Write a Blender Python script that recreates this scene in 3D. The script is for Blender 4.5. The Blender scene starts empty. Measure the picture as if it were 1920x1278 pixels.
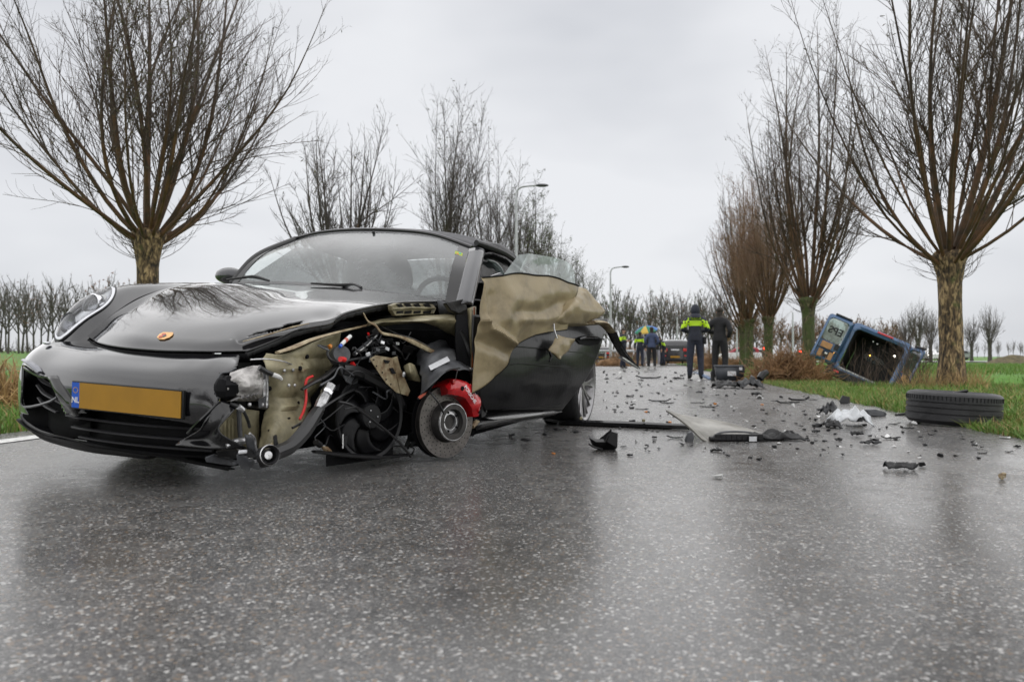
import bpy, bmesh, math, random
import numpy as np
from mathutils import Vector, Matrix, noise
from mathutils.bvhtree import BVHTree
R = math.radians
rnd = random.Random(7)
nr = np.random.RandomState(11)
sc = bpy.context.scene
col = sc.collection

# ---------------------------------------------------------------- camera
FPX, CH, HOR = 1500.0, 0.49, 668.0          # focal length in photo pixels, camera height, horizon row
TH = math.atan((HOR - 639) / FPX)
cam = bpy.data.cameras.new('camera'); camo = bpy.data.objects.new('camera', cam); col.objects.link(camo)
cam.sensor_width = 36; cam.lens = FPX / 1920 * 36; cam.clip_start = .05; cam.clip_end = 3000
camo.location = (0, 0, CH); camo.rotation_euler = (R(90) + TH, 0, 0)
cam.dof.use_dof = True; cam.dof.focus_distance = 4.1; cam.dof.aperture_fstop = 4.2
sc.camera = camo

# ---------------------------------------------------------------- sky
W = bpy.data.worlds.new('World'); sc.world = W; W.use_nodes = True
nt = W.node_tree; nt.nodes.clear()
def wn(t, **k):
    n = nt.nodes.new(t)
    for a, b in k.items(): setattr(n, a, b)
    return n
SUN_EL, SUN_ROT = R(84), R(150)
sky = wn('ShaderNodeTexSky', sky_type='NISHITA', sun_disc=False, sun_elevation=SUN_EL, sun_rotation=SUN_ROT)
bg1 = wn('ShaderNodeBackground'); bg1.inputs[1].default_value = .05
nt.links.new(sky.outputs[0], bg1.inputs[0])
tc = wn('ShaderNodeTexCoord'); mp = wn('ShaderNodeMapping'); mp.inputs['Scale'].default_value = (1, 1, 2.6)
nz = wn('ShaderNodeTexNoise'); nz.inputs['Scale'].default_value = 1.5; nz.inputs['Detail'].default_value = 4; nz.inputs['Roughness'].default_value = .5
rp = wn('ShaderNodeValToRGB'); rp.color_ramp.elements[0].position = .36; rp.color_ramp.elements[1].position = .62
rp.color_ramp.elements[0].color = (.40, .412, .44, 1); rp.color_ramp.elements[1].color = (.565, .572, .59, 1)
bg2 = wn('ShaderNodeBackground'); bg2.inputs[1].default_value = 1.0
mx = wn('ShaderNodeMixShader'); mx.inputs[0].default_value = .93
out = wn('ShaderNodeOutputWorld')
L = nt.links.new
L(tc.outputs['Generated'], mp.inputs[0]); L(mp.outputs[0], nz.inputs['Vector']); L(nz.outputs[0], rp.inputs[0]); L(rp.outputs[0], bg2.inputs[0])
L(bg1.outputs[0], mx.inputs[1]); L(bg2.outputs[0], mx.inputs[2]); L(mx.outputs[0], out.inputs[0])
sun = bpy.data.lights.new('sun', 'SUN'); suno = bpy.data.objects.new('sun', sun); col.objects.link(suno)
sun.energy = 1.4; sun.angle = R(178); sun.color = (1, .97, .93)
sdir = Vector((math.cos(SUN_EL) * math.sin(SUN_ROT), math.cos(SUN_EL) * math.cos(SUN_ROT), math.sin(SUN_EL)))
suno.rotation_euler = sdir.to_track_quat('Z', 'Y').to_euler()
sc.view_settings.view_transform = 'Standard'; sc.view_settings.look = 'None'; sc.view_settings.exposure = 0.64; sc.view_settings.gamma = 1
sc.view_settings.use_curve_mapping = False
sc.render.engine = 'CYCLES'; sc.cycles.use_denoising = True; sc.cycles.max_bounces = 6; sc.cycles.transparent_max_bounces = 12
sc.cycles.caustics_reflective = False; sc.cycles.caustics_refractive = False; sc.cycles.sample_clamp_indirect = 4

# ---------------------------------------------------------------- pixel helpers (photo pixels -> positions)
def ray(px, py):
    a = (px - 960) / FPX; b = (639 - py) / FPX
    return Vector((a, math.cos(TH) - b * math.sin(TH), math.sin(TH) + b * math.cos(TH)))
def gp(px, py, z=0.0):                       # point on the ground plane
    d = ray(px, py); t = (z - CH) / d.z
    return Vector((0, 0, CH)) + d * t
def at(px, py, Y):                           # point at a known distance
    d = ray(px, py); t = Y / d.y
    return Vector((0, 0, CH)) + d * t

# ---------------------------------------------------------------- materials
MATS = {}
def mat(name, c=(.5, .5, .5), rough=.5, metal=0., coat=0., var=0., scale=8., bump=0., bscale=60., c2=None, spec=.5, stretch=None, thresh=None, trans=0., alpha=1., emit=None, es=0., rvar=0., bdist=.01):
    m = bpy.data.materials.new(name); m.use_nodes = True
    t = m.node_tree; b = t.nodes['Principled BSDF']
    b.inputs['Base Color'].default_value = (*c, 1); b.inputs['Roughness'].default_value = rough; b.inputs['Metallic'].default_value = metal
    b.inputs['Coat Weight'].default_value = coat; b.inputs['Coat Roughness'].default_value = .02
    b.inputs['Specular IOR Level'].default_value = spec; b.inputs['Transmission Weight'].default_value = trans; b.inputs['Alpha'].default_value = alpha
    if emit: b.inputs['Emission Color'].default_value = (*emit, 1); b.inputs['Emission Strength'].default_value = es
    tcn = t.nodes.new('ShaderNodeTexCoord'); src = tcn.outputs['Object']
    if stretch:
        mpn = t.nodes.new('ShaderNodeMapping'); mpn.inputs['Scale'].default_value = stretch; t.links.new(src, mpn.inputs[0]); src = mpn.outputs[0]
    if var or c2:
        n = t.nodes.new('ShaderNodeTexNoise'); n.inputs['Scale'].default_value = scale; n.inputs['Detail'].default_value = 6; n.inputs['Roughness'].default_value = .65
        t.links.new(src, n.inputs['Vector'])
        r = t.nodes.new('ShaderNodeValToRGB'); a, z = thresh or (.35, .65)
        r.color_ramp.elements[0].position = a; r.color_ramp.elements[1].position = z
        lo = tuple(max(0, x * (1 - var)) for x in c); hi = c2 or tuple(min(1, x * (1 + var)) for x in c)
        r.color_ramp.elements[0].color = (*lo, 1); r.color_ramp.elements[1].color = (*hi, 1)
        t.links.new(n.outputs[0], r.inputs[0]); t.links.new(r.outputs[0], b.inputs['Base Color'])
        if rvar:
            mr = t.nodes.new('ShaderNodeMapRange'); mr.inputs[3].default_value = rough - rvar; mr.inputs[4].default_value = rough + rvar
            t.links.new(n.outputs[0], mr.inputs[0]); t.links.new(mr.outputs[0], b.inputs['Roughness'])
    if bump:
        n2 = t.nodes.new('ShaderNodeTexNoise'); n2.inputs['Scale'].default_value = bscale; n2.inputs['Detail'].default_value = 4
        t.links.new(src, n2.inputs['Vector'])
        bp = t.nodes.new('ShaderNodeBump'); bp.inputs['Strength'].default_value = bump; bp.inputs['Distance'].default_value = bdist
        t.links.new(n2.outputs[0], bp.inputs['Height']); t.links.new(bp.outputs[0], b.inputs['Normal'])
    MATS[name] = m
    return m
M = MATS

# ---------------------------------------------------------------- mesh builder
def catmull(P, n):
    """Catmull-Rom resampling of a list of vectors/arrays to n points per span."""
    P = [np.array(p, float) for p in P]
    if len(P) == 2: return [P[0] + (P[1] - P[0]) * t for t in np.linspace(0, 1, n + 1)]
    Q = [2 * P[0] - P[1]] + P + [2 * P[-1] - P[-2]]
    o = []
    for i in range(1, len(Q) - 2):
        a, b, c, d = Q[i - 1:i + 3]
        for k in range(n):
            t = k / n
            o.append(.5 * ((2 * b) + (c - a) * t + (2 * a - 5 * b + 4 * c - d) * t * t + (3 * b - a - 3 * c + d) * t ** 3))
    o.append(P[-1]); return o
class MB:
    def __init__(s): s.v = []; s.f = []; s.m = []
    def add(s, v, f, mi=0):
        o = len(s.v); s.v += [tuple(map(float, x)) for x in v]; s.f += [tuple(i + o for i in q) for q in f]; s.m += [mi] * len(f); return s
    def box(s, c, d, rot=None, mi=0, taper=1.0):
        x, y, z = d[0] / 2, d[1] / 2, d[2] / 2; c = Vector(c)
        V = [Vector((sx * x * (taper if sz > 0 else 1), sy * y * (taper if sz > 0 else 1), sz * z)) for sz in (-1, 1) for sx, sy in ((-1, -1), (1, -1), (1, 1), (-1, 1))]
        if rot is not None: V = [rot @ v for v in V]
        return s.add([v + c for v in V], [(3, 2, 1, 0), (4, 5, 6, 7), (0, 1, 5, 4), (1, 2, 6, 5), (2, 3, 7, 6), (3, 0, 4, 7)], mi)
    def tube(s, P, r, n=8, mi=0, caps=True, flat=1.0, smooth=0):
        P = [Vector(p) for p in P]
        if smooth: P = [Vector(p) for p in catmull(P, smooth)]
        k = len(P); rr = list(r) if hasattr(r, '__len__') else [r] * k
        if len(rr) != k: rr = list(np.interp(np.linspace(0, 1, k), np.linspace(0, 1, len(rr)), rr))
        V = []; up = None
        for i, p in enumerate(P):
            t = (P[min(i + 1, k - 1)] - P[max(i - 1, 0)])
            t = t.normalized() if t.length > 1e-9 else Vector((0, 0, 1))
            if up is None:
                up = Vector((0, 0, 1)) if abs(t.z) < .9 else Vector((1, 0, 0))
            a = up - t * up.dot(t)
            a = a.normalized() if a.length > 1e-6 else t.orthogonal().normalized()
            b = t.cross(a); up = a
            for j in range(n):
                w = 2 * math.pi * j / n; V.append(p + (a * math.cos(w) * flat + b * math.sin(w)) * rr[i])
        F = [(i * n + j, i * n + (j + 1) % n, (i + 1) * n + (j + 1) % n, (i + 1) * n + j) for i in range(k - 1) for j in range(n)]
        if caps: F += [tuple(range(n))[::-1], tuple((k - 1) * n + j for j in range(n))]
        return s.add(V, F, mi)
    def lathe(s, prof, n=32, mi=0, frame=None, closed=False):
        """profile of (radius, axial) revolved about the frame's Z axis."""
        fr = frame or Matrix(); V = []; k = len(prof)
        for r, z in prof:
            for j in range(n):
                w = 2 * math.pi * j / n; V.append(fr @ Vector((r * math.cos(w), r * math.sin(w), z)))
        m = k if closed else k - 1
        F = [(i * n + j, i * n + (j + 1) % n, ((i + 1) % k) * n + (j + 1) % n, ((i + 1) % k) * n + j) for i in range(m) for j in range(n)]
        return s.add(V, F, mi)
    def grid(s, G, mi=0):
        a = len(G); b = len(G[0])
        return s.add([p for r in G for p in r], [(i * b + j, i * b + j + 1, (i + 1) * b + j + 1, (i + 1) * b + j) for i in range(a - 1) for j in range(b - 1)], mi)
    def plate(s, P, d, mi=0):
        """polygon P given thickness along vector d."""
        n = len(P); d = Vector(d); P = [Vector(p) for p in P]
        return s.add(P + [p + d for p in P], [tuple(range(n))[::-1], tuple(range(n, 2 * n))] + [(i, (i + 1) % n, n + (i + 1) % n, n + i) for i in range(n)], mi)
    def sphere(s, c, r, n=12, mi=0, rot=None):
        c = Vector(c); r = Vector(r) if hasattr(r, '__len__') else Vector((r, r, r)); V = []; k = n // 2 + 1
        for i in range(k):
            a = math.pi * i / (k - 1)
            for j in range(n):
                w = 2 * math.pi * j / n
                q = Vector((r.x * math.sin(a) * math.cos(w), r.y * math.sin(a) * math.sin(w), r.z * math.cos(a)))
                V.append(c + (rot @ q if rot is not None else q))
        return s.add(V, [(i * n + j, (i + 1) * n + j, (i + 1) * n + (j + 1) % n, i * n + (j + 1) % n) for i in range(k - 1) for j in range(n)], mi)
    def build(s, name, mats, parent=None, smooth=True, bevel=0, solid=0, sub=0, offset=-1, angle=40):
        me = bpy.data.meshes.new(name); me.from_pydata(s.v, [], s.f)
        mats = mats if isinstance(mats, (list, tuple)) else [mats]
        for m in mats: me.materials.append(M[m] if isinstance(m, str) else m)
        if len(mats) > 1: me.polygons.foreach_set('material_index', s.m)
        bm = bmesh.new(); bm.from_mesh(me); bmesh.ops.remove_doubles(bm, verts=bm.verts, dist=1e-5)
        bmesh.ops.recalc_face_normals(bm, faces=bm.faces); bm.to_mesh(me); bm.free()
        if smooth:
            me.polygons.foreach_set('use_smooth', [True] * len(me.polygons))
            try: me.set_sharp_from_angle(angle=R(angle))
            except Exception: pass
        o = bpy.data.objects.new(name, me); col.objects.link(o); o.parent = parent
        if sub: q = o.modifiers.new('s', 'SUBSURF'); q.levels = q.render_levels = sub
        if solid: q = o.modifiers.new('t', 'SOLIDIFY'); q.thickness = solid; q.offset = offset
        if bevel: q = o.modifiers.new('b', 'BEVEL'); q.width = bevel; q.segments = 2; q.limit_method = 'ANGLE'
        return o
def tag(o, label=None, cat=None, group=None, kind=None):
    if label: o['label'] = label
    if cat: o['category'] = cat
    if group: o['group'] = group
    if kind: o['kind'] = kind
    return o
def empty(name, loc=(0, 0, 0), rot=(0, 0, 0), **k):
    o = bpy.data.objects.new(name, None); col.objects.link(o); o.location = loc; o.rotation_euler = rot; o.empty_display_size = .1
    return tag(o, **k)
def rawmesh(name, V, F, mats, mi=None, smooth=False):
    me = bpy.data.meshes.new(name); V = np.asarray(V, np.float32); F = np.asarray(F, np.int32); k = F.shape[1]
    me.vertices.add(len(V)); me.vertices.foreach_set('co', V.ravel())
    me.loops.add(F.size); me.loops.foreach_set('vertex_index', F.ravel())
    me.polygons.add(len(F)); me.polygons.foreach_set('loop_start', np.arange(0, F.size, k)); me.polygons.foreach_set('loop_total', np.full(len(F), k))
    for m in mats: me.materials.append(M[m])
    if mi is not None: me.polygons.foreach_set('material_index', np.asarray(mi, np.int32))
    if smooth: me.polygons.foreach_set('use_smooth', np.ones(len(F), bool))
    me.update(calc_edges=True); me.validate()
    return me
def obj(name, me, parent=None, loc=None):
    o = bpy.data.objects.new(name, me); col.objects.link(o); o.parent = parent
    if loc is not None: o.location = loc
    return o
# ================================================================ GROUND
def asphalt():
    m = bpy.data.materials.new('wet_asphalt'); m.use_nodes = True; t = m.node_tree; b = t.nodes['Principled BSDF']; N = t.nodes.new; K = t.links.new
    tc = N('ShaderNodeTexCoord'); src = tc.outputs['Object']
    v = N('ShaderNodeTexVoronoi'); v.inputs['Scale'].default_value = 160; K(src, v.inputs['Vector'])
    v2 = N('ShaderNodeTexVoronoi'); v2.inputs['Scale'].default_value = 400; K(src, v2.inputs['Vector'])
    s1 = N('ShaderNodeSeparateColor'); K(v.outputs['Color'], s1.inputs[0]); s2 = N('ShaderNodeSeparateColor'); K(v2.outputs['Color'], s2.inputs[0])
    def ramp(pts, inp):
        r = N('ShaderNodeValToRGB'); cr = r.color_ramp; cr.elements[0].position = pts[0][0]; cr.elements[0].color = (*pts[0][1], 1); cr.elements[1].position = pts[-1][0]; cr.elements[1].color = (*pts[-1][1], 1)
        for p, c in pts[1:-1]: e = cr.elements.new(p); e.color = (*c, 1)
        K(inp, r.inputs[0]); return r.outputs[0]
    big = ramp([(0, (.022, .022, .024)), (.42, (.05, .05, .052)), (.66, (.12, .118, .115)), (.78, (.19, .125, .07)), (.86, (.24, .235, .23)), (1, (.60, .59, .57))], s1.outputs[0])
    sml = ramp([(0, (.02, .02, .021)), (.5, (.055, .055, .056)), (.85, (.14, .135, .13)), (1, (.34, .33, .31))], s2.outputs[0])
    # which cells are stones, which are binder and fines
    msk = N('ShaderNodeMapRange'); msk.inputs[1].default_value = .45; msk.inputs[2].default_value = .5; K(s1.outputs[1], msk.inputs[0])
    mx = N('ShaderNodeMix'); mx.data_type = 'RGBA'; K(msk.outputs[0], mx.inputs[0]); K(sml, mx.inputs[6]); K(big, mx.inputs[7])
    # wheel tracks and damp patches drawn out along the road
    mp = N('ShaderNodeMapping'); mp.inputs['Rotation'].default_value = (0, 0, math.atan(.17)); mp.inputs['Scale'].default_value = (1.0, .22, 1); K(src, mp.inputs[0])
    n = N('ShaderNodeTexNoise'); n.inputs['Scale'].default_value = 1.25; n.inputs['Detail'].default_value = 7; n.inputs['Roughness'].default_value = .62; K(mp.outputs[0], n.inputs['Vector'])
    nb_ = N('ShaderNodeTexNoise'); nb_.inputs['Scale'].default_value = 7; nb_.inputs['Detail'].default_value = 6; nb_.inputs['Roughness'].default_value = .7; K(src, nb_.inputs['Vector'])
    av = N('ShaderNodeMix'); av.data_type = 'FLOAT'; av.inputs[0].default_value = .4; K(n.outputs[0], av.inputs[2]); K(nb_.outputs[0], av.inputs[3]); wet = av.outputs[0]
    def mr(a, z, lo, hi):
        q = N('ShaderNodeMapRange'); q.inputs[1].default_value = a; q.inputs[2].default_value = z; q.inputs[3].default_value = lo; q.inputs[4].default_value = hi; K(wet, q.inputs[0]); return q.outputs[0]
    dk = N('ShaderNodeMix'); dk.data_type = 'RGBA'; dk.blend_type = 'MULTIPLY'; dk.inputs[0].default_value = 1; K(mx.outputs[2], dk.inputs[6]); K(mr(.36, .64, .60, 1.25), dk.inputs[7]); K(dk.outputs[2], b.inputs['Base Color'])
    K(mr(.36, .64, .14, .38), b.inputs['Roughness']); b.inputs['Specular IOR Level'].default_value = .85
    ad = N('ShaderNodeMath'); ad.operation = 'ADD'; m1 = N('ShaderNodeMath'); m1.operation = 'MULTIPLY'; m1.inputs[1].default_value = .45; K(s2.outputs[1], m1.inputs[0]); K(s1.outputs[2], ad.inputs[0]); K(m1.outputs[0], ad.inputs[1])
    bp = N('ShaderNodeBump'); bp.inputs['Distance'].default_value = .0036; K(mr(.36, .64, .75, 1.0), bp.inputs['Strength']); K(ad.outputs[0], bp.inputs['Height']); K(bp.outputs[0], b.inputs['Normal'])
    MATS['asphalt'] = m
asphalt()
def soilgrass():
    m = bpy.data.materials.new('field_grass'); m.use_nodes = True; t = m.node_tree; b = t.nodes['Principled BSDF']; N = t.nodes.new; K = t.links.new
    tc = N('ShaderNodeTexCoord'); n = N('ShaderNodeTexNoise'); n.inputs['Scale'].default_value = .35; n.inputs['Detail'].default_value = 8; n.inputs['Roughness'].default_value = .7; K(tc.outputs['Object'], n.inputs['Vector'])
    r = N('ShaderNodeValToRGB'); cr = r.color_ramp; cr.elements[0].position = .33; cr.elements[0].color = (.05, .042, .022, 1); cr.elements[1].position = .75; cr.elements[1].color = (.12, .21, .03, 1)
    e = cr.elements.new(.42); e.color = (.085, .14, .025, 1); e = cr.elements.new(.55); e.color = (.10, .25, .025, 1); K(n.outputs[0], r.inputs[0])
    n2 = N('ShaderNodeTexNoise'); n2.inputs['Scale'].default_value = 30; n2.inputs['Detail'].default_value = 4; K(tc.outputs['Object'], n2.inputs['Vector'])
    mx = N('ShaderNodeMix'); mx.data_type = 'RGBA'; mx.blend_type = 'OVERLAY'; mx.inputs[0].default_value = .8; K(r.outputs[0], mx.inputs[6]); K(n2.outputs[0], mx.inputs[7]); K(mx.outputs[2], b.inputs['Base Color'])
    b.inputs['Roughness'].default_value = .75
    bp = N('ShaderNodeBump'); bp.inputs['Strength'].default_value = .8; bp.inputs['Distance'].default_value = .06; K(n2.outputs[0], bp.inputs['Height']); K(bp.outputs[0], b.inputs['Normal'])
    MATS['field'] = m
soilgrass()
mat('road_paint', (.62, .62, .60), .45, var=.35, scale=25, bump=.3, bscale=120)
def XL(Y): return -4.18 + .18 * Y
def XR(Y): return 2.31 + .16 * Y
VAN = at(1615, 700, 22.0); VAN.z = 0
def ground_h(x, y):
    dl = XL(y) - x; dr = x - XR(y); h = -.03
    if y < 95:
        if dl > 0: h = -.02 - .03 * min(1, dl) + .018 * max(0, dl - 3)
        elif dr > 0: h = -.015 + .05 * min(1, max(0, dr - .2) / 1.0) - .12 * min(1, max(0, dr - 4.5) / 4)
    else: h = -.02 if dl < 0 else .018 * min(40, max(0, dl - 3))
    if h > 1.5: h = 1.5
    if dr > .7:
        sm = lambda a, b, t: (lambda q: q * q * (3 - 2 * q))(max(0, min(1, (t - a) / (b - a))))
        h -= .17 * min(3.6, dr - .7) * sm(11.5, 15.5, y) * (1 - sm(23.2, 25, y)) * (1 - sm(6, 16, dr))
    q = ((x - VAN.x - .55) / 1.7) ** 2 + ((y - VAN.y - .7) / 2.6) ** 2
    h -= .35 * math.exp(-q * q)
    if (dl > .3 or dr > .3): h += .03 * noise.noise((x * .7, y * .7, 0)) + .02 * noise.noise((x * 2.3, y * 2.3, 4))
    return h
def axis(lo, hi, fine0, fine1, step, grow=1.22):
    a = list(np.arange(fine0, fine1 + 1e-6, step)); s = step
    while a[-1] < hi: s *= grow; a.append(a[-1] + s)
    s = step; b = []; x = fine0
    while x > lo: s *= grow; x -= s; b.append(x)
    return b[::-1] + a
gx = axis(-700, 900, -10, 16, .35); gy = axis(-30, 1500, -2, 34, .35)
tag(MB().grid([[(x, y, ground_h(x, y)) for x in gx] for y in gy]).build('field_ground', 'field'), kind='structure')
ys = list(np.arange(-12, 98, 2.0))
edge = lambda y, s: .05 * noise.noise((y * .9, s * 7, 0)) + .03 * noise.noise((y * 3.1, s * 9, 2))
G = []
for y in np.arange(-12, 98, .5):
    a, b = XL(y) + edge(y, 1), XR(y) + edge(y, 2)
    G.append([(a - .02, y, -.06)] + [(a + (b - a) * k / 10, y, .0 + .035 * (1 - (2 * k / 10 - 1) ** 2) - .035) for k in range(11)] + [(b + .02, y, -.06)])
# flat road surface, edges dropping into the verge
G = [[(x, y, z if (i in (0, len(r) - 1)) else 0.0) for i, (x, y, z) in enumerate(r)] for r in G]
tag(MB().grid(G).build('road', 'asphalt'), kind='structure')
tag(MB().grid([[(x, y, .004) for x in np.linspace(-60, 160, 12)] for y in (74, 86)]).build('cross_road', 'asphalt'), kind='structure')
mk = MB()
for y0, y1 in ((3.2, 5.06), (-1.2, 1.0), (8, 10), (12, 14), (16, 18), (20, 22), (24, 26)):
    yy = np.linspace(y0, y1, 6); mk.grid([[(XL(y) + .34, y, .004), (XL(y) + .50, y, .004)] for y in yy])
    break
tag(mk.build('road_marking', 'road_paint'), kind='structure')

# ---- grass blades (one mass nobody could count)
mat('grass_green', (.095, .22, .022), .55, var=.4, scale=3.0, c2=(.16, .30, .04))
mat('grass_dry', (.36, .26, .11), .7, var=.35, scale=4)
mat('grass_olive', (.16, .19, .045), .6, var=.4, scale=3)
def blades(name, pts, h, lean, w, mats, label, mi=None):
    n = len(pts); P = np.array(pts); a = nr.rand(n) * 2 * np.pi; hh = h * (.55 + .9 * nr.rand(n)); b = a + nr.randn(n) * .8
    side = np.c_[np.cos(a), np.sin(a), np.zeros(n)] * (w * (.6 + .8 * nr.rand(n)))[:, None]
    ln = np.c_[np.cos(b), np.sin(b), np.zeros(n)] * (hh * lean * nr.rand(n))[:, None]
    mid = P + ln * .35 + np.c_[np.zeros((n, 2)), hh * .6]; tip = P + ln + np.c_[np.zeros((n, 2)), hh]
    V = np.stack([P - side, P + side, mid + side * .7, mid - side * .7, tip], 1).reshape(-1, 3)
    o = np.arange(n)[:, None] * 5
    F = np.concatenate([o + [0, 1, 2], o + [0, 2, 3], o + [3, 2, 4]], 1).reshape(-1, 3)
    mi = np.repeat(nr.choice(len(mats), n, p=mi), 3) if len(mats) > 1 else None
    return tag(obj(name, rawmesh(name, V, F, mats, mi)), label=label, cat='grass', kind='stuff')
def vis(x, y):
    return abs(x) < y * .68 + .6
pts = []
while len(pts) < 62000:
    y = 4.2 + 26 * rnd.random() ** 1.7; d = 7.5 * rnd.random() ** 1.5; x = XR(y) + d - .06 + .08 * noise.noise((y * 2, 3, 0))
    if vis(x, y) and noise.noise((x * 1.1, y * 1.1, 8)) > -.45: pts.append((x, y, ground_h(x, y) - .01))
blades('verge_grass', pts, .085, 1.2, .0045, ['grass_green', 'grass_olive', 'grass_dry'], 'short green and yellowed verge grass beside the right road edge', [.55, .28, .17])
pts = []
while len(pts) < 16000:
    y = 9 + 45 * rnd.random() ** 1.5; x = XR(y) + 4 + 22 * rnd.random()
    if vis(x, y): pts.append((x, y, ground_h(x, y) - .01))
blades('meadow_grass', pts, .16, 1.0, .012, ['grass_green', 'grass_olive'], 'bright green meadow grass in the field beyond the willows', [.85, .15])
pts = []
while len(pts) < 30000:
    y = 4.6 + 30 * rnd.random() ** 1.6; d = 10 * rnd.random() ** 1.4; x = XL(y) - d + .05
    if vis(x, y): pts.append((x, y, ground_h(x, y) - .01))
blades('roadside_grass', pts, .13, 1.1, .006, ['grass_green', 'grass_olive', 'grass_dry'], 'green verge grass beside the left road edge behind the sports car', [.66, .2, .14])
# ================================================================ TREES
def bark(name, c1, c2, c3, moss=0):
    m = bpy.data.materials.new(name); m.use_nodes = True; t = m.node_tree; b = t.nodes['Principled BSDF']; N = t.nodes.new; K = t.links.new
    tc = N('ShaderNodeTexCoord'); mp = N('ShaderNodeMapping'); mp.inputs['Scale'].default_value = (1, 1, .36); K(tc.outputs['Object'], mp.inputs[0])
    n = N('ShaderNodeTexNoise'); n.inputs['Scale'].default_value = 26; n.inputs['Detail'].default_value = 5; n.inputs['Distortion'].default_value = .6; K(mp.outputs[0], n.inputs['Vector'])
    r = N('ShaderNodeValToRGB'); cr = r.color_ramp; cr.elements[0].position = .38; cr.elements[0].color = (*c1, 1); cr.elements[1].position = .66; cr.elements[1].color = (*c3, 1); e = cr.elements.new(.52); e.color = (*c2, 1)
    K(n.outputs[0], r.inputs[0]); last = r.outputs[0]
    if moss:
        n2 = N('ShaderNodeTexNoise'); n2.inputs['Scale'].default_value = 5; n2.inputs['Detail'].default_value = 5; K(tc.outputs['Object'], n2.inputs['Vector'])
        mr = N('ShaderNodeMapRange'); mr.inputs[1].default_value = .62 - .3 * moss; mr.inputs[2].default_value = .75 - .25 * moss; K(n2.outputs[0], mr.inputs[0])
        mx = N('ShaderNodeMix'); mx.data_type = 'RGBA'; mx.inputs[7].default_value = (.05, .068, .014, 1); K(mr.outputs[0], mx.inputs[0]); K(last, mx.inputs[6]); last = mx.outputs[2]
    K(last, b.inputs['Base Color']); b.inputs['Roughness'].default_value = .8
    bp = N('ShaderNodeBump'); bp.inputs['Strength'].default_value = 1; bp.inputs['Distance'].default_value = .03; K(n.outputs[0], bp.inputs['Height']); K(bp.outputs[0], b.inputs['Normal'])
    MATS[name] = m
bark('willow_bark', (.025, .017, .010), (.13, .085, .043), (.38, .27, .14), .12)
bark('mossy_bark', (.02, .018, .01), (.075, .065, .03), (.16, .14, .07), .7)
bark('grey_bark', (.025, .022, .02), (.07, .062, .055), (.14, .125, .11), .3)
mat('twig_brown', (.048, .030, .018), .6, var=.4, scale=1.5, c2=(.085, .05, .026))
mat('twig_dark', (.055, .043, .036), .7, var=.3, scale=.7)
mat('twig_base', (.075, .05, .022), .7, var=.5, scale=4, c2=(.14, .068, .028))
mat('twig_grey', (.115, .10, .088), .7, var=.3, scale=.5)
mat('twig_rust', (.23, .125, .075), .7, var=.4, scale=.3, c2=(.28, .18, .11))
mat('leaf_dark', (.045, .055, .02), .6, var=.4, scale=6, c2=(.10, .085, .03))
mat('leaf_green', (.05, .085, .02), .6, var=.4, scale=3, c2=(.10, .12, .03))
mat('leaf_rust', (.20, .09, .035), .7, var=.4, scale=2)
TW = 1.0; LF = 1.0
class Tubes:
    """fast tapered twigs, all in arrays."""
    def __init__(s): s.V = []; s.F = []; s.MI = []; s.n = 0
    def tube(s, P, r0, r1, n, mi):
        P = np.asarray(P); k = len(P); T = np.gradient(P, axis=0); T /= np.linalg.norm(T, axis=1)[:, None] + 1e-9
        ref = np.array([.31, .77, .55]); A = np.cross(T, ref); A /= np.linalg.norm(A, axis=1)[:, None] + 1e-9; B = np.cross(T, A)
        w = np.arange(n) * 2 * np.pi / n; r = np.linspace(r0, r1, k)
        V = P[:, None] + (A[:, None] * np.cos(w)[None, :, None] + B[:, None] * np.sin(w)[None, :, None]) * r[:, None, None]
        i = np.arange(k - 1)[:, None] * n; j = np.arange(n)[None]; jn = (j + 1) % n
        F = np.stack([i + j, i + jn, i + n + jn, i + n + j], -1).reshape(-1, 4) + s.n
        s.V.append(V.reshape(-1, 3)); s.F.append(F); s.MI.append(np.full(len(F), mi)); s.n += k * n
    def leaf(s, p, d, l, w, mi):
        d = d / (np.linalg.norm(d) + 1e-9); a = np.cross(d, nr.randn(3)); a /= np.linalg.norm(a) + 1e-9
        V = np.array([p, p + d * l * .5 + a * w, p + d * l, p + d * l * .5 - a * w])
        s.V.append(V); s.F.append(np.array([[0, 1, 2, 3]]) + s.n); s.MI.append(np.array([mi])); s.n += 4
    def mesh(s, name, mats): return rawmesh(name, np.concatenate(s.V), np.concatenate(s.F), mats, np.concatenate(s.MI), smooth=True)
def shoot(p, d, L, k, curl, wob):
    """a shoot that starts outward and bends upright."""
    d = np.array(d, float); d /= np.linalg.norm(d); P = [np.array(p, float)]; st = L / k; w = nr.randn(3) * wob
    for i in range(k):
        w = w * .8 + nr.randn(3) * wob * .6
        d = d + np.array([0, 0, 1]) * curl / k + w / k; d /= np.linalg.norm(d); P.append(P[-1] + d * st)
    return np.array(P)
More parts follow.
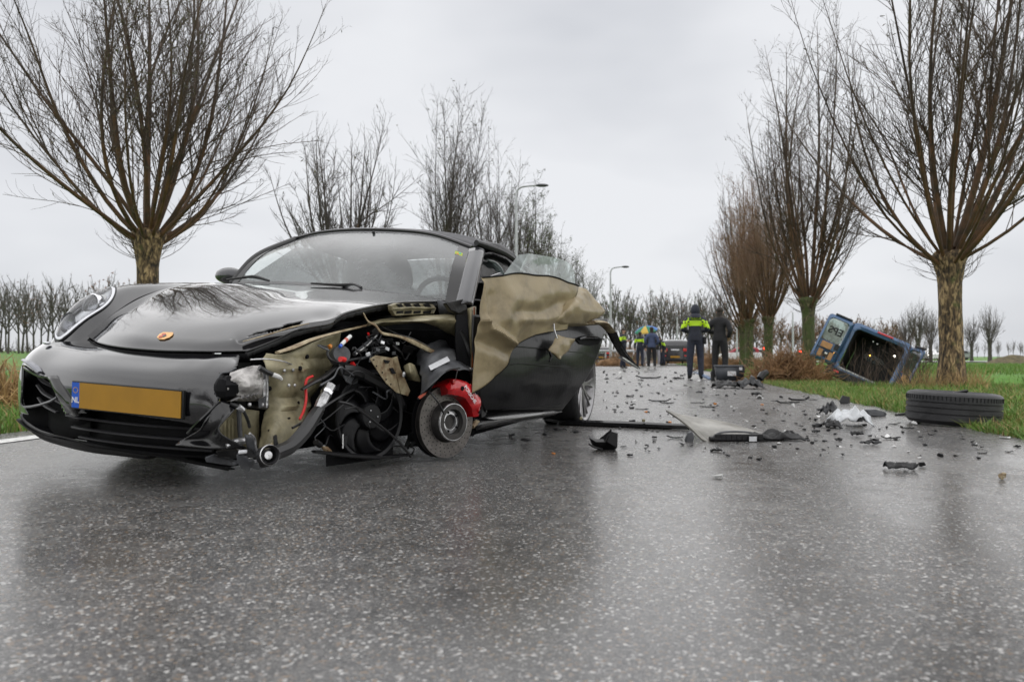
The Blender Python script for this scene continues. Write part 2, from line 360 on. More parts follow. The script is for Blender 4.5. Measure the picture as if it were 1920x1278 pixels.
def sides(T, P, r, L, dens, lo, depth, mi, leafp, lm, spread=.75):
    k = len(P); n = max(1, int(L * dens))
    for _ in range(n):
        t = lo + (1 - lo) * nr.rand(); i = min(k - 2, int(t * (k - 1))); f = t * (k - 1) - i
        p = P[i] * (1 - f) + P[i + 1] * f; d = P[i + 1] - P[i]; d = d / np.linalg.norm(d)
        q = np.cross(d, nr.randn(3)); q /= np.linalg.norm(q) + 1e-9
        l = L * (1 - t * .75) * (.22 + .3 * nr.rand()) + .05
        S = shoot(p, d + q * spread * (.5 + .7 * nr.rand()), l, 4 if depth else 3, .5, .5)
        rr = (r * (1 - t * .85) * .5 + .0012) * TW
        T.tube(S, rr, rr * .35 + .0006 * TW, 3, mi)
        if depth: sides(T, S, rr, l, dens * 1.5, .15, depth - 1, mi, leafp, lm, spread)
        if nr.rand() < leafp:
            for _ in range(3):
                T.leaf(S[nr.randint(1, len(S))], nr.randn(3) * .6 + np.array([.2, 0, -.4]), (.055 + .03 * nr.rand()) * LF, .007 * LF, lm)
def willow_crown(name, nshoot, height, spread, thick, dens, depth, leafp=.05, wob=.22, head_r=.22, mats=('twig_base', 'twig_brown', 'leaf_dark'), low=.25, leafzone=None):
    T = Tubes()
    for i in range(nshoot):
        a = 2 * math.pi * (i * .381966) + nr.randn() * .25; e = (i + .5) / nshoot
        out = spread * (.15 + 1.0 * e ** .8) * (.85 + .22 * nr.rand())
        d = np.array([math.cos(a) * out, math.sin(a) * out, 1.0 - low * e])
        p = np.array([math.cos(a) * head_r * (.35 + .6 * e), math.sin(a) * head_r * (.35 + .6 * e), .12 - .25 * e + .05 * nr.randn()])
        L = height * (1.0 - .32 * e) * (.8 + .3 * nr.rand()); k = 13
        P = shoot(p, d, L, k, 1.0 + .8 * e, wob)
        r = thick * (.55 + .75 * nr.rand()) * (1.05 - .35 * e)
        m = k // 3 + 1
        T.tube(P[:m + 1], r, r * .72, 6, 0); T.tube(P[m:], r * .72, .003, 5, 1)
        lp = leafp if leafzone is None else (leafp * (6 if (leafzone[0] - a) % 6.28 < leafzone[1] else .4))
        sides(T, P, r * .55, L, dens, .12, depth, 1, lp, 2)
        if nr.rand() < .5:      # a fork
            j = nr.randint(3, 7); S = shoot(P[j], (P[j + 1] - P[j]) * 3 + nr.randn(3) * .25, L * .55, 8, .5, .3); T.tube(S, r * .5, .003, 4, 1); sides(T, S, r * .4, L * .55, dens, .1, depth, 1, lp, 2)
    for i in range(nshoot):     # short water shoots round the head
        a = nr.rand() * 6.28; p = np.array([math.cos(a) * head_r, math.sin(a) * head_r, -.1 - .25 * nr.rand()])
        S = shoot(p, [math.cos(a), math.sin(a), .25], .3 + .7 * nr.rand(), 6, 1.0, .6); T.tube(S, .006, .0015, 3, 1); sides(T, S, .004, .5, 8, .2, 0, 1, .02, 2)
    return T.mesh(name, mats)
def trunk_mesh(name, h, r, matn, head=1.35, lean=0.):
    G = []; n = 28; ph = rnd.random() * 9
    for i in range(33):
        t = i / 32; z = -.15 + (h + .15) * t
        rr = r * (1.28 - .35 * min(1, t * 3) + (head - .93) * max(0, (t - .78) / .22) ** 1.3)
        if t > .97: rr *= .82
        row = []
        for j in range(n):
            w = 2 * math.pi * (j % n) / n
            q = 1 + .10 * noise.noise((math.cos(w) * 2.2 + ph, math.sin(w) * 2.2, z * 1.6)) + .07 * noise.noise((math.cos(w) * 7 + ph, math.sin(w) * 7, z * 2.2)) + .28 * max(0, (t - .8) / .2) * noise.noise((math.cos(w) * 3, math.sin(w) * 3 + ph, z * 9))
            row.append((rr * q * math.cos(w) + lean * t * t, rr * q * math.sin(w), z))
        G.append(row)
    b = MB(); V = [p for r_ in G for p in r_]
    F = [(i * n + j, i * n + (j + 1) % n, (i + 1) * n + (j + 1) % n, (i + 1) * n + j) for i in range(32) for j in range(n)] + [tuple(32 * n + j for j in range(n))]
    b.add(V, F); o = b.build(name, matn, angle=80); me = o.data; bpy.data.objects.remove(o); return me
def tree(name, base, trunk, crown, hz, label, group, rotz=0, s=1.0, lean=0):
    e = empty(name, base, (0, 0, 0), label=label, cat='tree', group=group)
    a = obj('trunk', trunk, e); a.rotation_euler.z = rotz; a.scale = (s, s, s)
    c = obj('crown', crown, e, (lean, 0, hz * s)); c.rotation_euler.z = rotz; c.scale = (s, s, s)
    return e
def onground(px, Y, dz=0):
    p = at(px, 668, Y); p.z = ground_h(p.x, p.y) + dz; return p
GW = 'pollard willows along the road'
# the tree behind the sports car's bonnet
h = 2.42
tree('pollard_willow', onground(276, 12.0), trunk_mesh('trunk', h, .165, 'willow_bark', 1.55), willow_crown('crown', 25, 5.7, 1.2, .042, 5.4, 1, .10, .45, .2, leafzone=(-.7, 1.0), low=.62), h - .1,
     'bare pollard willow with spreading crown behind the sports car bonnet', GW)
h = 1.95
p1 = onground(1783, 11.4)
tree('pollard_willow', p1, trunk_mesh('trunk', h, .165, 'willow_bark', 1.45), willow_crown('crown', 26, 6.2, 1.0, .041, 5.2, 1, .05, .42, .2, low=.55), h - .08, 'bare pollard willow with thick bark behind the loose tyre', GW, 1.0)
tm = trunk_mesh('trunk', 1.95, .165, 'mossy_bark', 1.5)
cw = willow_crown('crown', 22, 6.6, .62, .042, 4.2, 1, .16, .25, .2)
cw2 = willow_crown('crown', 28, 5.6, .62, .04, 4.4, 1, .25, .25, .2, mats=('twig_base', 'twig_rust', 'leaf_rust'))
tree('pollard_willow', onground(1516, 25), tm, cw, 1.9, 'mossy green trunked pollard willow directly behind the open van door', GW, .4, 1.24)
tree('pollard_willow', onground(1441, 29), tm, cw2, 1.9, 'pollard willow with brown shoots behind the near heap of brush', GW, 2.0, .98)
tree('pollard_willow', onground(1405, 33), tm, cw2, 1.9, 'green mossy pollard willow at the end of the right row', GW, 3.6, 1.02)
tree('pollard_willow', onground(1393, 36), tm, cw, 1.9, 'slim pollard willow just beyond the end of the right row', GW, 5.0, .98)
# the row behind the car roof
TW = 1.3; LF = 1.8
cg = willow_crown('crown', 20, 4.4, .95, .042, 4.6, 1, .02, .25, .22, mats=('twig_base', 'twig_dark', 'leaf_dark'))
tg = trunk_mesh('trunk', 2.2, .18, 'grey_bark', 1.4)
tree('pollard_willow', onground(640, 20), tg, cg, 2.1, 'bare grey pollard willow rising behind the windscreen', GW, .3)
cu = willow_crown('crown', 9, 8.8, .34, .05, 4.0, 1, .08, .16, .2, mats=('twig_base', 'twig_dark', 'leaf_dark'), low=.1)
cl = willow_crown('crown', 15, 6.2, .45, .045, 4.0, 1, .45, .2, .2, mats=('twig_base', 'twig_dark', 'leaf_green'), low=.1)
tree('pollard_willow', onground(838, 28.5), tg, cu, 2.1, 'tall upright willow with long straight shoots behind the car roof', GW, .8, 1.0)
tree('pollard_willow', onground(930, 34), tg, cu, 2.1, 'slender upright willow behind the soft top rear edge', GW, 2.8, .98)
tree('pollard_willow', onground(985, 40), tg, cl, 2.1, 'leafy willow with green leaves around the tall lamp head', GW, 1.8, 1.12)
tree('pollard_willow', onground(1030, 48), tg, cl, 2.1, 'leafy willow beyond the broken side window', GW, 3.3, 1.05)
tree('pollard_willow', onground(1068, 57), tg, cl, 2.1, 'thin leafy willow above the torn door', GW, 4.6, 1.0)
tree('pollard_willow', onground(1100, 66), tg, cl, 2.1, 'small leafy willow next to the lamp post with short arm', GW, 5.6, .95)
LF = 1.0
# ---- background woods
TW = 1.45
def bare_tree(name, H, twig, leaf, leafp, wide=.32, n=12):
    T = Tubes()
    P = shoot([0, 0, -.2], [.03 * nr.randn(), .03 * nr.randn(), 1], H * .85, 10, .2, .06); T.tube(P, H * .014, H * .002, 6, 0)
    for i in range(n):
        t = .30 + .66 * i / n; j = int(t * 10); a = i * 2.4 + nr.rand()
        S = shoot(P[j], [math.cos(a) * wide * 2, math.sin(a) * wide * 2, .55 + t], H * (.62 - .42 * t), 7, .7, .3)
        T.tube(S, H * .008 * (1.1 - t * .6), H * .002, 4, 0); sides(T, S, H * .005, H * (.62 - .42 * t), 26 / H, .1, 1, 1, leafp, 2, .9)
    V = np.concatenate(T.V); big = []
    return T.mesh(name, ['grey_bark', twig, leaf])
class _BL:
    pass
_ol = Tubes.leaf
def _bigleaf(s, p, d, l, w, mi): _ol(s, p, d, l * 3.2, w * 7, mi)
Tubes.leaf = _bigleaf
bt = [bare_tree('bare_tree', 10, 'twig_grey', 'leaf_rust', .06), bare_tree('bare_tree', 10, 'twig_grey', 'leaf_dark', .03, .4), bare_tree('bare_tree', 10, 'twig_grey', 'leaf_rust', .5, .3, 11), bare_tree('bare_tree', 10, 'twig_grey', 'leaf_green', .3, .25, 10)]
TW = 3.0
br = [bare_tree('bare_tree', 10, 'twig_rust', 'leaf_rust', .12, .36, 13), bare_tree('bare_tree', 10, 'twig_rust', 'leaf_rust', .25, .42, 12)]
Tubes.leaf = _ol
def far_tree(px, Y, toppx, me, label, group, name='bare_tree'):
    p = onground(px, Y); top = at(px, toppx, Y).z; o = obj(name, me, None, p); s = (top - p.z) / 10.4; o.scale = (s * rnd.uniform(.9, 1.15), s, s); o.rotation_euler.z = rnd.random() * 6.28
    return tag(o, label, 'tree', group)
for i in range(24):
    px = -30 + i * 12.2 + rnd.uniform(-5, 5); top = 503 + 9 * math.sin(i * .9) + (rnd.uniform(-4, 10) if i % 3 else rnd.uniform(10, 30))
    k = 2 if px > 155 and i % 2 else rnd.choice((0, 1))
    far_tree(px, 62 + rnd.uniform(-7, 16), top, bt[k], 'tall bare tree in the wood edge across the left field' if k != 2 else 'bare tree holding rusty leaves in the wood across the left field', 'trees of the wood across the left field' if k != 2 else 'rusty leaved trees across the left field')
for i in range(34):
    px = 1085 + i * 8.4 + rnd.uniform(-4, 4); k = rnd.choice((0, 1, 3, 3) if px < 1200 else (0, 0, 1, 3))
    far_tree(px, 95 + rnd.uniform(-8, 25), 535 + 14 * math.sin(i * .6) + rnd.uniform(-12, 10), bt[k], 'bare tree in the wood beyond the crossing road' if k != 3 else 'bare tree with thin green leaves beyond the crossing road', 'trees beyond the crossing road' if k != 3 else 'green tinged trees beyond the crossing road')
for i in range(48):
    px = 1335 + i * 8 + rnd.uniform(-6, 6); top = 590 + 10 * math.sin(i * .7) + rnd.uniform(-8, 8)
    if px > 1660: top += (px - 1660) * .7
    if px < 1420: top = 575
    if px > 1710: continue
    far_tree(px, 105 + rnd.uniform(-10, 25), top, rnd.choice(br), 'reddish brown bare tree in the copse beyond the blue van', 'reddish trees of the copse')
TW = 2.0
pw = willow_crown('crown', 26, 3.2, .75, .035, 7, 0, .02, .2, .18, mats=('twig_grey', 'twig_grey', 'leaf_dark'))
for px, Y, s, lb in ((1722, 70, 1.25, 'small grey pollard willow left of the near trunk across the meadow'), (1745, 78, 1.2, 'small grey pollard willow hard by the near trunk across the meadow'), (1822, 88, 1.15, 'slim small pollard willow right of the near trunk across the meadow'), (1856, 66, 1.1, 'round headed small pollard willow in front of the soil heap'), (1700, 84, 1.2, 'small grey pollard willow above the parked headlights')):
    tree('pollard_willow', onground(px, Y), tg, pw, 2.1, lb, 'small pollard willows across the meadow', px, s * .8)
for i in range(26):      # far hazy tree line on the right
    px = 1690 + i * 11 + rnd.uniform(-5, 5); far_tree(px, 260 + rnd.uniform(-20, 60), 640 + rnd.uniform(-9, 6), rnd.choice(bt[:2]), 'tiny grey tree on the far right skyline', 'trees on the far right skyline')

def thicket(name, px0, px1, Y, n, h, m, label):
    T = Tubes(); c = onground((px0 + px1) / 2, Y)
    for _ in range(n):
        q = onground(rnd.uniform(px0, px1), Y + rnd.uniform(-6, 8)) - c; S = shoot(np.array(q), [nr.randn() * .5, nr.randn() * .5, 1], h * (.3 + .8 * nr.rand()), 5, .1, .7); T.tube(S, .030, .010, 3, 0); sides(T, S, .02, h * .7, 5, .1, 0, 0, 0, 0)
    return tag(obj(name, T.mesh(name, [m]), None, c), label, 'thicket', kind='stuff')
TW = 2.0
thicket('undergrowth', -60, 275, 66, 200, 1.3, 'twig_dark', 'dark undergrowth at the foot of the left wood')
thicket('undergrowth', 1075, 1375, 98, 460, 3.0, 'twig_rust', 'brown undergrowth below the trees beyond the crossing road')
thicket('undergrowth', 1370, 1730, 104, 420, 3.2, 'twig_rust', 'brown undergrowth below the reddish copse')
TW = 1.0

# the place behind the camera, which the bumper mirrors
for k, (x, y) in enumerate(((-7.6, -6), (-9.0, -15), (-10.6, -24), (4.9, -3.5), (3.4, -12), (1.8, -21))):
    tree('pollard_willow', Vector((x, y, ground_h(x, y))), tm if x > 0 else tg, cw if k % 2 else cg, 1.95, ('bare pollard willow on the left verge behind the viewpoint', 'bare pollard willow on the right verge behind the viewpoint')[x > 0], 'pollard willows behind the viewpoint', k * 1.3, 1.1)
for k in range(46):
    x = -95 + k * 4.2 + rnd.uniform(-1.5, 1.5); y = -78 - rnd.uniform(0, 14)
    o = obj('bare_tree', rnd.choice(bt + br), None, Vector((x, y, -.1))); s = rnd.uniform(.75, 1.15); o.scale = (s, s, s); o.rotation_euler.z = k; tag(o, 'bare tree of the wood behind the viewpoint', 'tree', 'trees of the wood behind the viewpoint')
T_ = Tubes()
TW = 2.0
for _ in range(500):
    S = shoot(np.array([rnd.uniform(-100, 95), rnd.uniform(-90, -74), 0.]), [nr.randn() * .5, nr.randn() * .5, 1], 3.5 * (.3 + .8 * nr.rand()), 5, .1, .7); T_.tube(S, .04, .015, 3, 0); sides(T_, S, .03, 2.6, 4, .1, 0, 0, 0, 0)
tag(obj('undergrowth', T_.mesh('undergrowth', ['twig_dark'])), 'dark undergrowth of the wood behind the viewpoint', 'thicket', kind='stuff')
TW = 1.0
# ================================================================ SPORTS CAR
CY_, CP_, CR_ = R(-109.1), R(1.25), R(-2.2)
CT = Vector((-1.115, 3.89, -.05))
CM = Matrix.Rotation(CY_, 3, 'Z') @ Matrix.Rotation(CP_, 3, 'Y') @ Matrix.Rotation(CR_, 3, 'X'); CMI = CM.transposed()
CO = CMI @ (Vector((0, 0, CH)) - CT)          # camera in car axes: u forward, v left, w up
def cray(px, py): return CMI @ ray(px, py)
def cpl(px, py, n, d):                          # pixel -> plane n.p = d in car axes
    n = Vector(n); q = cray(px, py); return CO + q * ((d - n.dot(CO)) / n.dot(q))
def cv(px, py, v): return cpl(px, py, (0, 1, 0), v)
def cu(px, py, u): return cpl(px, py, (1, 0, 0), u)
DN = Vector((.28, 1, 0))
def cd(px, py, off=0.): return cpl(px, py, DN, .758 + off)
def topx(p):
    w = CM @ Vector(p) + CT; d = w - Vector((0, 0, CH))
    y = d.y * math.cos(TH) + d.z * math.sin(TH); z = -d.y * math.sin(TH) + d.z * math.cos(TH)
    return 960 + FPX * d.x / y, 639 - FPX * z / y
def inpoly(x, y, P):
    c = False; n = len(P)
    for i in range(n):
        x1, y1 = P[i]; x2, y2 = P[i - 1]
        if (y1 > y) != (y2 > y) and x < (x2 - x1) * (y - y1) / (y2 - y1) + x1: c = not c
    return c
def net(rows, nu=6, nv=6):
    rows = [catmull(r, nv) for r in rows]
    cols = [catmull([r[j] for r in rows], nu) for j in range(len(rows[0]))]
    return [[Vector(cols[j][i]) for j in range(len(cols))] for i in range(len(cols[0]))]
car = empty('crashed_sports_car', CT, (CR_, CP_, CY_), label='wrecked black sports car with its left front side torn open', cat='car')
mat('black_paint', (.010, .010, .012), .12, coat=1, var=.2, scale=3, bump=.045, bscale=230, bdist=.002, spec=.5)
M['black_paint'].node_tree.nodes['Principled BSDF'].inputs['Coat IOR'].default_value = 1.5
mat('black_plastic', (.011, .011, .012), .40, spec=.35, var=.35, scale=12, bump=.15, bscale=90)
mat('slat_black', (.022, .022, .024), .32)
mat('black_gloss', (.006, .006, .007), .16, coat=.3)
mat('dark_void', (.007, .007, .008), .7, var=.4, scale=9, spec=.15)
mat('grey_plastic', (.075, .078, .085), .42, var=.3, scale=9, bump=.2, bscale=120)
mat('rubber', (.014, .014, .015), .55, var=.3, scale=20, bump=.2, bscale=80)
mat('beige_primer', (.22, .19, .105), .42, var=.45, scale=9, c2=(.36, .32, .20), bump=.35, bscale=22, rvar=.1)
mat('door_beige', (.22, .17, .092), .36, var=.35, scale=7.0, c2=(.30, .24, .14), bump=.10, bscale=90, rvar=.10, thresh=(.25, .55))
mat('rust_beige', (.22, .12, .05), .6, var=.4, scale=16, c2=(.42, .36, .23), bump=.4, bscale=40)
mat('bare_metal', (.52, .52, .53), .35, metal=.85, var=.4, scale=14, c2=(.75, .75, .76), bump=.7, bscale=35, rvar=.15)
mat('cast_alloy', (.36, .34, .33), .5, metal=.35, var=.45, scale=18, c2=(.62, .60, .58), bump=.9, bscale=30)
mat('chrome', (.8, .8, .82), .12, metal=1)
mat('disc_iron', (.125, .115, .108), .38, metal=.8, var=.25, scale=30, rvar=.1)
mat('disc_edge', (.055, .052, .05), .5, metal=.7, var=.3, scale=30)
mat('caliper_red', (.50, .006, .010), .22, coat=.6, var=.2, scale=10, bump=.1, bscale=60)
mat('wire_red', (.70, .02, .02), .3); mat('wire_orange', (.62, .22, .03), .35); mat('wire_blue', (.03, .12, .6), .4)
mat('white_plastic', (.74, .74, .73), .45, var=.12, scale=8)
mat('label_paper', (.62, .63, .65), .5, var=.1, scale=50)
mat('plate_yellow', (.36, .18, .008), .45, var=.10, scale=6)
mat('plate_blue', (.01, .09, .52), .35); mat('plate_white', (.75, .76, .78), .5)
mat('rim_alloy', (.30, .295, .30), .3, metal=.9, var=.15, scale=8)
mat('seat_leather', (.02, .02, .021), .5, var=.3, scale=8)
mat('soft_top', (.045, .045, .052), .62, var=.2, scale=30, bump=.25, bscale=260)
mat('grey_paint', (.045, .046, .052), .25, metal=.3, coat=.7, bump=.05, bscale=160)
mat('black_pipe', (.016, .016, .017), .33)
mat('gold', (.72, .42, .18), .3, metal=.7, var=.25, scale=40); mat('gold_red', (.5, .09, .05), .3)
mat('lamp_bowl', (.80, .81, .84), .25, metal=.3, var=.15, scale=9); mat('lamp_silver', (.62, .63, .66), .16, metal=.85); mat('lamp_dark', (.22, .225, .25), .22, metal=.6)
mat('door_black', (.005, .005, .006), .30, coat=.2, spec=.3, var=.5, scale=5, stretch=(3, 3, .5), bump=.12, bscale=30)
def glass(name, tint, mist, mistc, gloss=1.0, mscale=3., drops=.3):
    m = bpy.data.materials.new(name); m.use_nodes = True; t = m.node_tree; t.nodes.clear(); N = t.nodes.new; K = t.links.new
    o = N('ShaderNodeOutputMaterial'); tr = N('ShaderNodeBsdfTransparent'); tr.inputs[0].default_value = (*tint, 1)
    gl = N('ShaderNodeBsdfGlossy'); gl.inputs['Roughness'].default_value = .04; fr = N('ShaderNodeFresnel'); fr.inputs[0].default_value = 1.5
    df = N('ShaderNodeBsdfDiffuse'); df.inputs[0].default_value = (*mistc, 1); tl = N('ShaderNodeBsdfTranslucent'); tl.inputs[0].default_value = (*mistc, 1)
    tc = N('ShaderNodeTexCoord'); n = N('ShaderNodeTexNoise'); n.inputs['Scale'].default_value = mscale; n.inputs['Detail'].default_value = 9; n.inputs['Roughness'].default_value = .72; K(tc.outputs['Object'], n.inputs['Vector'])
    n2 = N('ShaderNodeTexNoise'); n2.inputs['Scale'].default_value = 70; n2.inputs['Detail'].default_value = 3; K(tc.outputs['Object'], n2.inputs['Vector'])
    bp = N('ShaderNodeBump'); bp.inputs['Strength'].default_value = drops; bp.inputs['Distance'].default_value = .004; K(n2.outputs[0], bp.inputs['Height']); K(bp.outputs[0], gl.inputs['Normal'])
    mr = N('ShaderNodeMapRange'); mr.inputs[1].default_value = .3; mr.inputs[2].default_value = .75; mr.inputs[3].default_value = mist * .5; mr.inputs[4].default_value = mist * 1.4; K(n.outputs[0], mr.inputs[0])
    a = N('ShaderNodeMixShader'); a.inputs[0].default_value = .6; K(df.outputs[0], a.inputs[1]); K(tl.outputs[0], a.inputs[2])
    b = N('ShaderNodeMixShader'); K(mr.outputs[0], b.inputs[0]); K(tr.outputs[0], b.inputs[1]); K(a.outputs[0], b.inputs[2])
    fm = N('ShaderNodeMath'); fm.operation = 'MULTIPLY'; fm.inputs[1].default_value = gloss; K(fr.outputs[0], fm.inputs[0])
    c = N('ShaderNodeMixShader'); K(fm.outputs[0], c.inputs[0]); K(b.outputs[0], c.inputs[1]); K(gl.outputs[0], c.inputs[2]); K(c.outputs[0], o.inputs[0])
    MATS[name] = m
glass('wet_glass', (.90, .96, .95), .34, (.72, .77, .78), 1.7, 5, .25)
glass('side_glass', (.84, .93, .92), .38, (.80, .88, .87), 1.2, 8, .3)
glass('rear_glass', (.90, .96, .95), .25, (.8, .86, .85), .8, 9, .2)
glass('clear_lens', (.95, .96, .97), .02, (.8, .8, .8), 1.3, 4, .05)
glass('dark_glass', (.10, .12, .12), .05, (.2, .22, .22), 1.2, 4, .2)

# ---- bonnet, with its torn and buckled left front corner
hood_rows = [
 [(.66, -.53, .622), (.765, -.36, .602), (.83, -.18, .59), (.85, 0, .585), (.84, .13, .586), (.80, .25, .588), (.74, .345, .592)],
 [(.60, -.535, .664), (.70, -.36, .655), (.765, -.18, .647), (.787, 0, .638), (.77, .15, .634), (.73, .28, .632), (.64, .40, .634)],
 [(.487, -.55, .731), (.56, -.37, .737), (.60, -.18, .730), (.61, 0, .718), (.60, .17, .709), (.55, .35, .70), (.46, .515, .724)],
 [(.25, -.605, .818), (.28, -.40, .828), (.30, -.20, .815), (.30, 0, .800), (.30, .2, .792), (.28, .4, .786), (.26, .565, .777)],
 [(-.05, -.66, .882), (-.03, -.44, .888), (-.02, -.22, .872), (-.02, 0, .856), (-.02, .2, .844), (-.02, .42, .833), (.0, .61, .815)],
 [(-.50, -.72, .922), (-.46, -.42, .917), (-.40, -.2, .908), (-.36, 0, .900), (-.31, .2, .885), (-.31, .45, .865), (-.40, .66, .839)]]
HG = net(hood_rows, 30, 28)
TEAR = [(460, 633), (479, 623), (495, 620), (510, 615), (523, 614), (537, 607), (550, 605), (568, 601), (562, 609), (552, 613), (540, 616), (528, 618), (503, 623), (479, 627)]
def seg_d(x, y, P):
    best = 1e9
    for i in range(len(P) - 1):
        ax, ay = P[i]; bx, by = P[i + 1]; t = max(0, min(1, ((x - ax) * (bx - ax) + (y - ay) * (by - ay)) / ((bx - ax) ** 2 + (by - ay) ** 2)))
        best = min(best, math.hypot(x - ax - t * (bx - ax), y - ay - t * (by - ay)))
    return best
tl_ = [(452, 636), (479, 625), (510, 617), (540, 611), (590, 600), (625, 592)]
for r in HG:
    for p in r:
        x, y = topx(p); d = seg_d(x, y, tl_)
        if d < 30:
            lo = y > np.interp(x, [q[0] for q in tl_], [q[1] for q in tl_])
            p.z -= .016 * math.exp(-(d / 7) ** 2) if lo else .007 * math.exp(-(d / 12) ** 2)
            if lo: p.z += .006 * math.exp(-((d - 12) / 5) ** 2)
        if 560 < x < 660 and y > 575: p.z -= .006 * math.exp(-((x - 610) / 25) ** 2) * math.exp(-((y - 592) / 9) ** 2)
hb = MB(); hb.grid(HG); hood_v = hb.v; k = len(HG[0])
hb.f = [f for f in hb.f if not inpoly(*topx(sum((Vector(hb.v[i]) for i in f), Vector()) / 4), TEAR)]; hb.m = [0] * len(hb.f)
bvh_hood = BVHTree.FromPolygons([Vector(v) for v in hb.v], hb.f)
hood = hb.build('bonnet', 'black_paint', car, solid=.010, angle=60); hood['label'] = 'black bonnet torn and buckled at its left front corner'
# inner frame showing through the tear
b = MB(); b.tube([cv(455, 640, .33) , cv(500, 628, .38), cv(545, 614, .45), cv(580, 606, .50)], [.003, .006, .007, .003], 6, smooth=5, flat=.5); b.build('inner_frame', 'rust_beige', hood)
lip = [HG[i][-1] for i in range(len(HG))]
b = MB(); b.grid([[p + Vector((0, -.004, -.006)) for p in lip], [p + Vector((-.004, -.012, -.03 + .006 * noise.noise((i * .4, 0, 0)))) for i, p in enumerate(lip)], [p + Vector((-.01, -.045, -.045 + .008 * noise.noise((i * .3, 5, 0)))) for i, p in enumerate(lip)]])
b.build('bonnet_flange', 'black_plastic', hood, solid=.004)
b = MB(); b.grid([[p + Vector((0, 0, -.014)) for p in HG[0]], [p + Vector((-.03, 0, -.045)) for p in HG[0]]]); b.build('bonnet_seal', 'dark_void', hood, solid=.004)
def hit(bvh, px, py, off=0.004):
    q = cray(px, py).normalized(); h = bvh.ray_cast(CO, q)
    return (h[0] + (h[1] if h[1].dot(q) < 0 else -h[1]) * off) if h[0] is not None else None
# crest on the bonnet
cp = [hit(bvh_hood, x, y, .002) for x, y in ((295, 634), (300, 628), (307, 624.5), (326, 625), (324, 630), (317, 635), (308, 638), (299, 638))]
nrm = (cp[2] - cp[0]).cross(cp[5] - cp[0]).normalized(); nrm = nrm if nrm.z > 0 else -nrm
cr_ = MB().plate(cp, nrm * .004).build('crest', 'gold', hood, bevel=.001)
c0 = sum(cp, Vector()) / 8
for a, bb, mm in ((.15, .75, 'gold_red'), (-.45, .25, 'gold_red'), (-.1, -.1, 'black_gloss')):
    q = [c0 + (p - c0) * .28 + (cp[3] - c0) * a * .8 + (cp[1] - c0) * bb * .5 + nrm * .0045 for p in cp]
    MB().plate(q, nrm * .001).build('crest_field', mm, cr_)

# ---- right front wing with headlamp
wing_rows = [
 [(.655, -.538, .600), (.70, -.60, .586), (.705, -.68, .566), (.69, -.76, .53), (.64, -.825, .47), (.58, -.855, .40)],
 [(.57, -.543, .674), (.61, -.61, .705), (.61, -.70, .695), (.58, -.79, .61), (.52, -.85, .52), (.48, -.88, .42)],
 [(.485, -.556, .727), (.49, -.63, .782), (.475, -.71, .790), (.45, -.80, .705), (.40, -.865, .58), (.38, -.89, .45)],
 [(.29, -.611, .803), (.32, -.67, .848), (.30, -.74, .848), (.28, -.82, .77), (.26, -.88, .66), (.25, -.905, .55)],
 [(.05, -.650, .862), (.08, -.70, .882), (.06, -.76, .873), (.04, -.83, .80), (.02, -.89, .72), (0, -.91, .68)],
 [(-.25, -.695, .903), (-.25, -.74, .908), (-.25, -.79, .893), (-.25, -.85, .82), (-.25, -.895, .72), (-.25, -.91, .6)],
 [(-.60, -.75, .925), (-.6, -.79, .922), (-.6, -.83, .90), (-.6, -.88, .83), (-.6, -.905, .72), (-.6, -.91, .5)]]
WG = net(wing_rows, 12, 12); wb = MB(); wb.grid(WG)
bvh_w = BVHTree.FromPolygons([Vector(v) for v in wb.v], wb.f)
NWC = len(WG[0])
def wp(i, j):
    i = max(0, min(len(WG) - 1.001, i)); j = max(0, min(NWC - 1.001, j)); a, c = int(i), int(j); f, g = i - a, j - c
    return (WG[a][c] * (1 - g) + WG[a][c + 1] * g) * (1 - f) + (WG[a + 1][c] * (1 - g) + WG[a + 1][c + 1] * g) * f
def wnrm(i, j):
    n = (wp(i + 1, j) - wp(i - 1, j)).cross(wp(i, j + 1) - wp(i, j - 1)).normalized(); return n if n.dot(Vector((.5, -.4, .75))) > 0 else -n
LI, LJ, RI, RJ = 17.5, 19.5, 15.5, 12.5
def egg(r, f): return LI + r * RI * math.cos(f), LJ + r * RJ * math.sin(f) * (1 + .22 * math.cos(f))
def lampsurf(r, f, off): i, j = egg(r, f); return wp(i, j) + wnrm(i, j) * off
HC = wp(LI, LJ); HN = wnrm(LI, LJ); HL = (wp(LI + 6, LJ) - wp(LI - 6, LJ)).normalized(); HA = (wp(LI, LJ + 5) - wp(LI, LJ - 5)); HA = (HA - HL * HA.dot(HL)).normalized()
keep = []
for f in wb.f:
    i_, j_ = divmod(f[0], NWC); a = (i_ + .5 - LI) / RI; c = (j_ + .5 - LJ) / (RJ * (1 + .22 * max(-1, min(1, a))))
    if a * a + c * c > .94: keep.append(f)
wb.f = keep; wb.m = [0] * len(keep)
wing = wb.build('right_front_wing', 'black_paint', car, solid=.004, angle=60)
lamp = MB().grid([[lampsurf(r, 2 * math.pi * j / 48, .004 + .018 * (1 - r ** 2.2)) for j in range(49)] for r in np.linspace(.02, 1.0, 14)]).build('headlamp', 'clear_lens', car, angle=80); lamp['label'] = 'clear oval headlamp'
MB().grid([[lampsurf(r, 2 * math.pi * j / 48, .001 - .028 * (1 - r ** 3)) for j in range(49)] for r in np.linspace(.03, 1.0, 16)]).build('lamp_housing', 'lamp_bowl', lamp, angle=80)
MB().tube([lampsurf(1.02, 2 * math.pi * j / 48, .003) for j in range(49)], .0055, 6, caps=False).build('lamp_rim', 'black_plastic', lamp)
MB().tube([lampsurf(.955, 2 * math.pi * j / 48, .006) for j in range(49)], .0075, 6, caps=False, flat=.5).build('lamp_bezel', 'lamp_silver', lamp)
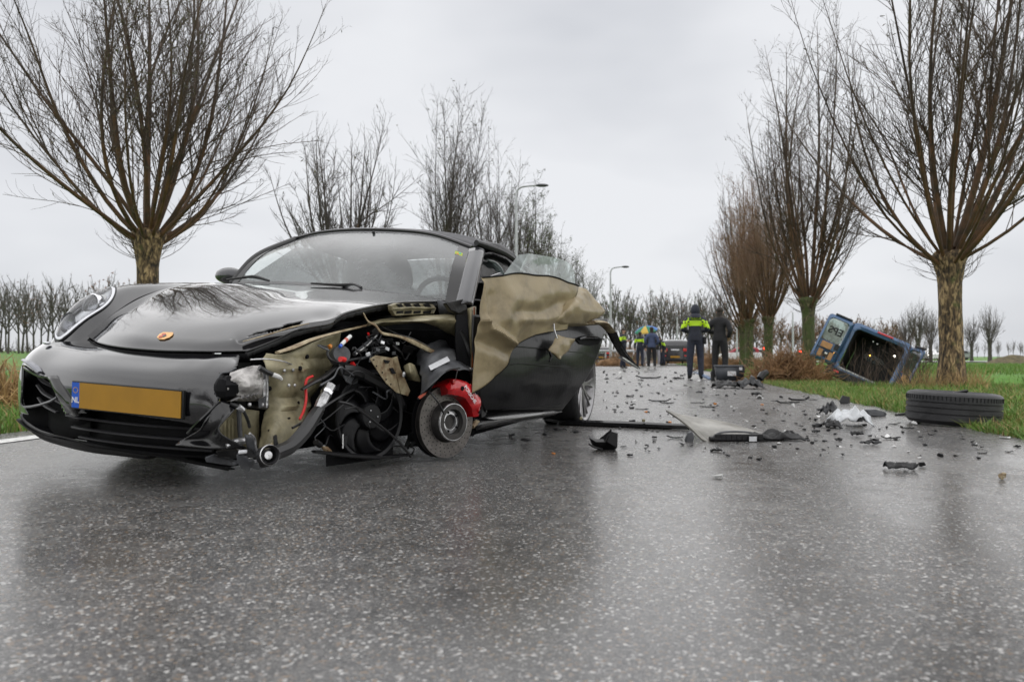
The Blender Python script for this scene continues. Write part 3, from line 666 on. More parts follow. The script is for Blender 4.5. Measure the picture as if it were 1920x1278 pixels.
fr = Matrix.Translation(HC - HN * .045 + HL * .03 + HA * -.005) @ Matrix(((1, 0, 0), (0, 1, 0), (0, 0, 1))).to_4x4()
ax = Vector((.93, -.1, .25)).normalized()
PF = lambda c: Matrix.Translation(c) @ ax.to_track_quat('Z', 'Y').to_matrix().to_4x4()
pc = wp(LI + 3, LJ - 1) - wnrm(LI + 3, LJ) * .022
b = MB(); b.lathe([(.001, .03), (.02, .028), (.034, .02), (.042, .005), (.043, -.01)], 24, 0, PF(pc)); b.build('projector_lens', 'clear_lens', lamp)
b = MB(); b.lathe([(.046, .0), (.05, .012), (.056, .008), (.058, -.02), (.046, -.03), (.001, -.03)], 24, 0, PF(pc)); b.build('projector_ring', 'chrome', lamp)
b = MB(); b.lathe([(.001, .0), (.03, .006), (.044, .022), (.046, .024)], 24, 0, PF(wp(LI - 8, LJ) - wnrm(LI - 8, LJ) * .016)); b.build('side_reflector', 'lamp_dark', lamp)
MB().tube([lampsurf(.62, f_, -.016) for f_ in (2.3, 2.8, 3.3, 3.9)], [.004, .008, .008, .004], 8, flat=.5, smooth=4).build('lamp_fin', 'chrome', lamp)
MB().tube([lampsurf(.62, f_, -.014) for f_ in (-1.0, -.4, .2, .8)], [.006, .012, .014, .006], 8, flat=.5, smooth=4).build('lamp_fin', 'white_plastic', lamp)
# headlamp washer, ajar
MB().sphere(Vector((.752, -.655, .588)), (.014, .018, .007), 10).build('washer_cap', 'lamp_silver', wing)

# ---- front bumper
bv = [(-.91, [(.22, .62), (.24, .56), (.25, .5), (.26, .44), (.26, .38), (.26, .31)]),
 (-.885, [(.44, .60), (.48, .55), (.51, .5), (.525, .44), (.53, .38), (.53, .31)]),
 (-.81, [(.62, .585), (.675, .55), (.715, .51), (.735, .45), (.74, .38), (.735, .30)]),
 (-.68, [(.715, .59), (.78, .555), (.82, .51), (.84, .45), (.845, .38), (.84, .30)]),
 (-.50, [(.675, .602), (.79, .568), (.87, .51), (.90, .45), (.905, .38), (.90, .30)]),
 (-.26, [(.79, .585), (.86, .555), (.93, .505), (.955, .45), (.958, .39), (.952, .335)]),
 (0, [(.835, .573), (.885, .545), (.945, .505), (.975, .45), (.978, .39), (.97, .335)]),
 (.22, [(.805, .573), (.87, .545), (.93, .505), (.962, .45), (.968, .39), (.96, .335)]),
 (.42, [(.70, .58), (.80, .55), (.86, .505), (.895, .45), (.905, .39), (.90, .30)]),
 (.55, [(.60, .57), (.69, .545), (.75, .505), (.79, .45), (.80, .39), (.79, .30)])]
BG = net([[(q[i][0], v, q[i][1]) for v, q in bv] for i in range(6)], 28, 26)
for r in BG:                                   # dents near the torn corner
    for p in r:
        if p.y > .12: k = min(1, (p.y - .12) / .3); p.x += .018 * k * noise.noise((p.y * 9, p.z * 11, 3)) ; p.z += .006 * k * noise.noise((p.y * 13, p.z * 9, 7))
bb = MB(); bb.grid(BG)
INTAKE = [(41, 684), (50, 686), (76, 704), (92, 707), (108, 745), (124, 780), (126, 797), (112, 803), (80, 792), (55, 780), (45, 762), (40, 730)]
KEEP = [(-60, 500), (470, 500), (456, 655), (449, 663), (442, 690), (430, 697), (414, 699), (405, 716), (404, 737), (412, 748), (396, 778), (383, 788), (345, 800), (338, 790), (180, 768), (158, 764), (166, 812), (-60, 830)]
bvh_b = BVHTree.FromPolygons([Vector(v) for v in bb.v], bb.f)
ff = []
for f in bb.f:
    c = sum((Vector(bb.v[i]) for i in f), Vector()) / 4; x, y = topx(c)
    if c.y > -.81 and (inpoly(x, y, INTAKE) or not inpoly(x, y, KEEP)): continue
    ff.append(f)
bb.f = ff; bb.m = [0] * len(ff)
bump = bb.build('front_bumper', 'black_paint', car, solid=.005, angle=60); bump['label'] = 'black front bumper torn off at its left end'
# torn edge trim
te = [hit(bvh_b, x, y, .0) for x, y in ((449, 664), (442, 690), (430, 697), (415, 700), (406, 716), (405, 737), (412, 748))]
b = MB(); b.tube([p for p in te if p is not None], .004, 5, smooth=4); b.build('torn_edge', 'grey_plastic', bump)
# intake
ii = [hit(bvh_b, x, y, .002) for x, y in ((46, 690), (76, 706), (94, 710), (108, 745), (124, 780), (126, 796), (112, 803), (80, 792), (57, 780), (47, 762), (44, 730), (46, 690))]
ii = [p for p in ii if p is not None]
b = MB(); b.tube(ii, .006, 6, smooth=4); b.build('intake_frame', 'black_gloss', bump)
b = MB(); b.grid([[p + Vector((-.10, .045, -.03)) * max(.04, min(1, (p.y + .815) / .09)) for p in r if -.90 < p.y < -.36] for r in BG[40::10] + [[q + Vector((0, 0, -.06)) for q in BG[-1]]]]); b.build('intake_duct', 'dark_void', bump, solid=.004)
for y0, y1, q in ((700, 738, 0), (722, 762, 2), (746, 783, 4), (764, 798, 8)):
    pts = [hit(bvh_b, x, y, 0) for x, y in ((52 + q, y0), (66 + q, (y0 * 2 + y1) / 3 + 3), (92, (y0 + 2 * y1) / 3 + 3), (116 - (798 - y1) * .18, y1))]
    pts = [p + Vector((-.030, .012, 0)) for p in pts if p is not None]
    if len(pts) > 2: MB().tube(pts, [.008, .012, .013, .012], 8, flat=.45, smooth=6).build('intake_slat', 'slat_black', bump)
pA = [hit(bvh_b, x, y, .006) for x, y in ((47, 676), (58, 681), (70, 690), (78, 699))]
if None not in pA: MB().tube(pA, [.010, .016, .016, .010], 8, flat=.6, smooth=4).build('running_light', 'lamp_dark', bump)
# strut between intake and centre grille
sl_ = [hit(bvh_b, x, y, .004) or cv(x, y, -.47) for x, y in ((92, 706), (108, 742), (123, 776), (134, 800))]; sr_ = [hit(bvh_b, x, y, .010) or cv(x, y, -.40) for x, y in ((106, 705), (126, 738), (144, 772), (160, 800))]
if None not in sl_ + sr_:
    md = [(a + c) / 2 + Vector((.012, 0, 0)) for a, c in zip(sl_, sr_)]
    MB().grid(net([[p + Vector((-.04, .0, 0)) for p in sl_], sl_, md, sr_, [p + Vector((-.04, .02, 0)) for p in sr_]], 4, 5)).build('bumper_strut', 'black_gloss', bump, solid=.004)
# centre grille
b = MB(); b.grid([[Vector((.86 - .5 * v * v, v, w)) for v in np.linspace(-.46, .30, 9)] for w in (.19, .26, .36)]); b.build('grille_panel', 'dark_void', bump, solid=.004)
for k, (w0, th_) in enumerate(((.315, .010), (.272, .012), (.235, .010))):
    MB().tube([Vector((.955 - .42 * v * v - .012 * k, v, w0 - .012 * (v + .4))) for v in np.linspace(-.37 + .03 * k, .36 - .02 * k, 12)], th_, 8, flat=.5).build('grille_slat', 'slat_black', bump)
# bumper left remains: corner skin below the plate end
cs = [[cv(383, 790, .40), cv(396, 772, .40), cv(414, 752, .42), cv(446, 762, .46)], [cv(372, 806, .37), cv(392, 800, .40), cv(418, 785, .44), cv(432, 778, .47)], [cv(345, 822, .30), cv(380, 822, .36), cv(402, 818, .41), cv(412, 808, .45)], [cv(330, 835, .28), cv(380, 840, .38), cv(420, 842, .44), cv(462, 838, .5)]]
MB().grid(net(cs, 6, 6)).build('corner_skin', 'black_gloss', bump, solid=.004)
MB().tube([cv(352, 812, .30), cv(368, 795, .345), cv(383, 781, .38), cv(398, 766, .40), cv(412, 752, .42)], .006, 6, smooth=4).build('corner_blade', 'black_gloss', bump)
# lip and splitter
lipx = [(44, 772, -.815), (58, 788, -.77), (84, 802, -.68), (120, 810, -.55), (160, 817, -.42), (230, 827, -.2), (310, 838, .03), (390, 846, .24), (462, 846, .42)]
top = [cv(*p) for p in lipx]; bot = [cv(p[0] + 2, p[1] + 11 + (3 if i > 3 else 0), p[2]) + Vector((.012, 0, 0)) for i, p in enumerate(lipx)]
b = MB(); b.grid(net([[p + Vector((-.10, .02, .012)) for p in top], top, bot, [p + Vector((-.10, .02, -.01)) for p in bot]], 4, 5)); b.build('front_lip', 'black_gloss', bump, solid=.003)
spt = [(38, 784, -.83), (60, 800, -.77), (96, 814, -.66), (150, 826, -.45), (230, 838, -.21), (310, 850, .02), (380, 864, .2), (432, 874, .33)]
spb = [(46, 806, -.82), (74, 826, -.75), (110, 838, -.62), (160, 850, -.43), (215, 857, -.25), (268, 863, -.1)]
t_ = [cv(*p) for p in spt]; b = MB(); b.grid(net([[p + Vector((-.08, .02, .004)) for p in t_], [p + Vector((.012, 0, 0)) for p in t_], [p + Vector((.010, 0, -.016)) for p in t_]], 4, 5)); b.build('splitter', 'black_plastic', bump, solid=.004)
t_ = [cv(*p) + Vector((-.01, 0, .004)) for p in spt[:6]]; u_ = [cv(*p) + Vector((-.03, 0, 0)) for p in spb]
b = MB(); b.grid(net([t_, [(a + c) / 2 + Vector((.012, 0, 0)) for a, c in zip(t_, u_)], u_, [p + Vector((-.12, .03, .02)) for p in u_]], 4, 5)); b.build('splitter_apron', 'black_plastic', bump, solid=.005)
b = MB(); b.tube([cv(300, 848, .0), cv(360, 862, .15), cv(420, 876, .3), cv(440, 879, .34)], [.012, .016, .014, .006], 6, flat=.5, smooth=4); b.build('loose_splitter_strip', 'black_plastic', bump)
# number plate
pl_ = [cv(136, 716, -.26), cv(340, 734, .26), cv(339, 785, .26), cv(135, 763, -.26)]
pn = (pl_[1] - pl_[0]).cross(pl_[3] - pl_[0]).normalized(); pn = pn if pn.x > 0 else -pn
def on_plate(a, c, o=.0): return pl_[0] + (pl_[1] - pl_[0]) * a + (pl_[3] - pl_[0]) * c + pn * o
q4 = lambda a0, a1, c0, c1, o: [on_plate(a0, c0, o), on_plate(a1, c0, o), on_plate(a1, c1, o), on_plate(a0, c1, o)]
plate = MB().plate(q4(-.012, 1.014, -.06, 1.06, -.016), pn * .014).build('number_plate', 'black_plastic', bump, bevel=.003); plate['label'] = 'yellow number plate with blue band in a black holder'
MB().plate(q4(.072, 1, 0, 1, -.001), pn * .003).build('plate_face', 'plate_yellow', plate)
MB().plate(q4(.0, .0715, 0, 1, -.001), pn * .003).build('plate_band', 'plate_blue', plate)
b = MB()
for k in range(12):
    a = k * math.pi / 6; c = (.036 + .0225 * math.cos(a), .30 + .105 * math.sin(a) * 1.0)
    b.plate(q4(c[0] - .0035, c[0] + .0035, c[1] - .018, c[1] + .018, .0022), pn * .0006)
b.build('star_ring', 'gold', plate)
def text(s, name, m, parent, P0, right, up, size, ext=.001, bold=0.):
    cu_ = bpy.data.curves.new(name, 'FONT'); cu_.body = s; cu_.size = 1; cu_.extrude = .02; cu_.offset = bold; cu_.align_x = 'CENTER'; cu_.align_y = 'CENTER'
    o = bpy.data.objects.new(name, cu_); col.objects.link(o); dg = bpy.context.evaluated_depsgraph_get(); me = bpy.data.meshes.new_from_object(o.evaluated_get(dg)); bpy.data.objects.remove(o)
    r = Vector(right).normalized(); u = Vector(up); u = (u - r * u.dot(r)).normalized(); n = r.cross(u)
    me.transform(Matrix.Translation(P0) @ Matrix((r * size, u * size, n * ext * 50)).transposed().to_4x4())
    me.materials.clear(); me.materials.append(M[m]); return obj(name, me, parent)
text('NL', 'plate_letters', 'plate_white', plate, on_plate(.037, .70, .003), pl_[1] - pl_[0], pl_[0] - pl_[3], .030, .0005, .02)
# ---- windscreen, frame, roof
wb_ = [(434, 531, -.75), (512, 532, -.45), (582, 536, -.15), (686, 547, .25), (780, 559, .5), (858, 569, .70)]
wt_ = [(556, 448, -.60), (600, 438, -.42), (660, 433, -.20), (740, 434, .08), (812, 442, .34), (884, 466, .60)]
lo_ = [cv(*p) for p in wb_]; hi_ = [cv(*p) for p in wt_]
mid = [(a + c) / 2 + Vector((.05, 0, .02)) + Vector((0, .03 * (a.y + c.y) / 2, 0)) for a, c in zip(lo_, hi_)]
SG = net([lo_, mid, hi_], 8, 6); sb = MB(); sb.grid(SG); bvh_s = BVHTree.FromPolygons([Vector(v) for v in sb.v], sb.f)
screen = sb.build('windscreen', 'wet_glass', car)
ring = [r[0] for r in SG] + SG[-1][1:] + [r[-1] for r in SG[::-1]][1:]
b = MB(); nr_ = len(SG); nc_ = len(SG[0])
def inset(G, k0, k1, off):            # printed border on the glass
    q = []
    for j in range(nc_): q.append((G[-1][j], G[-1][j] + (G[0][j] - G[-1][j]) * k0))
    return q
b.grid([[a + Vector((.003, 0, .002)) for a, c in inset(SG, .07, 0, 0)], [c + Vector((.003, 0, .002)) for a, c in inset(SG, .055, 0, 0)]])
b.grid([[r[-1] + Vector((.003, .001, .002)), r[-1] + (r[-4] - r[-1]) * .62 + Vector((.003, .001, .002))] for r in SG])
b.grid([[r[0] + Vector((.003, 0, .002)), r[0] + (r[3] - r[0]) * .3 + Vector((.003, 0, .002))] for r in SG])
b.grid([[a + Vector((.003, 0, .002)), a + (c - a) * .045 + Vector((.003, 0, .002))] for a, c in zip(SG[0], SG[-1])])
b.build('screen_border', 'black_gloss', screen)
b = MB(); b.tube([p + Vector((-.006, 0, .008)) for p in SG[-1]], .011, 8); b.tube([r[0] + Vector((-.01, -.012, .004)) for r in SG], .016, 8); b.build('screen_surround', 'black_gloss', screen)
# left A pillar
pil = [cv(872, 573, .775), cv(880, 540, .745), cv(889, 500, .70), cv(897, 468, .655)]
b = MB(); b.grid(net([[p + Vector((.025, -.045, .004)) for p in pil], [p + Vector((.012, .0, .012)) for p in pil], [p + Vector((-.02, .022, .006)) for p in pil], [p + Vector((-.055, .02, -.004)) for p in pil]], 5, 5)); b.build('left_pillar', 'grey_paint', car, solid=.006)
# right A pillar (thin edge)
MB().tube([p + Vector((-.03, -.02, 0)) for p in [r[0] for r in SG]], .022, 8).build('right_pillar', 'black_paint', car)
# soft top
hd = [p + Vector((-.005, 0, .010)) for p in SG[-1]][::6]; hd = [SG[-1][int(round(i * (nc_ - 1) / 6))] + Vector((-.012, 0, .014)) for i in range(7)]
def rr(u, ws, vs): return [Vector((u + .05 * abs(a) , a, w)) for a, w in zip(vs, ws)]
top = [hd, [p + Vector((-.10, (.0 if abs(p.y) < .4 else .03 * (1 if p.y > 0 else -1)), .018)) for p in hd],
 [Vector((-1.25, v, w)) for v, w in ((-.66, 1.20), (-.45, 1.275), (-.22, 1.30), (.05, 1.30), (.3, 1.285), (.5, 1.245), (.66, 1.15))],
 [Vector((-1.7, v, w)) for v, w in ((-.68, 1.16), (-.46, 1.24), (-.22, 1.265), (.05, 1.265), (.3, 1.25), (.5, 1.20), (.67, 1.09))],
 [Vector((-2.2, v, w)) for v, w in ((-.68, 1.0), (-.46, 1.09), (-.22, 1.12), (.05, 1.12), (.3, 1.11), (.5, 1.06), (.67, .95))],
 [Vector((-2.7, v, w)) for v, w in ((-.66, .84), (-.44, .88), (-.22, .90), (.05, .90), (.3, .89), (.48, .86), (.64, .80))]]
TG = net(top, 6, 6); tb = MB(); tb.grid(TG)
# rear window hole
ff = []
for f in tb.f:
    c = sum((Vector(tb.v[i]) for i in f), Vector()) / 4
    if -2.55 < c.x < -1.95 and abs(c.y - .02) < .50: continue
    ff.append(f)
tb.f = ff; tb.m = [0] * len(ff)
roof = tb.build('soft_top', 'soft_top', car, solid=.012)
MB().grid([[Vector((-1.93, v, 1.19 - .1 * v * v)), Vector((-2.58, v, .93 - .05 * v * v))] for v in np.linspace(-.5, .54, 8)]).build('rear_window', 'rear_glass', roof)
# roof side rail (left), window seal
rl = [cv(893, 455, .64), cv(915, 462, .66), cv(945, 474, .68), cv(975, 495, .70), cv(1010, 520, .72)]
b = MB(); b.tube(rl, [.016, .018, .018, .016, .014], 8, smooth=4); b.build('roof_rail', 'black_plastic', roof)
MB().grid([[cv(905, 474, .62), cv(925, 472, .64), cv(950, 480, .66), cv(985, 508, .68)], [cv(897, 530, .70), cv(925, 530, .70), cv(950, 530, .70), cv(1000, 535, .7)]]).build('left_side_window', 'dark_glass', car)
b = MB(); b.tube([cv(914, 487, .66), cv(926, 492, .67), cv(936, 502, .68), cv(944, 514, .69)], [.012, .02, .018, .01], 6, smooth=4, flat=.4); b.build('window_reflection_strip', 'side_glass', car)  # pale glass strip added as the greenish reflection in the dark side window
# mirrors and wipers
mo = cv(432, 517, -.93)
mir = MB().sphere(mo, (.075, .105, .052), 16).build('right_door_mirror', 'grey_paint', car, sub=1)
MB().tube([mo + Vector((-.01, .08, -.03)), mo + Vector((-.03, .15, -.06))], .025, 8).build('mirror_arm', 'black_plastic', mir)
for P in ([(432, 529, -.74), (470, 524, -.6), (487, 524, -.54), (512, 531, -.44)], [(590, 536, -.1), (640, 539, .06), (668, 539, .14), (684, 544, .21)]):
    q = [cv(*p) + Vector((.035, 0, .012)) for p in P]; w_ = MB().tube(q, [.005, .008, .010, .006], 6, smooth=4).build('wiper', 'black_plastic', car)
p0 = hit(bvh_s, 860, 477, .005)
if p0:
    r_ = (SG[-1][-1] - SG[-1][-6]).normalized(); u_ = (SG[-1][-3] - SG[0][-3]).normalized()
    st_ = MB().plate([p0 - r_ * .026 - u_ * .016, p0 + r_ * .026 - u_ * .016, p0 + r_ * .026 + u_ * .016, p0 - r_ * .026 + u_ * .016], r_.cross(u_) * .001).build('windscreen_sticker', 'sticker_green', screen) if mat('sticker_green', (.35, .42, .04), .5) else None
    for dx, m_ in ((-.006, 'wire_orange'), (.008, 'sticker_mint')):
        if m_ not in M: mat('sticker_mint', (.05, .45, .30), .5)
        MB().plate([p0 + r_ * (dx + a * .007) + u_ * (c * .006 - (.006 if m_ == 'wire_orange' else -.006)) + r_.cross(u_) * .0016 for a, c in ((-1, -1), (1, -1), (1, 1), (-1, 1))], r_.cross(u_) * .0006).build('sticker_print', m_, st_)
# interior
rm = hit(bvh_s, 693, 443, 0); rm = (rm if rm else Vector((-1.0, -.05, 1.2))) + Vector((-.09, 0, -.025))
b = MB(); b.box(rm, (.04, .20, .055)); b.tube([rm, rm + Vector((.05, 0, .06))], .01, 6); b.build('interior_mirror', 'black_plastic', car, bevel=.015)
def seat(c):
    b = MB(); b.grid(net([[c + Vector((-.10 - .18 * t, s * (.26 - .10 * t ** 3), .30 + .62 * t)) + Vector((.05 * abs(s) ** 2, 0, 0)) for s in (-1, -.6, 0, .6, 1)] for t in (0, .35, .7, 1)], 4, 4))
    b.sphere(c + Vector((-.28, 0, .88)), (.06, .17, .16), 16); b.box(c + Vector((.15, 0, .25)), (.5, .5, .16))
    return b.build('seat', 'seat_leather', car, solid=.10, offset=1)
seat(Vector((-1.35, .40, .14))); seat(Vector((-1.35, -.40, .14)))
sw = Matrix.Translation((-.98, .40, .82)) @ Vector((-.92, 0, .39)).to_track_quat('Z', 'Y').to_matrix().to_4x4()
b = MB(); b.tube([sw @ Vector((.18 * math.cos(a), .18 * math.sin(a), 0)) for a in np.linspace(0, 2 * math.pi, 33)], .016, 8, caps=False)
for a in (0, 2.1, 4.2): b.tube([sw @ Vector((0, 0, -.02)), sw @ Vector((.18 * math.cos(a), .18 * math.sin(a), 0))], .018, 6)
b.lathe([(.001, .0), (.06, -.005), (.07, -.03)], 16, 0, sw); b.build('steering_wheel', 'seat_leather', car)
b = MB(); b.grid(net([[Vector((-.52, v, .80)) for v in (-.68, -.3, .1, .4, .66)], [Vector((-.72, v, .86)) for v in (-.7, -.3, .1, .4, .68)], [Vector((-.95, v, .83 + (.04 if abs(v - .4) < .2 else 0))) for v in (-.7, -.3, .1, .4, .68)], [Vector((-1.0, v, .60)) for v in (-.7, -.3, .1, .4, .68)]], 4, 4)); b.build('dashboard', 'seat_leather', car, solid=.01)
# cabin tub and right flank (dark shell), right side window glass
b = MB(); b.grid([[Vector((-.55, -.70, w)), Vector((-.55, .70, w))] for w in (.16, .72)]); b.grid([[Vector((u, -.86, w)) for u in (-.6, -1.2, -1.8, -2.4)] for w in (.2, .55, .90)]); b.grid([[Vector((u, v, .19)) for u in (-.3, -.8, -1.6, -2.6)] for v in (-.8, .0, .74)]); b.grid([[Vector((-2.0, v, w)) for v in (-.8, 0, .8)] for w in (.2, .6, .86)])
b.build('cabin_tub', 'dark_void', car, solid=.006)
MB().grid([[Vector((-.62, -.74, .93)), Vector((-1.2, -.80, .93)), Vector((-1.9, -.80, .93))], [Vector((-.98, -.62, 1.18)), Vector((-1.25, -.66, 1.19)), Vector((-1.7, -.68, 1.15))]]).build('right_side_window', 'rear_glass', car)
# rear bodywork
rq = [[Vector((u, v, w)) for (v, w) in prof] for u, prof in ((-1.75, ((.74, .92), (.84, .80), (.87, .6))), (-2.15, ((.74, .90), (.86, .80), (.885, .68))), (-2.45, ((.72, .88), (.85, .79), (.885, .70))), (-2.75, ((.70, .86), (.80, .77), (.85, .66))), (-3.1, ((.6, .82), (.70, .70), (.74, .5))), (-3.35, ((.5, .72), (.58, .6), (.6, .4))))]
b = MB(); b.grid(net(rq, 4, 4)); b.grid([[Vector((p.x, -p.y, p.z)) for p in r] for r in net(rq, 4, 4)]); b.grid([[r[0], Vector((r[0].x, 0, r[0].z + .03)), Vector((r[0].x, -r[0].y, r[0].z))] for r in rq[2:]]); b.grid([[Vector((-3.35, v, w)) for v in (-.6, 0, .6)] for w in (.2, .5, .75)]); b.build('rear_body', 'black_paint', car, solid=.004)

# ---- wheels
def rim(b, c, r, n=10, depth=.10):
    fr = Matrix.Translation(c) @ Matrix.Rotation(R(-90), 4, 'X')
    b.lathe([(r - .02, -depth), (r - .012, -.02), (r, 0), (r + .008, .006), (r + .004, .012), (r - .012, .004), (r - .022, -.02)], 40, 0, fr)
    b.lathe([(.001, -.012), (.03, -.012), (.036, -.02), (.038, -.06)], 20, 0, fr)
    for k in range(n):
        for s in (-1, 1):
            a = 2 * math.pi * k / n; a2 = a + s * .13
            b.tube([fr @ Vector((.03 * math.cos(a), .03 * math.sin(a), -.03)), fr @ Vector((.6 * r * math.cos(a + s * .07), .6 * r * math.sin(a + s * .07), -.018)), fr @ Vector(((r - .008) * math.cos(a2), (r - .008) * math.sin(a2), -.006))], [.010, .008, .009], 6)
def tyre_prof(r, w, rin): return [(rin, -w / 2 + .01), (r - .04, -w / 2), (r - .012, -w / 2 + .012), (r, -w / 2 + .035), (r, w / 2 - .035), (r - .012, w / 2 - .012), (r - .04, w / 2), (rin, w / 2 - .01)]
def wheel(c, r, rimr, w, side, name='rear_wheel'):
    e = bpy.data.objects.new(name, None); col.objects.link(e); e.parent = car; e.location = c
    if side < 0: e.rotation_euler.z = math.pi
    b = MB(); rim(b, Vector((0, 0, 0)), rimr); b.build('rim', 'rim_alloy', e)
    b = MB(); fr = Matrix.Translation((0, -w / 2 + .012, 0)) @ Matrix.Rotation(R(-90), 4, 'X'); b.lathe(tyre_prof(r, w, rimr + .002), 48, 0, fr); b.build('tyre', 'rubber', e)
    b = MB(); fr = Matrix.Translation((0, -.09, 0)) @ Matrix.Rotation(R(-90), 4, 'X'); b.lathe([(.05, .0), (.165, .0), (.165, -.03), (.05, -.03)], 32, 0, fr); b.build('brake_disc', 'disc_iron', e)
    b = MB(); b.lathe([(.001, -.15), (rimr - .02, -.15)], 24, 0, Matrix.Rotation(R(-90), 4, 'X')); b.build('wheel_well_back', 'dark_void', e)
    return e
wheel(Vector((-2.43, .90, .315)), .318, .255, .29, 1)
wheel(Vector((-2.43, -.90, .38)), .32, .255, .29, -1)
wheel(Vector((0, -.86, .36)), .325, .245, .24, -1, 'front_wheel')

# ---- torn door
lr = [(888, 590), (886, 640), (890, 700), (898, 745), (908, 768)]; rr_ = [(1141, 598), (1132, 630), (1120, 670), (1094, 718), (1054, 768)]
DG = [[cd(a[0] + (c[0] - a[0]) * s, a[1] + (c[1] - a[1]) * s, .035 * math.sin(math.pi * s) + .05 * math.sin(math.pi * min(1, (i + .3) / 4.5))) for s in (0, .2, .4, .6, .8, .93, 1)] for i, (a, c) in enumerate(zip(lr, rr_))]
DG = net(DG, 8, 8)
for r in DG:
    for p in r: p.y += .006 * noise.noise((p.x * 5, p.z * 6, 1))
db = MB(); db.grid(DG); bvh_d = BVHTree.FromPolygons([Vector(v) for v in db.v], db.f)
door = db.build('left_door', 'door_black', car, solid=.006); door['label'] = 'black left door with its outer skin peeled to bare beige metal'
b = MB(); b.grid([[p + Vector((-.01, -.09, 0)) for p in (r[0], r[len(r) // 2], r[-1])] for r in DG[::8]] + [[p + Vector((0, -.12, -.02)) for p in (DG[-1][0], DG[-1][len(DG[0]) // 2], DG[-1][-1])]]); b.build('door_inner', 'dark_void', door, solid=.01)
for P in ([(915, 703), (960, 683), (1010, 684), (1080, 690)], [(930, 655), (970, 650), (1030, 655), (1110, 663)], [(940, 767), (1000, 764), (1050, 757)]):
    q = [hit(bvh_d, x, y, .003) for x, y in P]
    if None not in q: MB().tube(q, [.003, .006, .006, .003], 6, smooth=5, flat=.5).build('door_crease', 'door_black', door)
hq = [hit(bvh_d, x, y, .004) for x, y in ((1078, 637), (1088, 630), (1104, 628), (1120, 631), (1127, 637), (1120, 645), (1102, 648), (1086, 645))]
if None not in hq:
    hc = sum(hq, Vector()) / 8; dn = DN.normalized()
    MB().plate([p - dn * .002 for p in hq], dn * .004).build('handle_cup', 'dark_void', door)
    MB().tube([hit(bvh_d, x, y, .022) for x, y in ((1080, 636), (1092, 633), (1108, 633), (1126, 636))], [.008, .014, .014, .008], 8, flat=.7, smooth=4).build('door_handle', 'black_gloss', door)
def crumple(G, amp, f, seed):
    for r in G:
        for p in r:
            vd = noise.voronoi((p.x * f * 1.1 + seed, p.y * f, p.z * f * 1.1))[0]
            n_ = 1.6 * min(1, (vd[1] - vd[0]) * 1.4) - .6 + abs(noise.noise((p.x * f, p.y * f, p.z * f + seed))) * 2 - .5 + .5 * noise.noise((p.x * f * 2.3, p.z * f * 2.3, seed + 3))
            p += DN * amp * n_
    return G
st_, sb_ = [(904, 520), (935, 517), (970, 512), (1006, 516), (1035, 518), (1062, 528), (1086, 536)], [(885, 738), (905, 725), (930, 706), (953, 682), (966, 650), (1005, 628), (1062, 618)]
sk = [[(a[0] + (c[0] - a[0]) * t, a[1] + (c[1] - a[1]) * t, .085 + .06 * math.sin(math.pi * min(1, .12 + .95 * t)) * math.sin(math.pi * (.06 + .88 * j / 6)) + .03 * (j / 6)) for j, (a, c) in enumerate(zip(st_, sb_))] for t in (0, .2, .4, .6, .8, 1)]
KG = net([[cd(*p) for p in r] for r in sk], 11, 11)
for r in KG:
    for p in r:
        x, y = topx(p)
        def fold(P, w, a): return a * math.exp(-(seg_d(x, y, P) / w) ** 2)
        p += DN * (fold([(905, 600), (915, 615), (935, 625), (960, 643)], 7, .035) - fold([(905, 640), (930, 650), (950, 660)], 11, .02) + fold([(903, 530), (907, 570), (908, 600)], 6, .018) - fold([(980, 585), (1020, 582), (1060, 565)], 13, .022) + fold([(985, 598), (1030, 600), (1055, 590)], 9, .012) + fold([(940, 520), (960, 560), (950, 600)], 12, .012) - fold([(925, 555), (920, 585)], 9, .012))
crumple(KG, .0042, 6, 2)
MB().grid(KG).build('peeled_skin', 'door_beige', door, solid=.003, angle=16)['label'] = 'bare beige inner door sheet, creased and peeled outward'
lb = [[(1084, 536, .07), (1100, 543, .09), (1112, 555, .08)], [(1066, 560, .11), (1090, 562, .15), (1124, 570, .11)], [(1048, 588, .13), (1078, 580, .17), (1134, 588, .13)], [(1034, 605, .12), (1062, 602, .14), (1100, 606, .12)], [(1036, 608, .09), (1064, 612, .10), (1140, 608, .10)]]
MB().grid(crumple(net([[cd(*p) for p in r] for r in lb], 8, 10), .006, 11, 8)).build('folded_flap', 'door_beige', door, solid=.003)
MB().grid(crumple(net([[cd(*p) for p in r] for r in [[(1046, 627, .13), (1060, 632, .14), (1078, 635, .14)], [(1038, 640, .12), (1052, 646, .15), (1072, 648, .14)], [(1030, 656, .13), (1046, 662, .15), (1064, 660, .14)], [(1040, 668, .13), (1050, 673, .15), (1054, 668, .14)]]], 5, 5), .004, 14, 4)).build('hanging_scrap', 'door_beige', door, solid=.003)
MB().tube([cd(1038, 606, .12), cd(1039, 618, .14), cd(1044, 634, .14)], .005, 5).build('torn_strip', 'bare_metal', door)
MB().tube([cd(1029, 656, .12), cd(1034, 668, .13), cd(1030, 677, .13)], [.01, .02, .012], 6, flat=.4).build('torn_trim', 'black_plastic', door)
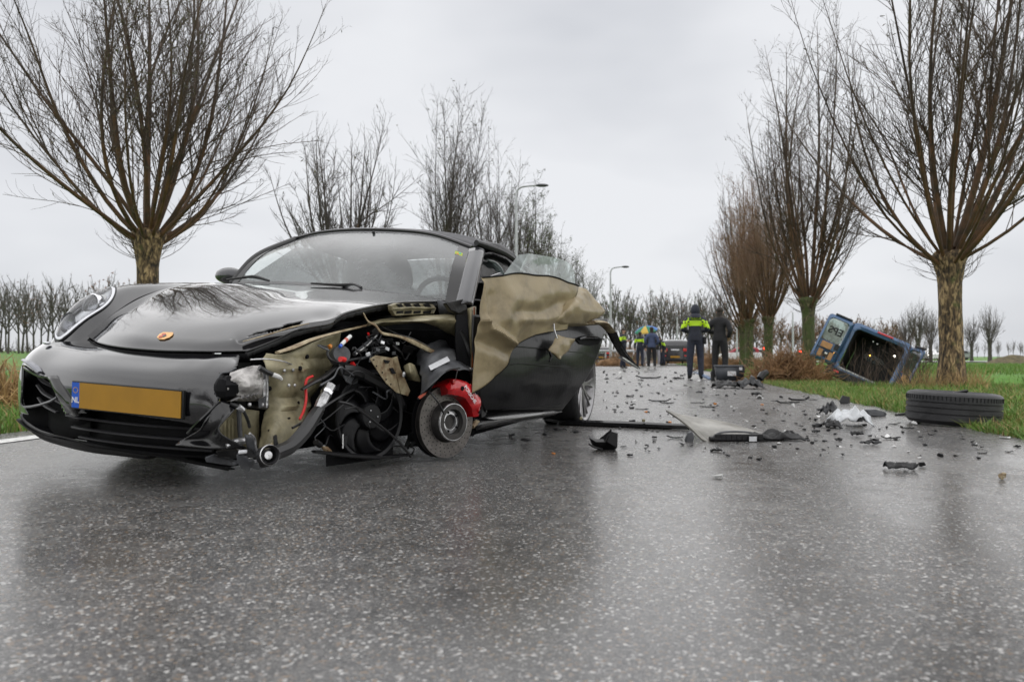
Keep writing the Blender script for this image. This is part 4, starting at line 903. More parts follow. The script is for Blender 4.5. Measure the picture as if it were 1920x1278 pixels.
# torn bright rim of the sheet
b = MB(); e0 = [KG[-1][j] + DN * .002 for j in range(len(KG[0]))]; b.tube(e0, .0025, 4); b.tube([p + DN * .002 for p in KG[0]], .004, 5); b.build('torn_rim', 'dark_void', door)
tail = [cd(1108, 604, .11), cd(1130, 606, .12), cd(1146, 622, .12), cd(1158, 646, .12), cd(1174, 670, .12), cd(1197, 690, .12)]
b = MB(); b.tube(tail[:3], [.035, .04, .03], 8, flat=.35, smooth=5); b.build('bent_rail_end', 'rust_beige', door)
b = MB(); b.tube(tail[2:], [.035, .032, .034, .014], 8, flat=.3, smooth=6); b.build('bent_window_rail', 'black_gloss', door)
b = MB(); b.tube([cd(1164, 670, .14), cd(1180, 680, .14), cd(1196, 690, .14)], [.018, .016, .008], 6, flat=.5); b.build('rail_tip', 'bare_metal', door)
MB().plate([cd(905, 522, .04), cd(936, 511, .04), cd(940, 516, .05), cd(928, 526, .05)], DN * .01).build('mirror_base', 'grey_paint', door)
# broken window pane rising out of the door
gq = [[(944, 516, .0), (957, 497, .0), (972, 478, .0)], [(973, 511, .05), (985, 494, .04), (990, 475, .03)]]
g2 = [[(973, 511, .05), (980, 494, .045), (990, 475, .03)], [(1012, 516, .01), (1012, 496, .01), (1030, 481, .01)], [(1045, 523, .0), (1046, 503, .0), (1058, 488, .0)], [(1079, 532, .0), (1077, 514, .0), (1072, 498, .0)]]
b = MB(); b.grid(net([[cd(*p) for p in r] for r in gq], 3, 3)); b.grid(net([[cd(*p) for p in r] for r in g2], 4, 4)); b.build('door_window', 'side_glass', door, angle=25)

# ---- exposed structure at the left front
def pp(P, v): return [cv(x, y, v) for x, y in P]
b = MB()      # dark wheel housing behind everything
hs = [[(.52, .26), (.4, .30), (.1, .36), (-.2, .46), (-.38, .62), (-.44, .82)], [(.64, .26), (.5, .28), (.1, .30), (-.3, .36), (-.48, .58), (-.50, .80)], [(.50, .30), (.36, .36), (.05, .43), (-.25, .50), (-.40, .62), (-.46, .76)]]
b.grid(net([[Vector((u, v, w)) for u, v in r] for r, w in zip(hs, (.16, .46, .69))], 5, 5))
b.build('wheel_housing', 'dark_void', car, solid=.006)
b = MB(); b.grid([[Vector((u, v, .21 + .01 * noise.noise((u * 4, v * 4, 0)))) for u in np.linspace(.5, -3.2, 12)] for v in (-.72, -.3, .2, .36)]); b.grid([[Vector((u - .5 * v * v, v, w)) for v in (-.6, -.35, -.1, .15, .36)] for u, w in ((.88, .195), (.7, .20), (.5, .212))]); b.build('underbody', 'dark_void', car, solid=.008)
# beige longitudinal wall
bw = [[(500, 662, .40), (530, 664, .44), (562, 652, .46), (600, 636, .48), (640, 622, .48)], [(497, 690, .42), (528, 690, .46), (560, 684, .475), (596, 676, .47), (630, 668, .42)], [(502, 725, .42), (530, 722, .47), (556, 720, .48), (588, 714, .46), (606, 712, .40)],
      [(498, 762, .42), (526, 762, .47), (552, 760, .48), (574, 756, .46), (584, 754, .40)], [(490, 800, .44), (516, 800, .50), (545, 800, .51), (566, 798, .49), (574, 796, .42)], [(484, 846, .46), (506, 850, .51), (532, 846, .52), (552, 838, .49), (560, 834, .42)]]
WGd = net([[cv(*p) for p in r] for r in bw], 8, 8)
for r in WGd:
    for p in r:
        x, y = topx(p); p.y += .012 * math.exp(-((y - 762) / 5) ** 2) + .006 * math.sin(y * 1.1) * math.exp(-((y - 764) / 9) ** 2) + .012 * math.exp(-((y - 690) / 6) ** 2) * (1 if 520 < x < 580 else .3) - .012 * math.exp(-((y - 672) / 6) ** 2) + .005 * noise.noise((p.x * 12, p.z * 12, 5)) - .014 * math.exp(-((y - 745) / 7) ** 2) + .008 * math.exp(-(((x - 492) / 6) ** 2 + ((y - 815) / 7) ** 2))
wall = MB(); wall.grid(WGd); bvh_x = BVHTree.FromPolygons([Vector(v) for v in wall.v], wall.f)
chassis = wall.build('inner_wing_wall', 'beige_primer', car, solid=.004); chassis['label'] = 'exposed beige sheet metal wall behind the missing corner'
def stud(x, y, m='bare_metal', r=.007):
    p = hit(bvh_x, x, y, .002)
    if p: MB().sphere(p, (r, r * .8, r), 8).build('stud', m, chassis)
for x, y in ((533, 694), (549, 693), (541, 722), (552, 722)): stud(x, y)
for x, y in ((506, 728), (562, 690), (575, 668)): stud(x, y, 'dark_void', .010)
stud(566, 693, 'rust_beige', .009)
MB().tube(pp([(520, 661), (548, 652), (581, 638), (610, 629), (640, 621), (670, 614), (700, 607)], .545), [.012, .016, .014, .012, .011, .011, .010], 8, flat=.45, smooth=4).build('wing_rail', 'rust_beige', car)
MB().grid(net([[cv(540, 652, .44), cv(600, 626, .46), cv(660, 606, .48), cv(740, 590, .48)], [cv(530, 657, .46), cv(600, 632, .48), cv(660, 614, .48), cv(740, 600, .48)]], 3, 5)).build('bonnet_drain_channel', 'dark_void', car, solid=.01)
# lower left beige box seen through the bumper hole
b = MB(); b.grid(net([[cv(420, 770, .36), cv(445, 765, .36), cv(486, 770, .40)], [cv(414, 800, .36), cv(445, 802, .36), cv(486, 805, .40)], [cv(412, 828, .36), cv(445, 836, .36), cv(486, 845, .40)]], 5, 5)); b.build('tow_box', 'beige_primer', chassis, solid=.004)
for x in (422, 429, 436): MB().tube([cv(x, 785, .372), cv(x, 822, .372)], .004, 5).build('box_rib', 'beige_primer', chassis)
MB().tube([cv(448, 765, .375), cv(449, 800, .38), cv(452, 830, .385)], .009, 8).build('box_flange', 'grey_plastic', chassis)
# torn crash beam casting
cb = MB()
cg = [[(432, 698, .40), (455, 690, .43), (487, 684, .45), (487, 690, .40)], [(428, 712, .44), (456, 706, .47), (490, 702, .48), (493, 706, .42)], [(424, 728, .44), (456, 726, .48), (492, 724, .485), (495, 730, .42)], [(420, 742, .42), (450, 744, .46), (490, 744, .47), (496, 750, .42)], [(424, 752, .38), (450, 752, .42), (484, 752, .43), (494, 756, .40)]]
CG = net([[cv(*p) for p in r] for r in cg], 7, 7)
for r in CG:
    for p in r: p += Vector((.010, .014, .004)) * noise.noise((p.x * 28, p.y * 28, p.z * 34)) + Vector((.006, .006, 0)) * noise.noise((p.x * 70, p.y * 70, p.z * 70))
beam = cb.grid(CG).build('crash_beam_casting', 'cast_alloy', car, solid=.012, angle=30); beam['label'] = 'torn cast aluminium crash beam end'
b = MB(); b.sphere(cv(425, 727, .42), (.035, .05, .045), 14); 
b.v = [tuple(Vector(v) + Vector((.012, .012, .012)) * noise.noise(Vector(v) * 55)) for v in b.v]; b.build('fracture_face', 'dark_void', beam, angle=20)
b = MB()
for k in range(5): b.tube([cv(432 + 10 * k, 752 - k * 1.5, .46), cv(446 + 9 * k, 746 - 2 * k, .48), cv(458 + 7 * k, 750 - k, .47)], [.004, .010, .003], 5, flat=.4)
b.build('metal_slivers', 'bare_metal', beam, angle=25)
b = MB(); b.plate(pp([(484, 700), (500, 698), (500, 764), (484, 766)], .465), (-.03, -.012, 0)); b.build('beam_flange', 'grey_plastic', beam, bevel=.003)
b = MB(); b.plate(pp([(492, 712), (497, 710), (496, 742), (491, 744)], .475), (.004, .008, 0)); b.build('flange_face', 'bare_metal', beam, bevel=.002)
b = MB(); b.tube(pp([(500, 700), (501.5, 730), (500, 764)], .482), .0035, 6); b.build('flange_edge', 'bare_metal', beam)
b = MB(); b.plate(pp([(464, 760), (500, 757), (499, 768), (464, 764)], .445), (-.02, -.01, 0)); b.build('lower_flange', 'black_plastic', beam, bevel=.002)
for x, y in ((468, 758), (492, 758)): MB().sphere(cv(x, y, .462), (.008, .006, .008), 8).build('flange_bolt', 'bare_metal', beam)
def hose(name, P, r, m='black_pipe', n=8, sm=5, parent=None, flat=1.0): return MB().tube([cv(*p) for p in P], r, n, smooth=sm, flat=flat).build(name, m, parent or car)
hose('air_hose', [(486, 862, .58), (500, 858, .60), (520, 848, .61), (545, 836, .62), (568, 812, .62), (584, 788, .61), (596, 770, .60)], [.030, .030, .026, .027, .028, .028, .024])
fr = Matrix.Translation(cv(503, 853, .625)) @ Vector((.5, .84, .2)).to_track_quat('Z', 'Y').to_matrix().to_4x4()
b = MB(); b.lathe([(.033, -.03), (.034, .012), (.030, .016), (.026, .010), (.026, -.01)], 24, 0, fr); b.build('hose_collar', 'black_plastic', car)
b = MB(); b.lathe([(.034, .010), (.036, .014), (.034, .018)], 24, 0, fr); b.lathe([(.001, .004), (.014, .002), (.018, -.01)], 16, 0, fr); b.build('hose_clip', 'bare_metal', car)
hose('metal_pipe', [(598, 766, .57), (604, 752, .57), (612, 738, .56), (620, 722, .56)], [.021, .022, .020, .023], 'bare_metal')
hose('pipe_clamp', [(611, 739, .562), (614, 734, .562)], .025, 'chrome', sm=0)
hose('coolant_hose', [(640, 692, .56), (668, 696, .58), (700, 712, .60), (728, 728, .62), (742, 744, .635), (752, 760, .64)], [.026, .027, .027, .028, .028, .022])
hose('loop_cable', [(632, 756, .60), (640, 754, .62), (664, 762, .64), (700, 788, .66), (735, 816, .68), (760, 842, .70), (770, 856, .70)], .0055)
hose('long_cable', [(548, 802, .58), (576, 786, .59), (606, 764, .60), (640, 742, .60), (664, 730, .58)], .005)
hose('thin_cable', [(590, 800, .55), (620, 778, .57), (650, 752, .58), (668, 735, .56)], .003)
hose('red_cable', [(562, 786, .52), (570, 768, .52), (574, 746, .52), (573, 722, .51), (576, 710, .51), (586, 705, .51)], .0055, 'wire_red')
hose('white_stub', [(508, 701, .50), (522, 706, .51), (528, 711, .51)], [.009, .009, .006], 'white_plastic')
hose('black_stub', [(486, 689, .49), (498, 696, .50), (511, 702, .50)], .010)
hose('stay_wire', [(470, 674, .44), (500, 673, .46), (530, 677, .47), (552, 685, .47)], .0028, 'bare_metal')
hose('wire_loom', [(566, 730, .52), (585, 718, .53), (608, 706, .54), (630, 688, .55), (645, 680, .55)], [.009, .013, .014, .012, .010], 'black_pipe', flat=.6)
hose('sensor_lead', [(432, 756, .45), (446, 762, .47), (456, 770, .475), (464, 786, .475), (468, 800, .46)], [.006, .009, .006, .006, .006])
hose('sensor_plug', [(447, 762, .476), (455, 769, .48)], .011, 'bare_metal', sm=0)
hose('tow_pipe', [(424, 836, .45), (440, 828, .46), (456, 826, .46), (470, 820, .46)], [.008, .012, .014, .012], 'bare_metal')
b = MB(); b.grid(net([[cv(458, 814, .48), cv(474, 818, .50), cv(480, 830, .50)], [cv(462, 836, .48), cv(474, 838, .50), cv(481, 846, .5)], [cv(466, 850, .48), cv(478, 852, .5), cv(490, 852, .5)]], 3, 3)); b.build('tow_bracket', 'grey_plastic', car, solid=.006)
hose('bracket_edge', [(468, 812, .51), (478, 822, .51), (480, 840, .51), (486, 850, .51)], .004, 'bare_metal')
# smashed plastic below the casting
def junk(name, px, py, v, s, n, m, seed, parent=None):
    g = random.Random(seed); b = MB(); c = cv(px, py, v)
    for _ in range(n):
        q = c + Vector((g.uniform(-1, 1) * s, g.uniform(-.5, .5) * s, g.uniform(-.6, .6) * s)); rot = Matrix.Rotation(g.uniform(-.5, .5), 3, 'X') @ Matrix.Rotation(g.uniform(0, 3), 3, 'Z') @ Matrix.Rotation(g.uniform(-.4, .4), 3, 'Y')
        b.box(q, (g.uniform(.3, 1.1) * s, g.uniform(.06, .25) * s, g.uniform(.2, .7) * s), rot)
    return b.build(name, m, parent or car, bevel=.002)
for P, v, m_ in (([(443, 852), (462, 857), (466, 864), (474, 862), (477, 870), (489, 866), (492, 874), (484, 881), (470, 876), (466, 884), (452, 878), (446, 868)], .52, 'grey_plastic'), ([(452, 846), (470, 842), (486, 852), (482, 860), (464, 858)], .50, 'black_plastic'), ([(404, 846), (440, 842), (452, 850), (446, 858), (410, 856)], .42, 'black_plastic'), ([(446, 846), (462, 845), (463, 850), (447, 852)], .53, 'label_paper'), ([(484, 852), (496, 858), (494, 872), (486, 874)], .56, 'grey_plastic')):
    MB().plate(pp(P, v), (-.03, -.02, .0)).build('broken_bracket', m_, car, bevel=.003)
junk('broken_clips', 452, 862, .50, .022, 7, 'grey_plastic', 5)
b = MB(); b.plate(pp([(384, 858), (400, 853), (446, 866), (440, 874), (386, 866)], .40), (-.03, -.02, .0)); b.build('broken_underpanel', 'grey_plastic', car, bevel=.002)
b = MB(); b.plate(pp([(514, 818), (519, 815), (524, 848), (516, 852)], .60), (-.008, -.01, 0)); b.build('cable_tie_tab', 'black_plastic', car)
hose('ground_lug', [(604, 838, .56), (612, 842, .57), (620, 846, .57)], [.006, .012, .006], 'rust_beige'); hose('connector', [(592, 828, .56), (600, 834, .56)], .013, 'black_plastic', sm=0)
# fan
mat('fan_black', (.006, .006, .007), .45, var=.3, scale=12, spec=.25)
fc = cv(692, 780, .60); fn = Vector((.33, .94, .05)).normalized(); FR = Matrix.Translation(fc) @ fn.to_track_quat('Z', 'X').to_matrix().to_4x4()
fan = MB().lathe([(.170, -.05), (.186, -.05), (.190, .008), (.185, .014), (.172, .010)], 40, 0, FR).build('cooling_fan', 'fan_black', car)
MB().lathe([(.001, .022), (.050, .020), (.058, .010), (.060, -.03)], 28, 0, FR).build('fan_hub', 'fan_black', fan)
for k in range(7):
    a = 2 * math.pi * k / 7
    g = [[FR @ (Matrix.Rotation(a + tw * t, 3, 'Z') @ Vector((.055 + .113 * t, sgn * (.020 + .028 * t), sgn * .016 - .01))) for sgn in (-1, 0, 1)] for t, tw in ((0, .2), (.33, .35), (.66, .5), (1, .62))]
    MB().grid(net(g, 3, 2)).build('fan_blade', 'fan_black', fan, solid=.003)
for k in range(3):
    a = 2.1 * k + .4; MB().sphere(FR @ Vector((.028 * math.cos(a), .028 * math.sin(a), .024)), .004, 8).build('hub_rivet', 'bare_metal', fan)
b = MB(); b.grid([[FR @ Vector((x, y, -.055)) for x in (-.2, 0, .2)] for y in (-.19, 0, .19)]); b.build('radiator_core', 'dark_void', fan)
b = MB(); b.tube([cv(588, 846, .58), cv(640, 852, .60), (cv(700, 856, .62)), cv(772, 852, .64)], [.012, .02, .02, .012], 6, flat=.5, smooth=3); b.build('fan_shroud_foot', 'fan_black', fan)
hose('white_tie', [(643, 814, .68), (643, 826, .68), (643, 840, .68)], .0022, 'white_plastic', sm=0)
# pumps, actuators, loom behind the bracket
b = MB(); b.lathe([(.001, .025), (.036, .022), (.042, .0), (.04, -.03)], 20, 0, Matrix.Translation(cv(638, 666, .56)) @ Vector((.6, .7, .3)).to_track_quat('Z', 'Y').to_matrix().to_4x4()); b.build('horn_body', 'grey_plastic', car)
b = MB(); b.plate(pp([(634, 680), (660, 682), (668, 702), (672, 718), (658, 722), (648, 716), (640, 700)], .57), (-.03, -.02, 0)); b.build('actuator_body', 'grey_plastic', car, bevel=.006)
hose('plug_red', [(638, 673, .60), (646, 674, .60)], .011, 'wire_red', sm=0); hose('plug_dark_red', [(660, 680, .58), (664, 686, .58)], .009, 'wire_red', sm=0)
hose('solenoid', [(640, 646, .58), (648, 638, .58), (657, 630, .58)], [.008, .0085, .008], 'white_plastic', sm=0); hose('solenoid_band', [(646, 640.5, .58), (650, 636, .58)], .0092, 'gold_red', sm=0)
hose('blue_clip', [(637, 650, .58), (640, 647, .58)], .007, 'wire_blue', sm=0); hose('orange_clip', [(617, 651, .55), (620, 648, .55)], .009, 'wire_orange', sm=0)
hose('loom_arc', [(616, 655, .55), (614, 664, .55), (620, 674, .56), (632, 678, .57), (650, 676, .58), (672, 672, .58), (700, 668, .58)], .006)
hose('gas_strut', [(664, 664, .56), (684, 648, .56), (706, 628, .56)], [.009, .010, .008], 'grey_plastic', sm=0); hose('strut_rod', [(668, 663, .575), (690, 646, .575), (706, 629, .575)], .0028, 'white_plastic', sm=0)
b = MB(); b.box(cv(700, 622, .55), (.06, .03, .045), Matrix.Rotation(.5, 3, 'Y')); b.build('relay_box', 'black_plastic', car, bevel=.004); hose('relay_tag', [(690, 624, .575), (692, 630, .575)], .005, 'wire_red', sm=0)
g_ = random.Random(5)
for k in range(14):
    x = g_.uniform(690, 765); y = g_.uniform(632, 668); hose('loom_wire', [(x, y, .58), (x + g_.uniform(-18, 18), y + g_.uniform(-12, 12), .60), (x + g_.uniform(-26, 30), y + g_.uniform(-14, 14), .58)], .0028, g_.choice(['black_pipe', 'black_pipe', 'black_pipe', 'grey_plastic']), 5)
for x, y, m_ in ((717, 642, 'bare_metal'), (726, 654, 'label_paper'), (690, 664, 'plate_white'), (738, 662, 'grey_plastic'), (745, 644, 'bare_metal'), (708, 656, 'grey_plastic')):
    c = cv(x, y, .61); MB().box(c, (.020, .008, .015), Matrix.Rotation(g_.uniform(-.5, .5), 3, 'Y') @ Matrix.Rotation(-.5, 3, 'Z')).build('connector_block', m_, car, bevel=.002)
junk('loom_module', 725, 655, .53, .07, 9, 'black_plastic', 21); junk('loom_module', 770, 650, .52, .06, 6, 'black_plastic', 22)
# beige perforated bracket
k1 = [(694, 673), (706, 666), (735, 670), (745, 668), (752, 690), (766, 735), (760, 742), (744, 738), (726, 722), (716, 706)]
brk = MB(); bp1 = pp([(694, 673), (706, 666), (736, 671), (752, 738), (744, 736), (724, 718), (714, 704)], .66); brk.plate(bp1, (-.004, -.006, 0)); brk = brk.build('perforated_bracket', 'rust_beige', car)
MB().plate([cv(736, 671, .66), cv(745, 668, .675), cv(751, 690, .68), cv(769, 732, .68), cv(765, 742, .68), cv(752, 738, .665)], (-.004, -.006, 0)).build('bracket_flange', 'rust_beige', brk)
def hole(P, v, m='dark_void'): MB().plate(pp(P, v), (.002, .003, 0)).build('bracket_hole', m, brk)
hole([(719, 674), (731, 676), (728, 681), (721, 680)], .662); hole([(730, 690), (736, 689), (742, 700), (735, 701)], .662)
for x, y in ((701, 674), (706, 686), (717, 698), (724, 711), (733, 720)): MB().sphere(cv(x, y, .663), (.004, .003, .004), 6).build('bracket_hole', 'dark_void', brk)
b = MB(); b.grid(net([[cv(756, 686, .64), cv(768, 680, .67), cv(778, 684, .66)], [cv(760, 700, .66), cv(772, 698, .69), cv(784, 700, .67)], [cv(764, 712, .64), cv(776, 714, .67), cv(790, 716, .66)]], 4, 4)); b.build('bracket_cup', 'beige_primer', brk, solid=.004)
MB().sphere(cv(757, 702, .69), (.010, .008, .014), 8).build('bracket_nut', 'bare_metal', brk)
hose('twisted_rail', [(681, 586, .56), (690, 602, .58), (704, 610, .60), (716, 624, .62), (735, 628, .63), (752, 632, .64), (772, 640, .66), (796, 652, .68), (818, 662, .70), (834, 666, .72)], [.006, .007, .010, .009, .008, .009, .016, .017, .013, .009], 'rust_beige', flat=.55)
hose('twisted_rail_upper', [(716, 612, .58), (745, 626, .60), (775, 636, .65), (805, 650, .68)], [.003, .006, .010, .004], 'bare_metal', flat=.5)
# scuttle, vent and pillar foot
MB().grid(crumple(net([[cv(690, 605, .56), cv(720, 597, .58), (cv(780, 592, .64)), cv(840, 589, .70), cv(878, 588, .74)], [cv(700, 609, .58), cv(730, 604, .62), cv(780, 602, .68), cv(830, 600, .74), cv(876, 602, .78)], [cv(720, 612, .54), cv(750, 608, .58), cv(800, 606, .66), cv(840, 625, .70), cv(872, 640, .74)]], 6, 6), .006, 20, 1)).build('scuttle_edge', 'beige_primer', car, solid=.005)
MB().grid(crumple(net([[cv(806, 600, .66), cv(840, 597, .70), cv(880, 596, .74)], [cv(826, 610, .66), cv(848, 612, .70), cv(880, 616, .74)], [cv(852, 622, .66), cv(862, 630, .70), cv(878, 640, .72)]], 5, 5), .005, 18, 9)).build('scuttle_side', 'beige_primer', car, solid=.004)
vt = [(734, 572), (745, 568), (760, 570), (790, 569), (812, 570), (818, 578), (814, 588), (780, 590), (742, 592), (735, 582)]
vent = MB().plate(pp(vt, .64), (-.02, -.03, 0)).build('cowl_vent', 'beige_primer', car, bevel=.003)
for x0, x1 in ((742, 752), (757, 768), (774, 785), (792, 804)):
    MB().plate(pp([(x0 + 2, 583), (x1 + 4, 582), (x1 + 3, 587), (x0 + 1, 588)], .6405), (.001, .002, 0)).build('vent_slot', 'dark_void', vent)
    MB().plate(pp([(x0, 570), (x1, 569), (x1 + 5, 576), (x0 + 6, 576)], .6405), (.001, .002, 0)).build('vent_slot', 'dark_void', vent)
MB().tube(pp([(736, 579), (770, 577), (816, 578)], .645), .005, 6).build('vent_rib', 'beige_primer', vent)
MB().plate(pp([(835, 567), (868, 560), (874, 566), (876, 580), (860, 588), (846, 582)], .76), (-.03, -.03, -.005)).build('scuttle_corner_trim', 'black_plastic', car, bevel=.004)
MB().grid([[cv(820, 562, .66), cv(850, 570, .72), cv(876, 576, .76)], [cv(824, 590, .66), cv(850, 592, .72), cv(880, 594, .76)]]).build('scuttle_panel', 'grey_plastic', car, solid=.006)
MB().grid(net([[cv(876, 578, .80), cv(884, 576, .83), cv(893, 574, .82)], [cv(879, 630, .81), cv(884, 630, .84), cv(892, 628, .83)], [cv(881, 690, .80), cv(884, 690, .83), cv(890, 690, .82)], [cv(881, 738, .78), cv(884, 738, .80), cv(890, 738, .80)]], 4, 3)).build('pillar_foot', 'beige_primer', car, solid=.01)
hose('rust_seam', [(889, 576, .845), (889, 610, .858), (887, 650, .855), (885, 690, .845), (884, 720, .83)], .004, 'wire_orange' if False else 'rust_seam') if mat('rust_seam', (.22, .06, .015), .7, var=.5, scale=30) else None
MB().grid([[cv(880, 585, .70), cv(884, 745, .70)], [cv(900, 585, .60), cv(900, 745, .6)]]).build('pillar_inner', 'dark_void', car, solid=.01)
hose('door_check_strap', [(862, 620, .78), (872, 640, .80), (880, 664, .82), (885, 688, .82)], [.010, .016, .014, .006])
# torn grey wheel arch liner with its label
ln = [[(778, 668, .60), (790, 652, .62), (812, 641, .63), (838, 637, .62), (852, 648, .60)], [(784, 684, .66), (798, 668, .69), (822, 656, .71), (846, 652, .70), (862, 664, .68)], [(790, 706, .72), (806, 690, .76), (832, 678, .79), (862, 676, .79), (882, 684, .77)], [(788, 738, .76), (806, 716, .81), (836, 694, .85), (868, 690, .86), (902, 696, .84)], [(782, 748, .76), (804, 726, .82), (836, 696, .87), (872, 692, .88), (905, 700, .86)]]
LG = net([[cv(*p) for p in r] for r in ln], 7, 8)
for r in LG:
    for p in r: p += Vector((.006, .004, .008)) * noise.noise((p.x * 14, p.y * 14, p.z * 14))
for i, r in enumerate(LG):
    if i < 14:
        for p in r: p += Vector((0, .006, .008)) * math.sin(i * .9)
liner = MB(); liner.grid(LG); bvh_l = BVHTree.FromPolygons([Vector(v) for v in liner.v], liner.f); liner = liner.build('wheel_arch_liner', 'grey_plastic', car, solid=.005); liner['label'] = 'torn dark grey wheel arch liner with paper label'
MB().grid(net([[cv(880, 694, .87), cv(896, 694, .86), cv(908, 700, .85)], [cv(888, 722, .86), cv(898, 718, .85), cv(904, 716, .84)], [cv(900, 740, .85), cv(908, 748, .84), cv(911, 752, .83)], [cv(902, 785, .82), cv(908, 786, .81), cv(912, 786, .80)]], 6, 4)).build('liner_tail', 'black_plastic', liner, solid=.004)
hose('liner_edge', [(882, 690, .885), (898, 694, .88), (904, 700, .87), (896, 712, .87), (893, 725, .87), (902, 740, .86), (909, 752, .85), (912, 772, .84)], .0035, 'bare_metal', 5, parent=liner)
hose('liner_front_edge', [(783, 748, .775), (800, 738, .80), (818, 712, .84), (840, 694, .875), (862, 690, .885)], .004, 'black_plastic', 5, parent=liner)
lq = [hit(bvh_l, x, y, .016) for x, y in ((806, 691), (836, 674), (842, 682), (811, 699))]
if None not in lq:
    lab = MB().plate(lq, (lq[1] - lq[0]).cross(lq[3] - lq[0]).normalized() * -.001).build('liner_label', 'label_paper', liner); b = MB()
    for k in range(14):
        t = .12 + .055 * k; a_ = lq[0] + (lq[1] - lq[0]) * t; c_ = lq[3] + (lq[2] - lq[3]) * t; d_ = (lq[1] - lq[0]) * (.012 + .02 * (k % 3 == 0)); o_ = (CO - lq[0]).normalized() * .003
        b.add([a_ + (c_ - a_) * .35 + o_, a_ + (c_ - a_) * .35 + d_ + o_, a_ + (c_ - a_) * .8 + d_ + o_, a_ + (c_ - a_) * .8 + o_], [(0, 1, 2, 3)])
    b.build('label_print', 'black_plastic', lab)
MB().plate(pp([(784, 744), (802, 733), (800, 738), (787, 748)], .80), (-.004, -.004, 0)).build('liner_sticker', 'gold_red', liner)
# hub, drilled disc and caliper
dc = cv(838, 790, .80); dn_ = Vector((.40, .91, .06)).normalized(); DF = Matrix.Translation(dc) @ dn_.to_track_quat('Z', 'X').to_matrix().to_4x4()
hub = bpy.data.objects.new('front_hub', None); col.objects.link(hub); hub.parent = car
b = MB(); b.lathe([(.098, .0), (.168, .0), (.168, -.012), (.168, -.030), (.098, -.030)], 64, 0, DF, closed=True); b.m = [0] * len(b.m); disc = b.build('brake_disc', ['disc_iron'], hub, angle=30)
b = MB()
for k in range(30):
    for j in range(4):
        a = 2 * math.pi * (k + .22 * j) / 30; r_ = .108 + .0165 * j; cc = DF @ Vector((r_ * math.cos(a), r_ * math.sin(a), .0006)); rx = DF.to_3x3() @ Vector((1, 0, 0)); ry = DF.to_3x3() @ Vector((0, 1, 0))
        b.add([cc + (rx * math.cos(w) + ry * math.sin(w)) * .0032 for w in np.arange(6) * math.pi / 3], [tuple(range(6))])
b.build('drilled_holes', 'dark_void', disc)['kind'] = 'stuff'
MB().lathe([(.168, -.006), (.1695, -.015), (.168, -.024)], 64, 0, DF).build('disc_edge', 'disc_edge', disc)
MB().lathe([(.097, .001), (.094, .008), (.090, .040), (.084, .046), (.060, .046), (.058, .038), (.058, .012), (.001, .010)], 48, 0, DF).build('disc_hat', 'disc_edge', hub)
MB().lathe([(.089, .0415), (.086, .047), (.083, .0475)], 48, 0, DF).build('hat_rim', 'bare_metal', hub)
MB().lathe([(.056, .020), (.050, .024), (.036, .024), (.034, .012)], 40, 0, DF).build('wheel_flange', 'bare_metal', hub)
for k in range(5):
    a = 2 * math.pi * k / 5 + .3; MB().sphere(DF @ Vector((.045 * math.cos(a), .045 * math.sin(a), .026)), .006, 8).build('lug_hole', 'dark_void', hub)
MB().lathe([(.17, -.055), (.10, -.06), (.05, -.06)], 40, 0, DF).build('dust_shield', 'dark_void', hub)
# caliper: an arc block round the upper rear quarter of the disc
R3 = DF.to_3x3(); ex = R3 @ Vector((1, 0, 0)); ey = R3 @ Vector((0, 1, 0))
def dang(px, py):
    p = cpl(px, py, dn_, dn_.dot(dc)); q = p - dc; return math.atan2(q.dot(ey), q.dot(ex)), q.length
a0, _ = dang(822, 714); a1, _ = dang(900, 775)
while a1 - a0 > math.pi: a1 -= 2 * math.pi
while a1 - a0 < -math.pi: a1 += 2 * math.pi
def cpnt(t, r, z): a = a0 + (a1 - a0) * t; return DF @ Vector((r * math.cos(a), r * math.sin(a), z))
cg = []
for i in range(25):
    t = i / 24; end = min(t, 1 - t); h = .034 * min(1, .45 + end * 5); ri = .128 - .010 * min(1, end * 6) ; ro = .205 - .03 * (1 - min(1, end * 4 + .2))
    zt = .052 + .012 * math.sin(t * math.pi) + .006 * (math.sin(t * 18) > .2); zb = -.07
    cg.append([cpnt(t, ri, .008), cpnt(t, ri + .006, zt - .010), cpnt(t, ri + .022, zt), cpnt(t, (ri + ro) / 2, zt + .004), cpnt(t, ro - .022, zt - .002), cpnt(t, ro - .006, zt - .014), cpnt(t, ro, .004), cpnt(t, ro - .004, -.04), cpnt(t, ro - .02, zb), cpnt(t, ri, zb), cpnt(t, ri - .004, -.04), cpnt(t, ri, .008)])
b = MB(); b.grid(cg); b.add(cg[0][:-1], [tuple(range(11))]); b.add(cg[-1][:-1], [tuple(range(11))]); cal = b.build('brake_caliper', 'caliper_red', hub, angle=38); cal['label'] = 'bright red brake caliper with white lettering'
for t, r_ in ((.30, .160), (.93, .160), (.62, .190)): MB().lathe([(.001, .004), (.008, .004), (.011, .0)], 16, 0, Matrix.Translation(cpnt(t, r_, .066)) @ R3.to_4x4()).build('caliper_bolt', 'dark_void', cal)
for t in (.12, .46, .56): MB().box(cpnt(t, .188, .050), (.022, .016, .030), R3 @ Matrix.Rotation(a0 + (a1 - a0) * t, 3, 'Z')).build('caliper_rib', 'caliper_red', cal, bevel=.003)
MB().sphere(cpnt(.40, .197, .045), .010, 8).build('bleed_cap', 'black_plastic', cal)
tdir = (cpnt(.90, .165, .07) - cpnt(.55, .165, .07)).normalized(); tup = (cpnt(.72, .2, .07) - cpnt(.72, .13, .07)).normalized()
if tdir.cross(tup).dot(dn_) < 0: tup = -tup
zt_ = dn_.dot(dc) + .073; tA, tB = cpl(870, 721, dn_, zt_), cpl(893, 757, dn_, zt_); tup = dn_.cross(tB - tA)
